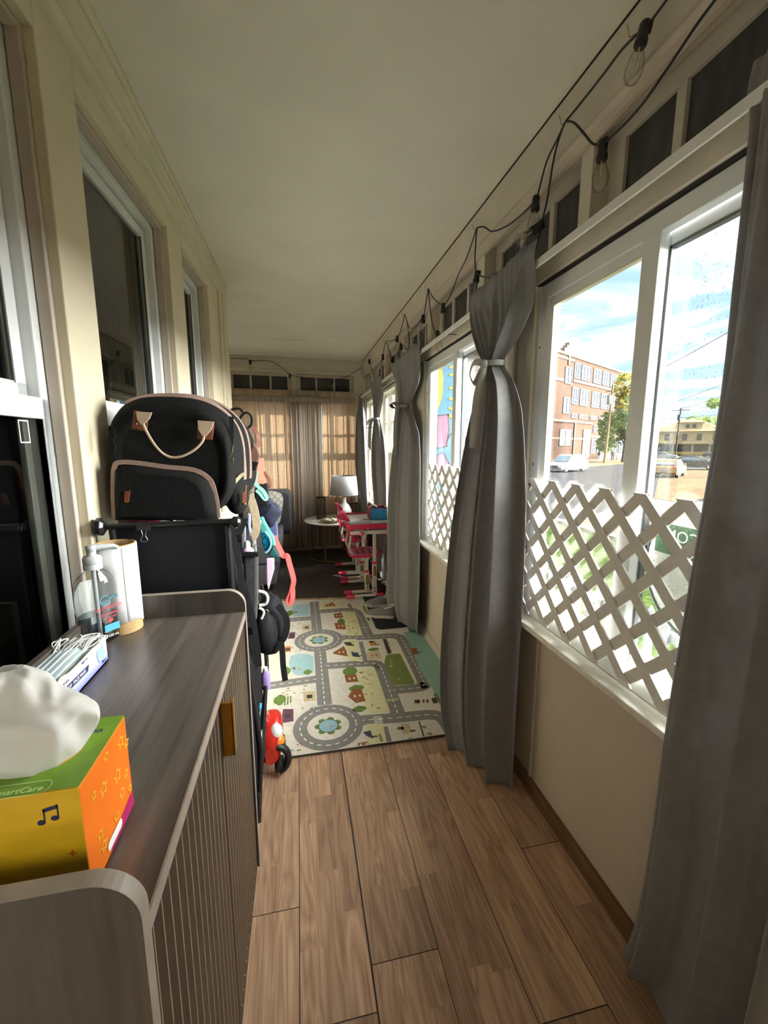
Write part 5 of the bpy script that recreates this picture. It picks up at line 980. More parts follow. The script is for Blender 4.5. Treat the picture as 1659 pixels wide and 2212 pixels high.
def shoe(label, x, y, rot):
    t = thing('sneaker', label, 'shoe', (x, y, .021)); M = Matrix.Translation((x, y, .021)) @ Matrix.Rotation(rot, 4, 'Z')
    prof = [(-.115, .030, .050, .072), (-.10, .036, .056, .078), (-.06, .036, .058, .075), (-.02, .038, .060, .062), (.03, .042, .062, .050), (.07, .042, .058, .038), (.10, .034, .050, .028), (.118, .018, .030, .018)]
    b = B(); rg = []
    for s, w, _, h in prof: rg.append([tuple(M @ Vector((s, w*math.cos(a)*(1 if math.sin(a) < .3 else .8), .016+max(0, h*math.sin(a)**.9 if math.sin(a) > 0 else 0)))) for a in [2*PI*k/18 for k in range(18)]])
    b.rings(rg); b.build('upper', shoe_m, t)
    b = B(); b.rings([[tuple(M @ Vector((s, c*w*1.08, z))) for s, w, c in [(p[0], p[1], 1) for p in prof]+[(p[0], p[1], -1) for p in reversed(prof)]] for z in (0, .022)], smooth=False); b.build('sole', sole_m, t, bevel=.003)
    b = B(); b.tube([tuple(M @ Vector((-.075+.042*math.cos(a), .026*math.sin(a), .086-.016*math.cos(a)))) for a in [2*PI*k/18 for k in range(19)]], .006, 6); b.build('collar', sole_m, t)
    b = B(); b.poly([tuple(M @ Vector((-.075+.038*math.cos(a), .022*math.sin(a), .084-.012*math.cos(a)))) for a in [2*PI*k/18 for k in range(18)]]); b.build('lining', black, t)
    b = B()
    for k in range(4): s = -.02+k*.018; b.tube([tuple(M @ Vector((s, yy, .072-.35*(s+.02)+.006))) for yy in (-.02, 0, .02)], .0028, 5)
    b.build('laces', sole_m, t)
shoe('grey sneaker on the shoe tray, the one farther in towards the desk', .635, 3.33, R(176))
shoe('grey sneaker on the shoe tray, the one closer to the wooden floor', .60, 3.10, R(160))
# ================================================================= SOFA
sofa_m = mat('grey_sofa_cloth', (.11, .113, .128), .9, var=.12, scale=120, bump=.2, bscale=300); 
sf = thing('sofa', 'dark grey upholstered sofa seen past the wagon, patterned cushion on it', 'sofa', (-.6, 4.6, .01))
b = B(); b.box(-1.0, -.235, 3.90, 5.36, .07, .26); b.build('base', sofa_m, sf, bevel=.02, seg=3)
for ya, yb in ((3.92, 4.62), (4.63, 5.12)): b = B(); b.box(-.98, -.20, ya, yb, .26, .43); b.build('seat_cushion', sofa_m, sf, bevel=.035, seg=4)
b = B(); b.box(-1.08, -.86, 3.90, 5.36, .26, .82); b.build('backrest', sofa_m, sf, bevel=.05, seg=4)
b = B(); b.rings([[(x, y, z) for x, z in rrect(-.55, .57, w_, h_, .06, 5)] for y, w_, h_ in ((5.12, .84, .46), (5.14, .90, .54), (5.30, .90, .54), (5.33, .84, .48))]); b.build('armrest', sofa_m, sf)
for x in (-.95, -.30):
    for y in (3.95, 5.28): b = B(); b.lathe([(.022, .011), (.030, .075)], (x, y, 0), 12); b.build('leg', black, sf)
cu_m = bpy.data.materials.new('trellis_print_cloth'); cu_m.use_nodes = True; nt = cu_m.node_tree; n = nt.nodes; L = nt.links.new
tc = n.new('ShaderNodeTexCoord'); mp = n.new('ShaderNodeMapping'); mp.inputs['Rotation'].default_value = (0, R(45), 0); mp.inputs['Scale'].default_value = (20, 0, 20); L(tc.outputs['Object'], mp.inputs[0])
br = n.new('ShaderNodeTexBrick'); br.offset = 0; br.inputs['Color1'].default_value = br.inputs['Color2'].default_value = lin(214, 208, 198); br.inputs['Mortar'].default_value = lin(140, 136, 132); br.inputs['Scale'].default_value = 1; br.inputs['Mortar Size'].default_value = .07; br.inputs['Brick Width'].default_value = 1; br.inputs['Row Height'].default_value = 1
sw = n.new('ShaderNodeSeparateXYZ'); cb = n.new('ShaderNodeCombineXYZ'); L(mp.outputs[0], sw.inputs[0]); L(sw.outputs[0], cb.inputs[0]); L(sw.outputs[2], cb.inputs[1]); L(cb.outputs[0], br.inputs['Vector']); L(br.outputs[0], n['Principled BSDF'].inputs['Base Color']); n['Principled BSDF'].inputs['Roughness'].default_value = .9
b = B(); b.sphere((0, 0, 0), (1, 1, 1), 32, 16); M = Matrix.Translation((-.42, 5.02, .645)) @ Matrix.Rotation(R(10), 4, 'Y') @ Matrix.Rotation(R(-14), 4, 'X')
def sqv(x): return (abs(x)**.42)*(1 if x > 0 else -1)
b.v = [tuple(M @ Vector((.215*sqv(x)*(1+.0*y), .075*y*(1-.75*max(abs(sqv(x)), abs(sqv(z)))**4), .215*sqv(z)))) for x, y, z in b.v]
tag(b.build('cushion', cu_m), 'pale cushion with grey trellis print leaning on the sofa arm', 'cushion')
# ================================================================= ROUND TABLE, LAMP, LANTERNS, TRAY
marble = mat('white_marble', (.62, .62, .62), .25, var=.22, scale=9, lo=.30, hi=.40); tleg = mat('antique_gold_tube', lin(120, 98, 66), .4, metal=.6, var=.1)
TCX, TCY, TH = .415, 5.06, .475
rt_ = thing('round_table', 'round white marble table on thin metal legs in front of the linen curtains', 'table', (TCX, TCY, .01))
b = B(); b.lathe([(.10, TH-.022), (.355, TH-.022), (.37, TH-.014), (.37, TH-.004), (.365, TH), (.10, TH)], (TCX, TCY, 0), 64); b.build('tabletop', marble, rt_)
b = B(); b.tube([(TCX+.31*math.cos(a), TCY+.31*math.sin(a), .022) for a in [2*PI*k/48 for k in range(49)]], .008, 8); b.build('base_ring', tleg, rt_)
b = B(); b.tube([(TCX+.32*math.cos(a), TCY+.32*math.sin(a), TH-.034) for a in [2*PI*k/48 for k in range(49)]], .010, 8); b.build('apron_ring', tleg, rt_)
for k in range(4):
    a = PI/4+k*PI/2+.32; b = B(); b.tube([(TCX+.31*math.cos(a), TCY+.31*math.sin(a), .02), (TCX+.315*math.cos(a), TCY+.315*math.sin(a), TH-.03)], .011, 8); b.build('leg', tleg, rt_)
ceram = mat('white_glazed_ceramic', (.70, .70, .69), .12, var=.03, coat=.5); shade_m = mat('white_lamp_shade', (.50, .50, .52), .8, var=.03, scale=100, trans=.25)
LX, LY = .527, 4.98
lp = thing('table_lamp', 'table lamp with white drum shade and white pineapple ceramic base', 'lamp', (LX, LY, TH))
b = B(); b.lathe([(.045, TH+.001), (.060, TH+.008), (.060, TH+.016), (.066, TH+.03), (.078, TH+.08), (.080, TH+.12), (.070, TH+.16), (.050, TH+.195), (.026, TH+.212), (.022, TH+.25), (.028, TH+.27), (.012, TH+.275)], (LX, LY, 0), 36); q = b.build('base', ceram, lp)
b = B()
for j in range(9):
    zz = TH+.03+j*.019; t = (zz-TH-.03)/.16; r_ = .074+.008*math.sin(PI*min(1, t*1.05))-(.03*max(0, t-.55)/.45)
    for k in range(18):
        a = 2*PI*(k+.5*(j % 2))/18; s_ = len(b.v); b.lathe([(.0105, -.003), (.007, .003), (.0005, .0085)], (0, 0, 0), 4, smooth=False)
        M = Matrix.Translation((LX+r_*math.cos(a), LY+r_*math.sin(a), zz)) @ Matrix.Rotation(a, 4, 'Z') @ Matrix.Rotation(R(90), 4, 'Y'); b.v[s_:] = [tuple(M @ Vector(v)) for v in b.v[s_:]]
b.build('pineapple_relief', ceram, q)

b = B(); b.lathe([(.172, .785), (.147, 1.012)], (LX, LY, 0), 48); k_ = len(b.f); b.f = b.f[:-2]; b.mi = b.mi[:-2]; b.sm = b.sm[:-2]; b.build('lamp_shade', shade_m, lp, solid=.003)
b = B(); b.lathe([(.006, .745), (.006, 1.02)], (LX, LY, 0), 8); b.tube([(LX-.145, LY, 1.005), (LX+.145, LY, 1.005)], .002, 5); b.tube([(LX, LY-.145, 1.005), (LX, LY+.145, 1.005)], .002, 5); b.build('harp', tleg, lp)
b = B(); b.sphere((LX, LY, 1.032), .012, 12, 8); b.build('finial', mat('aged_brass', (.22, .17, .08), .35, metal=.8, var=0), lp)
iron = mat('bronze_black_wire', (.028, .022, .018), .5, metal=.5, var=.1)
def lantern(label, x, y, z0, z1, r):
    t = thing('wire_lantern', label, 'lantern', (x, y, z0)); b = B(); b.lathe([(r-.012, z1-.018), (r, z1-.016), (r, z1), (r-.012, z1)], (x, y, 0), 28); b.build('lid', iron, t)
    b = B(); b.lathe([(r-.006, z0+.001), (r, z0+.004), (r, z0+.014), (r-.02, z0+.014)], (x, y, 0), 28); b.build('base', iron, t)
    b = B()
    for k in range(12): a = 2*PI*k/12; b.tube([(x+(r-.004)*math.cos(a), y+(r-.004)*math.sin(a), z0+.01), (x+(r-.004)*math.cos(a), y+(r-.004)*math.sin(a), z1-.01)], .0028, 5)
    b.build('wire_cage', iron, t)
lantern('tall black wire lantern on the round table between bowl and curtain', .255, 5.12, TH, .752, .056)
lantern('short black wire lantern behind the lamp, close to the corner curtain', .665, 5.22, TH, .655, .056)
for k in range(2): pass
bw = thing('bowl', 'gold-rimmed shallow bowl of pale shells on the round table', 'bowl', (.345, 4.86, TH)); c_ = (0.232,5.123,0.49)
bx_, by_ = .352, 4.86
b = B(); b.lathe([(.06, TH+.001), (.105, TH+.010), (.122, TH+.034), (.118, TH+.034), (.100, TH+.016), (.02, TH+.012)], (bx_, by_, 0), 40); q = b.build('dish', mat('mirrored_gold_dish', (.30, .26, .18), .3, metal=.5, var=.2, scale=30), bw)
b = B(); b.tube([(bx_+.120*math.cos(a), by_+.120*math.sin(a), TH+.035) for a in [2*PI*k/40 for k in range(41)]], .0035, 6); b.build('rim', mat('gold_rim', (.42, .32, .14), .3, metal=.9, var=0), bw)
shell = mat('pale_shell', (.60, .55, .44), .6, var=.12, scale=60)
rd = random.Random(12)
for i, (dx, dy, r_) in enumerate([(-.06, -.02, .03), (-.015, -.045, .027), (.035, -.03, .032), (.065, .01, .026), (.02, .03, .03), (-.035, .035, .028)]):
    b = B(); b.sphere((0, 0, 0), (1, 1, 1), 18, 12); a = rd.uniform(0, 6)
    b.v = [(bx_+dx+r_*(x*math.cos(a)-y*math.sin(a)*.7), by_+dy+r_*(x*math.sin(a)+y*.7*math.cos(a)), TH+.014+r_*.55+r_*.62*z*(1+.08*math.sin(8*math.atan2(y, x)))) for x, y, z in b.v]
    tag(b.build('shell', shell), 'pale rounded shell lying in the gold-rimmed bowl', 'shell', 'shells in the gold-rimmed bowl')
# ================================================================= CHILDREN'S DESKS AND CHAIRS
pink = mat('raspberry_plastic', lin(206, 46, 92), .4, var=.04, scale=30); pink2 = mat('light_pink_plastic', lin(236, 96, 138), .4, var=.03); wsteel = mat('white_powder_coat', (.60, .56, .51), .35, var=.03); dlabel = mat('black_scale_label', (.015, .013, .012), .5, var=0); cork = mat('pale_desktop', lin(190, 186, 176), .5, var=.06)
def foot(t, x0, x1, y, z=.028, r=.017):
    b = B(); b.tube([(x0+.05, y, z), (x1-.05, y, z)], r, 12); b.build('foot_bar', wsteel, t)
    for a, c in ((x0, x0+.075), (x1-.075, x1)):
        b = B(); b.tube([(a, y, z), (a+.006, y, z), (c-.006, y, z), (c, y, z)], [r*.6, r*1.15, r*1.15, r*1.05], 12); b.build('foot_cap', pink, t)
def post(t, x, y, z0, zm, z1):
    b = B(); b.box(x-.020, x+.020, y-.017, y+.017, z0, zm); b.build('lower_post', wsteel, t, bevel=.006)
    b = B(); b.box(x-.015, x+.015, y-.012, y+.012, zm, z1); b.build('upper_post', wsteel, t, bevel=.004)
    b = B(); b.box(x-.023, x+.023, y-.020, y+.020, zm-.008, zm+.012); b.build('collar', pink, t, bevel=.003)
    b = B(); b.box(x-.011, x+.011, y-.0182, y-.0172, zm-.115, zm-.03); q = b.build('scale_label', dlabel, t)
    b = B(); b.box(x-.002, x+.003, y-.0187, y-.0180, zm-.108, zm-.036); b.build('scale_mark', ink_yel, q)
    b = B(); [b.lathe([(.0065, -.002), (.005, .002)], (x, y-.018, zz), 10, axis='y') for zz in (z0+.03, z0+.058)]; b.build('bolt', tube_k, t)
def desk(label, x0, x1, ya, yb, zt, xp):
    t = thing('kids_desk', label, 'desk', ((x0+x1)/2, (ya+yb)/2, .012), 'pink height-adjustable desks')
    b = B(); e = .03; b.rings([[(x, y, z) for x, y in rrect((x0+x1)/2, (ya+yb)/2, x1-x0+d, yb-ya+d, .03, 4)] for z, d in ((zt-.045, -.012), (zt-.012, 0), (zt-.002, 0))], smooth=False); b.build('tray_edge', pink, t, bevel=.003)
    b = B(); b.rings([[(x, y, z) for x, y in rrect((x0+x1)/2, (ya+yb)/2, x1-x0-.05, yb-ya-.05, .02, 4)] for z in (zt-.01, zt+.001)], smooth=False); b.build('desktop', cork, t)
    b = B(); [b.box(p, p+.006, ya+.01, yb-.01, zt-.004, zt+.014) for p in (x0+.002,)]; b.box(x0+.01, x1, yb-.012, yb-.004, zt-.004, zt+.016); b.build('rim', pink, t, bevel=.002)
    for y in (ya+.02, yb-.02):
        b = B(); b.box(x0+.03, x1-.02, y-.010, y+.010, zt-.095, zt-.060); b.build('side_rail', wsteel, t, bevel=.004)
        post(t, xp, y+.01, .040, zt-.36, zt-.095); foot(t, x0-.01, x1-.07, y+.004)
        b = B(); b.tube([(xp-.072, y-.012, zt-.065), (xp-.080, y-.012, zt-.10), (xp-.098, y-.012, zt-.135), (xp-.112, y-.012, zt-.155)], 0, flat=(.004, .018, (0, 1, 0), 1)); b.build('tilt_bracket', wsteel, t)
        for xk in (xp-.12, xp+.12): b = B(); b.lathe([(.006, -.03), (.020, -.026), (.022, -.014), (.012, -.008)], (xk, y, zt-.085), 12, axis='y'); b.build('knob', pink2, t)
    b = B(); b.tube([(xp, ya+.03, .10), (xp, yb-.02, .10)], .014, 10); b.build('cross_tube', wsteel, t)
desk('pink and white children\'s desk with papers and the blue fabric bin on it', .392, .790, 3.535, 4.105, .690, .640)
desk('lower pink children\'s desk farther in, next to the pineapple lamp', .40, .780, 4.235, 4.64, .585, .640)
def chair(label, y, zs, dx=0):
    t = thing('kids_chair', label, 'chair', (.52, y, .012), 'pink plastic desk chairs'); x0, x1 = .425+dx, .735+dx
    b = B(); b.rings([[(p, q, z) for p, q in rrect((x0+x1)/2, y, x1-x0+d, .33+d, .07, 6)] for z, d in ((zs-.030, -.02), (zs-.012, 0), (zs-.004, -.004), (zs-.002, -.05), (zs-.010, -.11))], smooth=False); q = b.build('seat', pink, t, bevel=.003)
    b = B(); [b.box(x0+.08+.06*k, x0+.10+.06*k, y-.09, y+.09, zs-.0105, zs-.0085) for k in range(3)]; b.build('vent_slot', mat('dark_pink_slot', lin(112, 20, 48), .6, var=0) if 'dark_pink_slot' not in MATS else MATS['dark_pink_slot'], q)
    b = B(); rg = []
    for z, hw, dd, th in ((zs+.10, .10, .045, .012), (zs+.13, .135, .035, .014), (zs+.22, .165, .012, .014), (zs+.30, .165, -.012, .014), (zs+.34, .150, -.026, .016), (zs+.365, .10, -.040, .010)):
        n = 10; f_ = [(x0-.005+dd+.035*(1-(i/n*2-1)**2)*-1+.02, y+hw*(i/n*2-1), z+.012*(1-(i/n*2-1)**2)) for i in range(n+1)]; rg.append(f_+[(p+th, q_, r_) for p, q_, r_ in reversed(f_)])
    b.rings(rg); q = b.build('backrest', pink, t, bevel=.002)
    b = B(); b.prism([(x0-.028, y+.06*math.cos(a), zs+.315+.015*math.sin(a)) for a in [2*PI*k/16 for k in range(16)]], (.002, 0, 0)); b.build('grip_slot', pink2, q)
    for s in (-.125, .125):
        b = B(); b.tube(smooth_path([(x0+.024, y+s, zs+.17), (x0+.012, y+s, zs+.10), (x0+.008, y+s, zs+.05), (x0+.035, y+s, zs), (x0+.085, y+s, zs-.028), (x0+.20, y+s, zs-.032)], 5), .012, 10); b.build('back_tube', wsteel, t)
    for yy in (y-.155, y+.155):
        post(t, .585, yy, .045, zs-.16, zs-.03); foot(t, .372, .70, yy+.003, .030)
    b = B(); b.tube([(.585, y-.15, .13), (.585, y+.15, .13)], .014, 10); b.build('cross_tube', wsteel, t)
    b = B(); b.box(.56, .61, y-.16, y+.16, zs-.045, zs-.028); b.build('seat_bracket', wsteel, t)
chair('pink children\'s chair pushed up to the desk with papers, closer to the play mat', 3.815, .385)
chair('pink children\'s chair at the desk next to the lamp, mostly hidden by the other', 4.44, .385)
paper_m = mat('drawing_paper', (.62, .68, .72), .8, var=.05, scale=20)
for i, (x, y, a, w, h, lab) in enumerate(((.50, 3.66, 8, .20, .15, 'loose sheet of paper hanging over the front edge of the pink desk'), (.56, 3.70, -12, .22, .16, 'loose sheet of paper under the pencil on the pink desk'), (.70, 3.61, 2, .16, .13, 'flat pale paper pad at the window end of the pink desk'), (.47, 3.70, 25, .18, .14, 'sheet of paper turned askew by the chair on the pink desk'))):
    M = Matrix.Translation((x, y, .6925+.0011*i)) @ Matrix.Rotation(R(a), 4, 'Z'); b = B(); b.grid(lambda u, v: tuple(M @ Vector(((u-.5)*w, (v-.5)*h, .004*max(0, abs(u-.5)-.3)))), 6, 2)
    tag(b.build('paper_sheet', paper_m, solid=.0006), lab, 'paper')
b = B(); b.tube([(.56, 3.72, .701), (.64, 3.68, .701)], .0035, 6); tag(b.build('pencil', mat('dark_pencil', lin(60, 70, 90), .5, var=0)), 'dark pencil lying on the papers of the pink desk', 'pencil')
# blue fabric bin
bn = thing('fabric_bin', 'bright blue fabric bin with red trim on the pink desk under the window', 'storage bin', (.72, 3.78, .691)); bb = mat('sky_blue_fabric', lin(52, 150, 222), .7, var=.05, scale=60); rb = mat('red_bin_trim', lin(184, 42, 54), .6, var=.05); ib = mat('navy_bin_lining', lin(34, 40, 66), .8, var=.1); pb = mat('printed_bin_side', lin(120, 60, 96), .6, var=.6, scale=50)
A0, A1, C0, C1, E0, E1 = .632, .788, 3.715, 3.88, .6925, .800
b = B(); b.box(A0, A1, C0, C0+.004, E0, E1); b.build('front_panel', bb, bn, bevel=.0015); b = B(); b.box(A0, A1, C1-.004, C1, E0, E1); b.box(A1-.004, A1, C0, C1, E0, E1); b.box(A0, A1, C0, C1, E0, E0+.004); b.build('back_panel', ib, bn)
b = B(); b.box(A0, A0+.004, C0, C1, E0, E1); b.build('end_panel', pb, bn); b = B(); b.box(A0+.004, A1-.004, C0+.004, C0+.006, E0+.004, E1-.002); b.box(A0+.004, A0+.006, C0+.004, C1-.004, E0+.004, E1-.002); b.build('lining', ib, bn)
b = B()
for p, q in (((A0, C0), (A1, C0)), ((A1, C0), (A1, C1)), ((A1, C1), (A0, C1)), ((A0, C1), (A0, C0))): b.tube([(p[0], p[1], E1), (q[0], q[1], E1)], .004, 6)
for p in ((A0, C0), (A0, C1)): b.tube([(p[0], p[1], E0+.003), (p[0], p[1], E1)], .004, 6)
b.build('red_trim', rb, bn); b = B(); b.box((A0+A1)/2-.001, (A0+A1)/2+.001, C0-.0008, C0, E0+.004, E1-.004); b.build('seam', paleb, bn)
b = B(); b.tube([(.672+.030*math.cos(a), 3.79, .800+.018*math.sin(a)) for a in [PI*k/14 for k in range(15)]], .005, 8); tag(b.build('headband', mat('cream_band', lin(226, 208, 182), .6, var=0)), 'cream headband sticking up out of the blue fabric bin', 'headband')
strap_thing('webbing_strap', 'long grey webbing strap hanging beside the tied curtain down to the shoe tray', 'strap', [(0.735,3.288,0.777),(0.735,3.303,0.579),(0.735,3.355,0.365),(0.735,3.429,0.168),(0.735,3.508,0.063),(0.735,3.528,0.003),(0.735,3.468,0.013),(0.735,3.352,0.077),(0.735,3.298,0.179),(0.735,3.247,0.337)], .016, .003, cloth, (-1, -.2, 0))

# outdoor colours scaled down to offset the overbright light outside
def olin(r, g, b, k=.36): c = lin(r, g, b); return (c[0]*k, c[1]*k, c[2]*k, 1)
def nlin(r, g, b): return olin(r, g, b, .24)
# ================================================================= OUTSIDE
GZ = -1.2
HB = R(58.81); UU = Vector((math.sin(HB), math.cos(HB), 0)); NN = Vector((math.cos(HB), -math.sin(HB), 0)); BO = Vector((48.3, 67.25, GZ))
conc = mat('sunlit_concrete', olin(158, 144, 130), .9, spec=0, var=.08, scale=.6); asph = mat('asphalt', olin(104, 102, 104), .9, spec=0, var=.10, scale=.8); drive = mat('dusty_lot', olin(146, 124, 100), .9, spec=0, var=.12, scale=1.2); curbm = mat('pale_kerb', olin(222, 212, 190), .9, spec=0, var=.05); grassm = mat('lawn_grass', olin(92, 112, 58), .95, spec=0, var=.35, scale=9, bump=.4, bscale=40)
walk = mat('pavement_slab', olin(180, 160, 122), .9, spec=0, var=.06, scale=1)
B().poly([(1.2, -60, GZ), (260, -60, GZ), (260, 260, GZ), (1.2, 260, GZ)]).build('ground', conc, kind='structure', fix=False)
B().poly([(1.3, -20, GZ+.01), (8.4, -20, GZ+.01), (8.6, 40, GZ+.01), (1.3, 40, GZ+.01)]).build('lawn', grassm, kind='structure', fix=False)
b = B(); b.box(8.4, 8.7, -20, 40, GZ, GZ+.10); b.build('kerb', curbm, kind='structure')
def ub(s, d, z): p = BO+UU*s-NN*d; return (p.x, p.y, z)     # building coordinates: along the front, out from the front
b = B(); b.poly([ub(-60, 17, GZ+.012), ub(110, 17, GZ+.012), ub(110, 42, GZ+.012), ub(-60, 42, GZ+.012)]) ; 
b.v = [(x, y, GZ+.012) for x, y, z in b.v]
def street(name, d0, d1, m, dz): B().poly([tuple(BO+UU*s+NN*d+Vector((0, 0, dz))) for s, d in ((-70, d0), (140, d0), (140, d1), (-70, d1))]).build(name, m, kind='structure', fix=False)
street('pavement', 7.5, 12, walk, .016); street('street', 12.2, 26.5, asph, .012)
B().poly([(16.5, 8, GZ+.014), (60, 22, GZ+.014), (60, 44, GZ+.014), (34, 34, GZ+.014), (17.0, 17.2, GZ+.014)]).build('road_lot', drive, kind='structure', fix=False)
# ---- brick school
brick = bpy.data.materials.new('red_brown_brick'); brick.use_nodes = True; nt = brick.node_tree; n = nt.nodes; L = nt.links.new
tc = n.new('ShaderNodeTexCoord'); br = n.new('ShaderNodeTexBrick'); br.inputs['Color1'].default_value = olin(146, 112, 96); br.inputs['Color2'].default_value = olin(126, 92, 78); br.inputs['Mortar'].default_value = olin(150, 136, 124); br.inputs['Scale'].default_value = 1.4; br.inputs['Mortar Size'].default_value = .03
sx = n.new('ShaderNodeSeparateXYZ'); cb = n.new('ShaderNodeCombineXYZ'); L(tc.outputs['Object'], sx.inputs[0]); L(sx.outputs[0], cb.inputs[0]); L(sx.outputs[2], cb.inputs[1]); L(cb.outputs[0], br.inputs['Vector']); L(br.outputs[0], n['Principled BSDF'].inputs['Base Color']); n['Principled BSDF'].inputs['Roughness'].default_value = .9; n['Principled BSDF'].inputs['Specular IOR Level'].default_value = 0
stone = mat('limestone_band', olin(176, 162, 146), .8, spec=0, var=.05, scale=.8); ywall = mat('sunlit_wing_tint', olin(226, 196, 120), .9, spec=0, var=.06, scale=1); wfr = mat('white_window_frame', (.16, .16, .16), .5, var=0, spec=0); wgl = mat('bluish_window_glass', olin(112, 132, 166), .5, var=.15, scale=.5, spec=.05); wdk = mat('dark_red_window', olin(112, 66, 66), .3, var=.2, scale=1)
sch = thing('school_building', 'long three-storey brick school building across the street', 'building', tuple(BO))
def fb(b, s0, s1, d0, d1, z0, z1, mi=0): # box in building space, d towards the viewer
    P = [tuple(BO+UU*s+NN*d+Vector((0, 0, z))) for s in (s0, s1) for d in (d0, d1) for z in (z0, z1)]; return b.add(P, [(0, 1, 3, 2), (4, 6, 7, 5), (0, 4, 5, 1), (2, 3, 7, 6), (0, 2, 6, 4), (1, 5, 7, 3)], mi)
fb(B(), -18, 30, -14, 0, 0, 17.3).build('wall', brick, sch)
b = B(); fb(b, -18, 30.2, -14.2, .15, 17.3, 17.7); fb(b, -2, 27, 0, .12, 13.35, 13.8); fb(b, 7.4, 27, 0, .10, 4.0, 4.4); fb(b, -18, -5.6, 0, .12, 13.0, 13.5); fb(b, -18, -2, 0, .1, 16.6, 16.95); b.build('stone_band', stone, sch)
b = B(); fb(b, -6.0, -2.2, -.6, .10, 17.5, 18.4); fb(b, -5.2, -3.0, -.6, .10, 18.4, 18.9); fb(b, -4.5, -3.7, -.6, .10, 18.9, 19.4); fb(b, -4.4, -3.8, .1, .16, 15.9, 17.8); b.build('parapet', stone, sch)
b = B(); fb(b, -18, -6.6, -14, -3.0, 17.7, 19.6); b.build('wing', ywall, sch); b = B(); fb(b, 27.5, 36, -16, -2.5, 0, 18.2); b.build('wing', ywall, sch)  # yellow colour paints the sunlight onto these wing walls
def win(s0, s1, z0, z1, nm=3, g=None, out=0, rail=.42, par=None):
    b = B(); e = .16; fb(b, s0, s1, out, out+.12, z0, z0+e); fb(b, s0, s1, out, out+.12, z1-e, z1); fb(b, s0, s0+e, out, out+.12, z0, z1); fb(b, s1-e, s1, out, out+.12, z0, z1)
    for k in range(1, nm): sm = s0+(s1-s0)*k/nm; fb(b, sm-.06, sm+.06, out, out+.12, z0, z1)
    if rail: zr = z0+(z1-z0)*rail; fb(b, s0, s1, out, out+.12, zr-.07, zr+.07)
    q = b.build('window', wfr, par or sch); b = B(); fb(b, s0+.05, s1-.05, out+.02, out+.05, z0+.05, z1-.05); b.build('pane', g or wgl, q)
win(-5.2, -2.5, 12.8, 15.5, 2)
for s0, s1 in ((-1.8, .8), (1.2, 5.1), (6.4, 10.3), (10.8, 14.4), (14.8, 18.6), (18.9, 22.3), (22.8, 25.6)): win(s0, s1, 14.0, 16.6, 3, rail=.25)
win(-5.2, -2.4, 7.9, 10.6, 2, rail=.55)
for s0, s1 in ((-2.1, .6), (1.2, 5.0), (6.4, 10.1), (10.8, 14.4), (14.8, 18.6), (18.9, 22.3)): win(s0, s1, 9.6, 12.5, 3, rail=.25)
for s0, s1 in ((-1.8, .4), (1.4, 4.7), (6.3, 9.2), (10.6, 13.6)): win(s0, s1, 7.3, 8.1, 3, rail=0, g=wdk)
for s0, s1 in ((7.8, 9.9), (10.7, 14.2), (15.6, 17.8), (18.7, 21.7), (22.6, 25)): win(s0, s1, 1.1, 3.8, 2)
for s0, s1 in ((8.2, 10.0), (11.5, 15.0)): win(s0, s1, 5.0, 6.4, 3, g=wdk)
b = B(); fb(b, -18, 5.4, 0, .8, 0, 6.4); b.build('entrance_block', brick, sch); b = B(); fb(b, -18, 5.5, 0, .95, 6.4, 6.75); fb(b, -18, 5.45, .8, .88, 3.55, 3.9); fb(b, -2.2, -1.8, .8, 1.0, .2, 6.4); b.build('entrance_trim', stone, sch)
win(-7.5, -2.9, 2.5, 5.2, 2, g=wdk, out=.8); b = B(); fb(b, 1.7, 4.9, .8, .95, .4, 5.4); q = b.build('door', stone, sch); b = B(); fb(b, 2.2, 3.1, .95, 1.0, .6, 4.9); fb(b, 3.4, 4.3, .95, 1.0, .6, 4.9); b.build('pane', wdk, q)
b = B()
for s in (4.4, 5.6, 7.0): b.tube([tuple(BO+UU*s+NN*5.0+Vector((0, 0, 0))), tuple(BO+UU*s+NN*5.0+Vector((0, 0, 1.5-.1*s)))], .06, 6)
b.tube([tuple(BO+UU*4.4+NN*5+Vector((0, 0, 1.3))), tuple(BO+UU*7.0+NN*5+Vector((0, 0, .8)))], .05, 6); b.build('handrail', black, sch)
b = B(); fb(b, 7.5, 30, 1.5, 1.8, 0, 1.0); b.build('low_wall', mat('grey_stone_wall', olin(150, 140, 134), .9, var=.25, scale=2), sch)
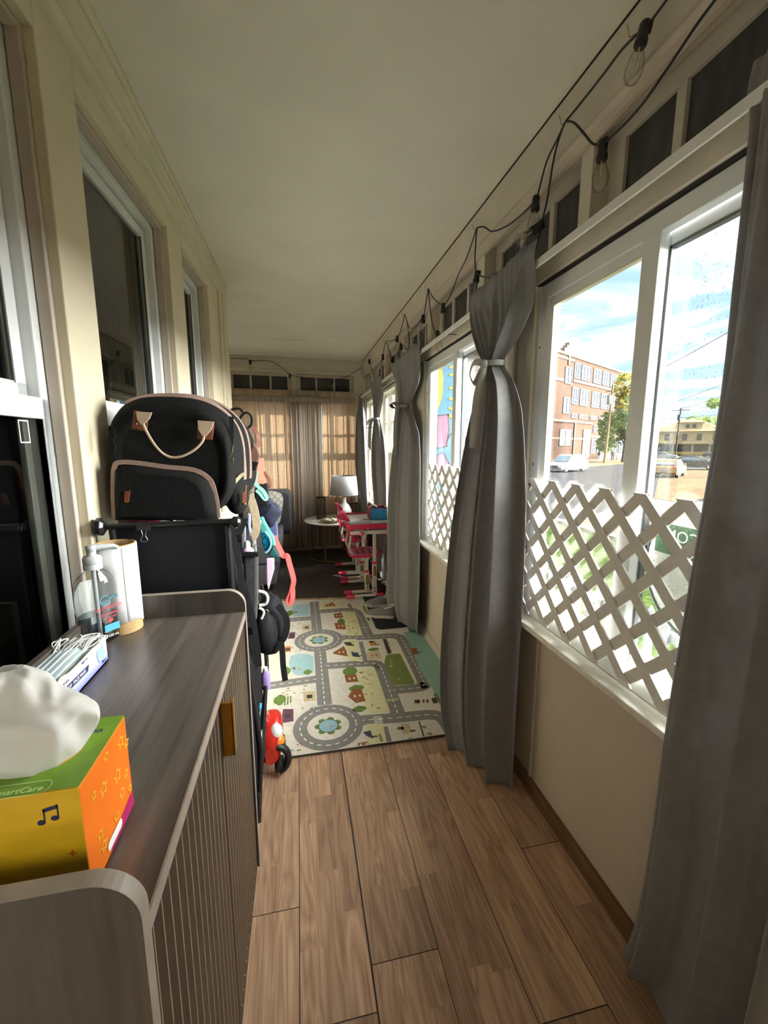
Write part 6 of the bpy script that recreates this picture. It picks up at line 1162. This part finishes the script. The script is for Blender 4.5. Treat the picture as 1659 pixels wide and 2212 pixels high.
# ---- trees
leafs = [mat('tree_leaf_green', lin(112, 134, 74), .8, var=.3, scale=.8, trans=.25), mat('tree_leaf_gold', lin(180, 152, 76), .8, var=.2, scale=.8, trans=.25)]; bark = mat('tree_bark', olin(104, 90, 76), .9, var=.2, scale=3)
def tree(label, c, rx, rz, zb, n, seed, ls=.5, mats=None):
    t = thing('street_tree', label, 'tree', (c[0], c[1], GZ)); rd = random.Random(seed); b = B(); blobs = [(rd.gauss(0, .42), rd.gauss(0, .42), rd.gauss(0, .45), rd.uniform(.35, .6)) for _ in range(14)]
    for i in range(n):
        bx, by, bz, br_ = rd.choice(blobs); v = Vector((rd.gauss(0, 1), rd.gauss(0, 1), rd.gauss(0, 1))).normalized()*br_*rd.uniform(.6, 1)
        p = Vector((c[0]+(bx+v.x)*rx, c[1]+(by+v.y)*rx, c[2]+(bz+v.z)*rz)); a = Vector((rd.gauss(0, 1), rd.gauss(0, 1), rd.gauss(0, .6))).normalized(); d = a.cross(Vector((rd.gauss(0, 1), rd.gauss(0, 1), rd.gauss(0, 1)))).normalized(); s = ls*rd.uniform(.6, 1.2)
        b.add([tuple(p+a*s), tuple(p+d*s*.55), tuple(p-a*s), tuple(p-d*s*.55)], [(0, 1, 2, 3)], 1 if (bz+v.z > .35 and rd.random() < .55) else 0)
    b.build('crown', mats or leafs, t, fix=False)
    b = B(); b.tube([(c[0], c[1], GZ), (c[0]+.1, c[1], zb), (c[0], c[1], c[2]+rz*.4)], [.22, .17, .06], 8)
    for k in range(5): a = k*1.3; b.tube([(c[0], c[1], zb+.3*k), (c[0]+rx*.6*math.cos(a), c[1]+rx*.6*math.sin(a), zb+1.6+.5*k)], [.09, .03], 6)
    b.build('trunk', bark, t)
tree('leafy street tree turning gold at the top, in front of the brick school', (48.6, 55.6, 4.6), 3.0, 4.3, 1.2, 5200, 5, .36)
tree('rounded green tree rising behind the cream house roof', (108, 95, 6.5), 4.5, 3.6, 1.5, 1500, 8, .7, [leafs[0], leafs[0]])
# ---- utility poles and wires
polem = mat('weathered_pole_wood', olin(206, 178, 120), .9, var=.15, scale=2); polem2 = mat('dark_pole_wood', olin(96, 84, 78), .9, var=.15, scale=2); galv = mat('pale_galvanised', olin(214, 212, 200), .5, var=.05); wirec = mat('overhead_wire', olin(70, 74, 82), .6, var=0)
px, py = 44.4, 54.3
pl = thing('utility_pole', 'pale wooden utility pole with a street lamp arm in front of the school', 'utility pole', (px, py, GZ))
b = B(); b.tube([(px, py, GZ), (px+.35, py, 10.0)], [.20, .13], 10); b.build('pole', polem, pl)
b = B(); rt2 = Vector((.78, -.62, 0)); tp = Vector((px+.2, py, 0)); b.tube([tuple(tp+Vector((0, 0, 4.9))), tuple(tp+rt2*1.6+Vector((0, 0, 6.3))), tuple(tp+rt2*3.4+Vector((0, 0, 7.1))), tuple(tp+rt2*4.6+Vector((0, 0, 7.2)))], .055, 6); b.tube([tuple(tp+Vector((0, 0, 6.0))), tuple(tp+rt2*1.8+Vector((0, 0, 6.55)))], .05, 6); b.build('lamp_arm', galv, pl); b = B(); b.obox(tuple(tp+rt2*4.8+Vector((0, 0, 7.2))), (.75, .45, .22)); b.build('lamp_head', galv, pl, bevel=.05)
b = B(); b.lathe([(.22, 7.2), (.30, 7.3), (.30, 8.4), (.22, 8.5)], (px-.25, py-.2, 0), 12); b.build('transformer', galv, pl); b = B(); b.obox((px+.35, py, 9.1), (1.7, .12, .12), Matrix.Rotation(R(-40), 4, 'Z')); b.build('crossarm', polem, pl)
qx, qy = 85.0, 81.4
p2 = thing('utility_pole', 'dark distant utility pole with a crossarm before the cream house', 'utility pole', (qx, qy, GZ)); b = B(); b.tube([(qx, qy, GZ), (qx+.2, qy, 9.7)], [.20, .14], 8); b.build('pole', polem2, p2); b = B(); b.obox((qx+.2, qy, 9.2), (3.4, .16, .16), Matrix.Rotation(R(-42), 4, 'Z')); b.build('crossarm', polem2, p2); b = B(); b.lathe([(.3, 6.9), (.3, 8.2)], (qx-.3, qy-.2, 0), 10); b.build('transformer', polem2, p2)
def wire_run(label, a, c, sag, r=.028):
    a, c = Vector(a), Vector(c); b = B(); b.tube([a.lerp(c, k/16)-Vector((0, 0, sag*4*(k/16)*(1-k/16))) for k in range(17)], r, 5); tag(b.build('power_line', wirec), label, 'power line')
wire_run('thick power line climbing across the sky past the sliding window frame', (36.0, 45.2, 7.0), (30.0, 13.2, 13.6), .6, .03)
wire_run('upper of two close power lines low in the sky right above the cream house', (60, 58, 8.45), (58, 44, 11.2), .15, .03)
wire_run('power line just under the close pair, over the cream house', (60, 58, 7.0), (58, 44, 9.3), .15, .03)
wire_run('faint power line running to the dark distant pole', (qx, qy, 8.6), (60, 42, 9.6), .5, .03)
wire_run('pale cable strung low across the school front behind the street lamp pole', (30, 62, 5.0), (px, py, 5.1), .4, .03)
wire_run('pale cable from the street lamp pole towards the gold-topped tree', (px, py, 5.1), (60, 46, 6.0), .4, .03)
# ---- cream house
hx = Vector((92, 84.4, GZ)); hu = Vector((math.sin(R(137)), math.cos(R(137)), 0)); hn = Vector((-hu.y, hu.x, 0)); hn = hn if hn.dot(hx) < 0 else -hn
hs_ = thing('house', 'cream two-storey house with a hipped roof and dormer', 'house', tuple(hx)); hw = mat('cream_siding', olin(236, 222, 182), .8, spec=0, var=.05, scale=1); hr = mat('tan_shingles', olin(206, 178, 142), .9, spec=0, var=.1, scale=2); hd = mat('house_dark_glass', olin(84, 84, 90), .3, var=.1)
def hb(b, s0, s1, d0, d1, z0, z1): P = [tuple(hx+hu*s+hn*d+Vector((0, 0, z))) for s in (s0, s1) for d in (d0, d1) for z in (z0, z1)]; return b.add(P, [(0, 1, 3, 2), (4, 6, 7, 5), (0, 4, 5, 1), (2, 3, 7, 6), (0, 2, 6, 4), (1, 5, 7, 3)])
hb(B(), -7.5, 6.5, -8, 0, 0, 6.0).build('wall', hw, hs_)
b = B(); P = lambda s, d, z: tuple(hx+hu*s+hn*d+Vector((0, 0, z))); b.add([P(-8.2, .7, 5.9), P(7.2, .7, 5.9), P(7.2, -8.7, 5.9), P(-8.2, -8.7, 5.9), P(-2.5, -4, 8.8), P(1.5, -4, 8.8)], [(0, 1, 5, 4), (1, 2, 5), (2, 3, 4, 5), (3, 0, 4), (0, 3, 2, 1)]); b.build('roof', hr, hs_)
b = B(); hb(b, -2.6, 2.0, -3, -.2, 6.2, 8.0); q = b.build('dormer', hw, hs_); b = B(); hb(b, -1.2, -.5, -.2, -.1, 6.7, 7.5); hb(b, .1, .8, -.2, -.1, 6.7, 7.5); b.build('pane', hd, q); b = B(); b.add([P(-3, .1, 8.0), P(2.4, .1, 8.0), P(2.4, -4, 8.0), P(-3, -4, 8.0), P(-.3, -2, 9.0)], [(0, 1, 4), (1, 2, 4), (2, 3, 4), (3, 0, 4), (0, 3, 2, 1)]); b.build('roof', hr, hs_)
for s in (-5.2, -1.6, 1.2, 4.2): b = B(); hb(b, s, s+.9, 0, .06, 3.7, 5.3); b.build('window', hd, hs_)
b = B(); hb(b, -7.6, 6.6, 0, 2.2, 2.9, 3.15); b.build('porch_roof', hw, hs_)
for s in (-7.2, -3.4, .4, 3.6, 6.2): b = B(); hb(b, s, s+.3, 1.8, 2.1, 0, 2.9); b.build('porch_post', hw, hs_)
b = B(); hb(b, -7.4, 6.4, 1.9, 2.05, .5, 1.1); b.build('porch_rail', mat('ochre_rail', olin(220, 190, 110), .8, var=.1), hs_); b = B(); hb(b, -6.5, 5.8, .02, .08, .6, 2.6); b.build('porch_shadow_sheet', hd, hs_)  # dark sheet on the wall stands in for shade under the porch
# ---- cars
def car(label, x, y, rot, col, suv=True):
    t = thing('car', label, 'car', (x, y, GZ)); M = Matrix.Translation((x, y, GZ)) @ Matrix.Rotation(rot, 4, 'Z'); body = mat('car_paint_'+col[0], col[1], .25, metal=.3, var=0, coat=.6) if 'car_paint_'+col[0] not in MATS else MATS['car_paint_'+col[0]]; cgl = MATS.get('car_glass') or mat('car_glass', (.10, .13, .15), .08, var=0, spec=.8)
    L_, W_ = (2.3, .92)
    lowp = [(-2.3, .45), (-2.28, .85), (-2.15, 1.0 if suv else .95), (-1.4, 1.02), (1.0, .98), (1.9, .90), (2.25, .78), (2.3, .5), (2.2, .28), (-2.2, .28)]
    if suv: cab = [(-2.15, .98), (-1.95, 1.55), (-1.6, 1.66), (-.2, 1.68), (.3, 1.60), (1.05, .99)]; gl = [(-1.95, 1.03), (-1.82, 1.48), (-.2, 1.56), (.22, 1.50), (.86, 1.03)]
    else: cab = [(-1.75, .98), (-1.1, 1.38), (-.7, 1.44), (.1, 1.44), (.45, 1.38), (1.25, .96)]; gl = [(-1.5, 1.02), (-1.0, 1.33), (.1, 1.37), (.42, 1.32), (1.05, 1.01)]
    def sl(prof, ws): b = B(); b.rings([[tuple(M @ Vector((p, w, z))) for p, z in prof] for w in ws], smooth=False); return b
    b = B(); b.rings([[tuple(M @ Vector((p*k, w, z if k == 1 else z*.98+.012))) for p, z in lowp] for w, k in ((-.92, .985), (-.88, 1), (.88, 1), (.92, .985))], smooth=False); b.build('body', body, t, bevel=.04)
    b = B(); b.rings([[tuple(M @ Vector((p, w*(1-.22*(z-.95)/.75), z))) for p, z in cab] for w in (-.84, .84)], smooth=False); b.build('cabin', body, t, bevel=.05)
    for sgn in (-1, 1): b = B(); b.poly([tuple(M @ Vector((p, sgn*(.845*(1-.22*(z-.95)/.75)+.008), z))) for p, z in gl]); b.build('side_window', cgl, t, fix=False)
    z1, z2 = cab[-1][1]+.05, cab[-2][1]-.05; x1, x2 = cab[-1][0]-.02, cab[-2][0]+.05
    b = B(); b.poly([tuple(M @ Vector(v)) for v in ((x1+.02, -.74, z1), (x1+.02, .74, z1), (x2+.04, .64, z2), (x2+.04, -.64, z2))]); b.build('windscreen', cgl, t, fix=False)
    x1, x2 = cab[0][0], cab[1][0]; b = B(); b.poly([tuple(M @ Vector(v)) for v in ((x1-.0, -.7, 1.04), (x1-.0, .7, 1.04), (x2-.05, .6, cab[1][1]-.06), (x2-.05, -.6, cab[1][1]-.06))]); b.build('rear_window', cgl, t, fix=False)
    for wx in (-1.4, 1.42):
        for wy in (-.84, .84):
            b = B(); b.lathe([(.2, -.1), (.33, -.1), (.35, -.06), (.35, .06), (.33, .1), (.2, .1)], (0, 0, 0), 20, axis='y'); b.v = [tuple(M @ Vector((p+wx, q+wy, z+.35))) for p, q, z in b.v]; q = b.build('wheel', black, t)
            b = B(); b.lathe([(.21, -.112), (.05, -.118), (.05, .118), (.21, .112)], (0, 0, 0), 14, axis='y'); b.v = [tuple(M @ Vector((p+wx, q_+wy, z+.35))) for p, q_, z in b.v]; b.build('rim', MATS.get('car_rim') or mat('car_rim', (.4, .4, .42), .3, metal=.9, var=0), q)
    for sgn in (-1, 1):
        b = B(); b.obox(tuple(M @ Vector((2.2, sgn*.66, .74))), (.16, .34, .13), M); b.build('headlight', MATS.get('lamp_lens') or mat('lamp_lens', (.75, .77, .8), .1, var=0), t, bevel=.03); b = B(); b.obox(tuple(M @ Vector((-2.2, sgn*.7, .82))), (.14, .28, .16), M); b.build('tail_light', MATS.get('tail_lens') or mat('tail_lens', (.45, .02, .02), .2, var=0), t, bevel=.03)
        b = B(); b.obox(tuple(M @ Vector((.72, sgn*.98, 1.02))), (.16, .16, .14), M); b.build('mirror', body, t, bevel=.03)
    b = B(); b.obox(tuple(M @ Vector((2.29, 0, .56))), (.05, 1.1, .2), M); b.build('grille', black, t); b = B(); b.obox(tuple(M @ Vector((-2.3, 0, .6))), (.03, .42, .13), M); b.build('number_plate', wfr, t)
car('white SUV parked facing the house in front of the school entrance', 26.0, 37.0, R(-158), ('white', (.34, .35, .37)))
car('gold saloon car parked on the dusty lot beyond the sliding frame', 30.2, 29.4, R(35), ('gold', olin(204, 166, 120)), False)
car('dark blue-grey saloon car parked on the lot before the cream house', 41.5, 37.4, R(-50), ('slate', olin(74, 80, 96)), False)
car('small white car parked far off by the dark distant pole', 63.5, 63.5, R(-50), ('white', (.34, .35, .37)), False)
car('dark blue car at the kerb beside the cream house porch', 82, 69, R(-50), ('navy', olin(60, 66, 100)), False)
# ---- people by the school railing
def person(label, x, y, face, coat, trou, step):
    me = bpy.data.meshes.new('person'); J = [(0, 0, .98), (0, 0, 1.22), (0, .01, 1.42), (0, .02, 1.53), (0, .03, 1.62), (0, .04, 1.74)]; Rr = [.15, .145, .15, .055, .085, .085]; E = [(i, i+1) for i in range(5)]
    def ch(p, pts, rs):
        for q, r_ in zip(pts, rs): J.append(q); Rr.append(r_); E.append((p, len(J)-1)); p = len(J)-1
        return p
    hands = []
    for s in (-1, 1):
        f = step*s
        ch(0, [(s*.09, 0, .90), (s*.10, f*.6, .50), (s*.10, f*.6-.06*(f < 0)+f*.5, .10), (s*.10, f*1.1+.12, .045)], [.095, .065, .045, .04])
        h = ch(2, [(s*.19, .01, 1.40), (s*.23, -f*.5, 1.14), (s*.22, -f*.9+.08, .92), (s*.21, -f*1.0+.11, .85)], [.06, .045, .034, .034]); hands.append((J[h], s))
    me.from_pydata(J, E, []); o = bpy.data.objects.new('p', me); COL.objects.link(o); m = o.modifiers.new('s', 'SKIN'); o.modifiers.new('u', 'SUBSURF').levels = 1
    for i, r_ in enumerate(Rr): me.skin_vertices[0].data[i].radius = (r_, r_*(.78 if i < 3 else 1)); 
    me.skin_vertices[0].data[0].use_root = True
    bpy.context.view_layer.update(); m2 = bpy.data.meshes.new_from_object(o.evaluated_get(bpy.context.evaluated_depsgraph_get())); bpy.data.objects.remove(o)
    bm = bmesh.new(); bm.from_mesh(m2); b = B(); bm.verts.ensure_lookup_table(); b.add([tuple(v.co) for v in bm.verts], [[v.index for v in f.verts] for f in bm.faces], 0, True); bm.free()
    for (hx_, hy_, hz_), s in hands:
        for k in range(4): o_ = (k-1.5)*.018; b.tube([(hx_-.004*s, hy_+o_, hz_-.01), (hx_-.010*s, hy_+o_, hz_-.055), (hx_-.022*s, hy_+o_+.004, hz_-(.085-.008*abs(k-1.4)))], [.009, .008, .006], 6)
        b.tube([(hx_, hy_+.02, hz_), (hx_-.01*s, hy_+.05, hz_-.03), (hx_-.018*s, hy_+.052, hz_-.055)], [.010, .009, .007], 6)
    b.sphere((0, .125, 1.665), (.012, .018, .018), 8, 6)
    for s in (-1, 1): b.sphere((s*.088, .035, 1.67), (.012, .02, .03), 8, 6)
    M = Matrix.Translation((x, y, GZ+.016)) @ Matrix.Rotation(face, 4, 'Z'); zz = [v[2] for v in b.v]; xx = [abs(v[0]) for v in b.v]; b.mi = [0 if sum(zz[i] for i in f)/len(f) > 1.50 or (sum(zz[i] for i in f)/len(f) < .90 and sum(xx[i] for i in f)/len(f) > .165) else (1 if sum(zz[i] for i in f)/len(f) > .90 else (2 if sum(zz[i] for i in f)/len(f) > .09 else 3)) for f in b.f]
    b.v = [tuple(M @ Vector(v)) for v in b.v]; skin = MATS.get('skin') or mat('skin', olin(176, 130, 106), .6, var=.03)
    o = b.build('person', [skin, coat, trou, black]); tag(o, label, 'person')
    h = B(); h.sphere((0, 0, 0), (1, 1, 1), 16, 10); h.v = [tuple(M @ Vector((.096*p, .012+.105*q-.012, 1.705+.085*z))) for p, q, z in h.v]; h.f = [f for f in h.f if not (sum(h.v[i][2] for i in f)/len(f) < GZ+1.62)]; h.mi = h.mi[:len(h.f)]; h.sm = h.sm[:len(h.f)]; h.build('hair', black, o)
    e = B(); [e.sphere((s*.032, .118, 1.685), (.010, .006, .007), 8, 6) for s in (-1, 1)]; e.box(-.024, .024, .117, .121, 1.618, 1.624); e.v = [tuple(M @ Vector(v)) for v in e.v]; e.build('face_features', black, o)
dkc = mat('dark_jacket', (.03, .032, .04), .85, var=.1); ltr = mat('pale_trousers', (.45, .45, .48), .85, var=.05); dkt = mat('dark_trousers', (.06, .06, .08), .85, var=.05)
person('person in a dark jacket and pale trousers walking by the school, nearer the entrance door', 48.9, 61.2, R(120), dkc, ltr, .16)
person('person in dark clothes standing by the school wall under the tree', 51.3, 61.0, R(160), dkc, dkt, .05)
# ---- neighbour's mural wall, seen through the second window
nbw = mat('beige_stucco', nlin(226, 214, 196), .9, var=.06, scale=2); nbr = mat('mauve_shingles', nlin(176, 160, 158), .9, var=.25, scale=6)
nb = thing('neighbour_building', 'beige stucco building with mauve shingle roof next door', 'building', (6.2, 9.4, GZ))
b = B(); b.box(2.2, 5.0, 9.1, 12, GZ, 3.35); b.build('wall', nbw, nb); b = B(); b.prism([(2.0, 8.8, 3.35), (5.2, 8.8, 3.35), (4.7, 10.8, 5.0), (2.6, 10.8, 5.0)], (0, .12, .05)); b.build('roof', nbr, nb); b = B(); b.box(4.0, 5.0, 9.07, 9.1, 1.95, 2.0); b.box(4.0, 5.0, 9.07, 9.1, .9, .93); [b.box(4.02+.30*k, 4.2+.30*k, 9.085, 9.1, 2.1+.36*j, 2.34+.36*j) for k in range(3) for j in range(3)]; b.build('relief', mat('stucco_relief', nlin(204, 190, 172), .9, var=.1, scale=5), nb)
mu = thing('mural', 'sky-blue mural with a yellow sun, pink shapes and a pink butterfly, outside the second window', 'mural', (3.2, 9.05, GZ)); mblue = mat('mural_blue', nlin(128, 196, 232), .8, var=.06, scale=3); mpink = mat('mural_pink', nlin(240, 160, 200), .8, var=.05); myel = mat('mural_yellow', nlin(244, 226, 96), .8, var=.03); mgrey = mat('mural_outline', nlin(120, 130, 140), .8, var=0)
b = B(); P = [(2.4, GZ+.1), (3.86, GZ+.1), (3.86, 1.6), (3.80, 2.1), (3.70, 2.6), (3.56, 2.95), (3.40, 3.2), (2.4, 3.3)]; b.prism([(x, 9.03, z) for x, z in P], (0, .05, 0)); b.build('panel', mblue, mu)
mf = lambda u, v: (u, 9.026, v); mo = lambda u, v: (u, 9.022, v)
b = B(); b.poly([mf(*q) for q in disc(2.95, 2.7, .22, 24, .62)])
for zq, a in ((3.05, .5), (2.9, .1), (2.62, -.1), (2.4, -.4), (2.2, -.6), (2.05, -.9)): b.tube([(3.30, 9.024, zq), (3.46, 9.024, zq+.12*a)], 0, flat=(.05, .004, (0, 1, 0)))
b.build('sun', myel, mu, fix=False)
sh = ([(3.05, 2.02), (3.30, 2.05), (3.33, 1.7), (3.28, 1.35), (3.05, 1.3)], [(3.05, 1.15), (3.20, 1.22), (3.34, .98), (3.56, .72), (3.38, .55), (3.2, .62), (3.05, .6)], disc(3.58, 1.50, .15, 18, .17), disc(3.72, 1.72, .10, 16, .2), [(3.2, .2), (3.5, .3), (3.6, -.1), (3.3, -.25)], [(2.9, -.1), (3.1, .1), (3.15, -.5), (2.95, -.6)])
b = B(); [b.poly([mf(*q) for q in p]) for p in sh]; b.build('pink_shapes', mpink, mu, fix=False)
b = B()
for p in sh: o_ = outline(p, .03, mo); k = len(b.v); b.v += o_.v; b.f += [[i+k for i in f] for f in o_.f]; b.mi += o_.mi; b.sm += o_.sm
b.tube(smooth_path([(3.66, 9.02, 1.85), (3.55, 9.02, 2.0), (3.54, 9.02, 2.15), (3.58, 9.02, 2.25)], 4), .012, 5); b.sphere((3.59, 9.02, 2.28), .035, 8, 6); b.tube(smooth_path([(3.6, 9.02, 1.7), (3.48, 9.02, 1.68), (3.36, 9.02, 1.6), (3.28, 9.02, 1.42)], 4), .012, 5); b.build('outline', mgrey, mu, fix=False); b = B(); b.poly([mo(*q) for q in disc(3.53, 1.52, .06, 14)]); b.build('spot', myel, mu, fix=False)
# warm wall seen through the old windows
b = B(); b.box(2.4, 2.6, 12.2, 22, GZ, 4.5); o = b.build('neighbour_wall', mat('warm_cream_siding', nlin(238, 222, 178), .9, var=.05, scale=3)); tag(o, 'warm cream siding wall seen through the old windows by the desk', 'wall', kind='structure')
# ---- picket fence on the lawn side and the eave
fen = thing('picket_fence', 'white picket fence below the window, seen through the lattice', 'fence', (2.3, 1.5, GZ)); pw = mat('white_picket', (.24, .245, .25), .5, var=.03)
for zz in (-.35, .16): b = B(); b.box(2.22, 2.26, -1.5, 4.2, zz, zz+.06); b.build('rail', pw, fen)
for k in range(48):
    y = -1.4+.118*k; b = B(); b.prism([(2.20, y, GZ), (2.20, y+.055, GZ), (2.20, y+.055, .30), (2.20, y+.0275, .345), (2.20, y, .30)], (.018, 0, 0)); b.build('picket', pw, fen)
osid = mat('pale_grey_siding', (.26, .275, .285), .5, var=.04, spec=.1)
b = B(); b.box(.995, 1.10, -1.4, 5.7, .62, .70); b.box(.995, 1.06, -1.4, 5.7, .56, .62); b.build('trim_13', osid, kind='structure', bevel=.004)
b = B(); b.box(1.0, 1.04, -1.4, 5.7, GZ, .60); b.build('wall_outer', osid, kind='structure')
b = B(); b.box(.95, 1.35, -1.5, 5.95, zc+.02, zc+.14); b.build('eave', vinyl, kind='structure')
pn = thing('lawn_pinwheel', 'small red and yellow pinwheel on the fence seen low through the lattice', 'pinwheel', (2.16, 2.72, .1)); b = B()
for k in range(4): a = k*PI/2; b.add([(2.15, 2.62, .02), (2.14, 2.62+.10*math.cos(a), .02+.10*math.sin(a)), (2.12, 2.62+.09*math.cos(a+.8), .02+.09*math.sin(a+.8))], [(0, 1, 2)], k % 2)
b.build('vanes', [mat('pinwheel_red', lin(220, 60, 60), .6, var=0), myel], pn, solid=.002); b = B(); b.tube([(2.16, 2.62, .02), (2.16, 2.62, GZ)], .006, 6); b.build('stick', pw, pn)
# ---- rounded notice hung outside the sliding window, its lettering reading away from the room
sg = thing('window_sign', 'grey round-topped sign with a green lettered band outside the big window', 'sign', (.955, .86, 1.05)); sgm = mat('pale_sign_back', lin(226, 222, 214), .6, var=.03); sgg = mat('sign_green', lin(44, 100, 52), .5, var=.25, scale=20); sgr = mat('dark_sign_rim', (.05, .055, .06), .5, var=0)
P = [(.955, .78+.19*math.cos(a), 1.06+.185*math.sin(a)) for a in [2*PI*k/40 for k in range(41)]][:-1]
b = B(); b.prism(P, (.006, 0, 0)); b.build('disc', sgm, sg); b = B(); b.tube(P+[P[0]], .004, 6); b.build('rim', sgr, sg)
b = B(); b.prism([(.953, .945, 1.165), (.953, .945, 1.085), (.953, .60, 1.085), (.953, .60, 1.165)], (.0015, 0, 0)); b.build('green_band', sgg, sg)
o = text('.COM', .043, frame_mat((.9524, .916, 1.136), (0, 1, 0), (0, 0, 1)), ink_white, sg, ext=.0002, align='RIGHT')

# ================================================================= CAMERA, SKY, SUN
cam_d = bpy.data.cameras.new('camera'); cam = bpy.data.objects.new('camera', cam_d); COL.objects.link(cam); S.camera = cam
cam_d.sensor_fit = 'VERTICAL'; cam_d.sensor_height = 36; cam_d.lens = 900/2212*36; cam_d.clip_start = .01; cam_d.clip_end = 2000
PITCH = math.atan(144/900); YAW = math.atan(186*math.cos(PITCH)/900)
cam.location = (0, 0, 1.37); cam.rotation_euler = (PI/2-PITCH, 0, -YAW)
w = bpy.data.worlds.new('sky'); S.world = w; w.use_nodes = True; nt = w.node_tree; n = nt.nodes; L = nt.links.new
bgn = n['Background']; tc = n.new('ShaderNodeTexCoord'); sp = n.new('ShaderNodeSeparateXYZ'); L(tc.outputs['Generated'], sp.inputs[0])
cr = n.new('ShaderNodeValToRGB'); e = cr.color_ramp.elements; e[0].position = .0; e[1].position = .75
e[0].color = (.62, .84, 1.0, 1); e[1].color = (.30, .57, .95, 1); L(sp.outputs[2], cr.inputs[0])
# clouds: noise on a flat layer overhead
mx = n.new('ShaderNodeMath'); mx.operation = 'MAXIMUM'; mx.inputs[1].default_value = .06; L(sp.outputs[2], mx.inputs[0])
dv = n.new('ShaderNodeVectorMath'); dv.operation = 'DIVIDE'; cb = n.new('ShaderNodeCombineXYZ'); [L(mx.outputs[0], cb.inputs[i]) for i in range(3)]; L(tc.outputs['Generated'], dv.inputs[0]); L(cb.outputs[0], dv.inputs[1])
mp = n.new('ShaderNodeMapping'); mp.inputs['Scale'].default_value = (.9, .55, 0); mp.inputs['Location'].default_value = (1.3, .4, 0); mp.inputs['Rotation'].default_value = (0, 0, R(-40)); L(dv.outputs[0], mp.inputs[0])
nz = n.new('ShaderNodeTexNoise'); nz.inputs['Scale'].default_value = 1.1; nz.inputs['Detail'].default_value = 7; nz.inputs['Roughness'].default_value = .6; nz.inputs['Distortion'].default_value = .5; L(mp.outputs[0], nz.inputs['Vector'])
c2_ = n.new('ShaderNodeValToRGB'); e = c2_.color_ramp.elements; e[0].position = .46; e[1].position = .66; L(nz.outputs['Fac'], c2_.inputs[0])
mix = n.new('ShaderNodeMix'); mix.data_type = 'RGBA'; L(c2_.outputs[0], mix.inputs[0]); L(cr.outputs[0], mix.inputs[6]); mix.inputs[7].default_value = (1.55, 1.52, 1.48, 1)
# brighter sky bank added out of view in the east to light the room
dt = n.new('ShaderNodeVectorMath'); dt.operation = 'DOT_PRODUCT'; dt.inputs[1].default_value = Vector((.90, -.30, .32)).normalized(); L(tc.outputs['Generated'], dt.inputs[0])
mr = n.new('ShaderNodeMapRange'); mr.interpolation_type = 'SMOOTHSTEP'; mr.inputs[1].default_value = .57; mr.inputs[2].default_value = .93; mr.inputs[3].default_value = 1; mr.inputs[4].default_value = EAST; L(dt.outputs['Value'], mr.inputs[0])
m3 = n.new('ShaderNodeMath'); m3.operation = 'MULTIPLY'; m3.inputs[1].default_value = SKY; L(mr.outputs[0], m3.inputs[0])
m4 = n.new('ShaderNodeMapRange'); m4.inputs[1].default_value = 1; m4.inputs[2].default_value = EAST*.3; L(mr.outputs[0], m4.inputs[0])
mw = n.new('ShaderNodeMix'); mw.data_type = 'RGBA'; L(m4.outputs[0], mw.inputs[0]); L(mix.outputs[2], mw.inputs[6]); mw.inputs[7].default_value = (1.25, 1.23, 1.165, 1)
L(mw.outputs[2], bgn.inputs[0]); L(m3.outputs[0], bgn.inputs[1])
sd = bpy.data.lights.new('sun', 'SUN'); sd.energy = SUN; sd.angle = R(.6); sd.color = (1, .93, .80); so = bpy.data.objects.new('sun', sd); COL.objects.link(so)
so.rotation_euler = Vector((.65, -.50, -.50)).to_track_quat('-Z', 'Y').to_euler()
S.view_settings.view_transform = 'Standard'; S.view_settings.look = 'None'; S.view_settings.gamma = 1; S.view_settings.use_curve_mapping = False
S.view_settings.exposure = EXPO
S.cycles.use_denoising = True; S.cycles.max_bounces = 10; S.cycles.diffuse_bounces = 5; S.cycles.glossy_bounces = 4; S.cycles.transmission_bounces = 4; S.cycles.transparent_max_bounces = 16
S.cycles.caustics_reflective = False; S.cycles.caustics_refractive = False; S.cycles.sample_clamp_indirect = 6
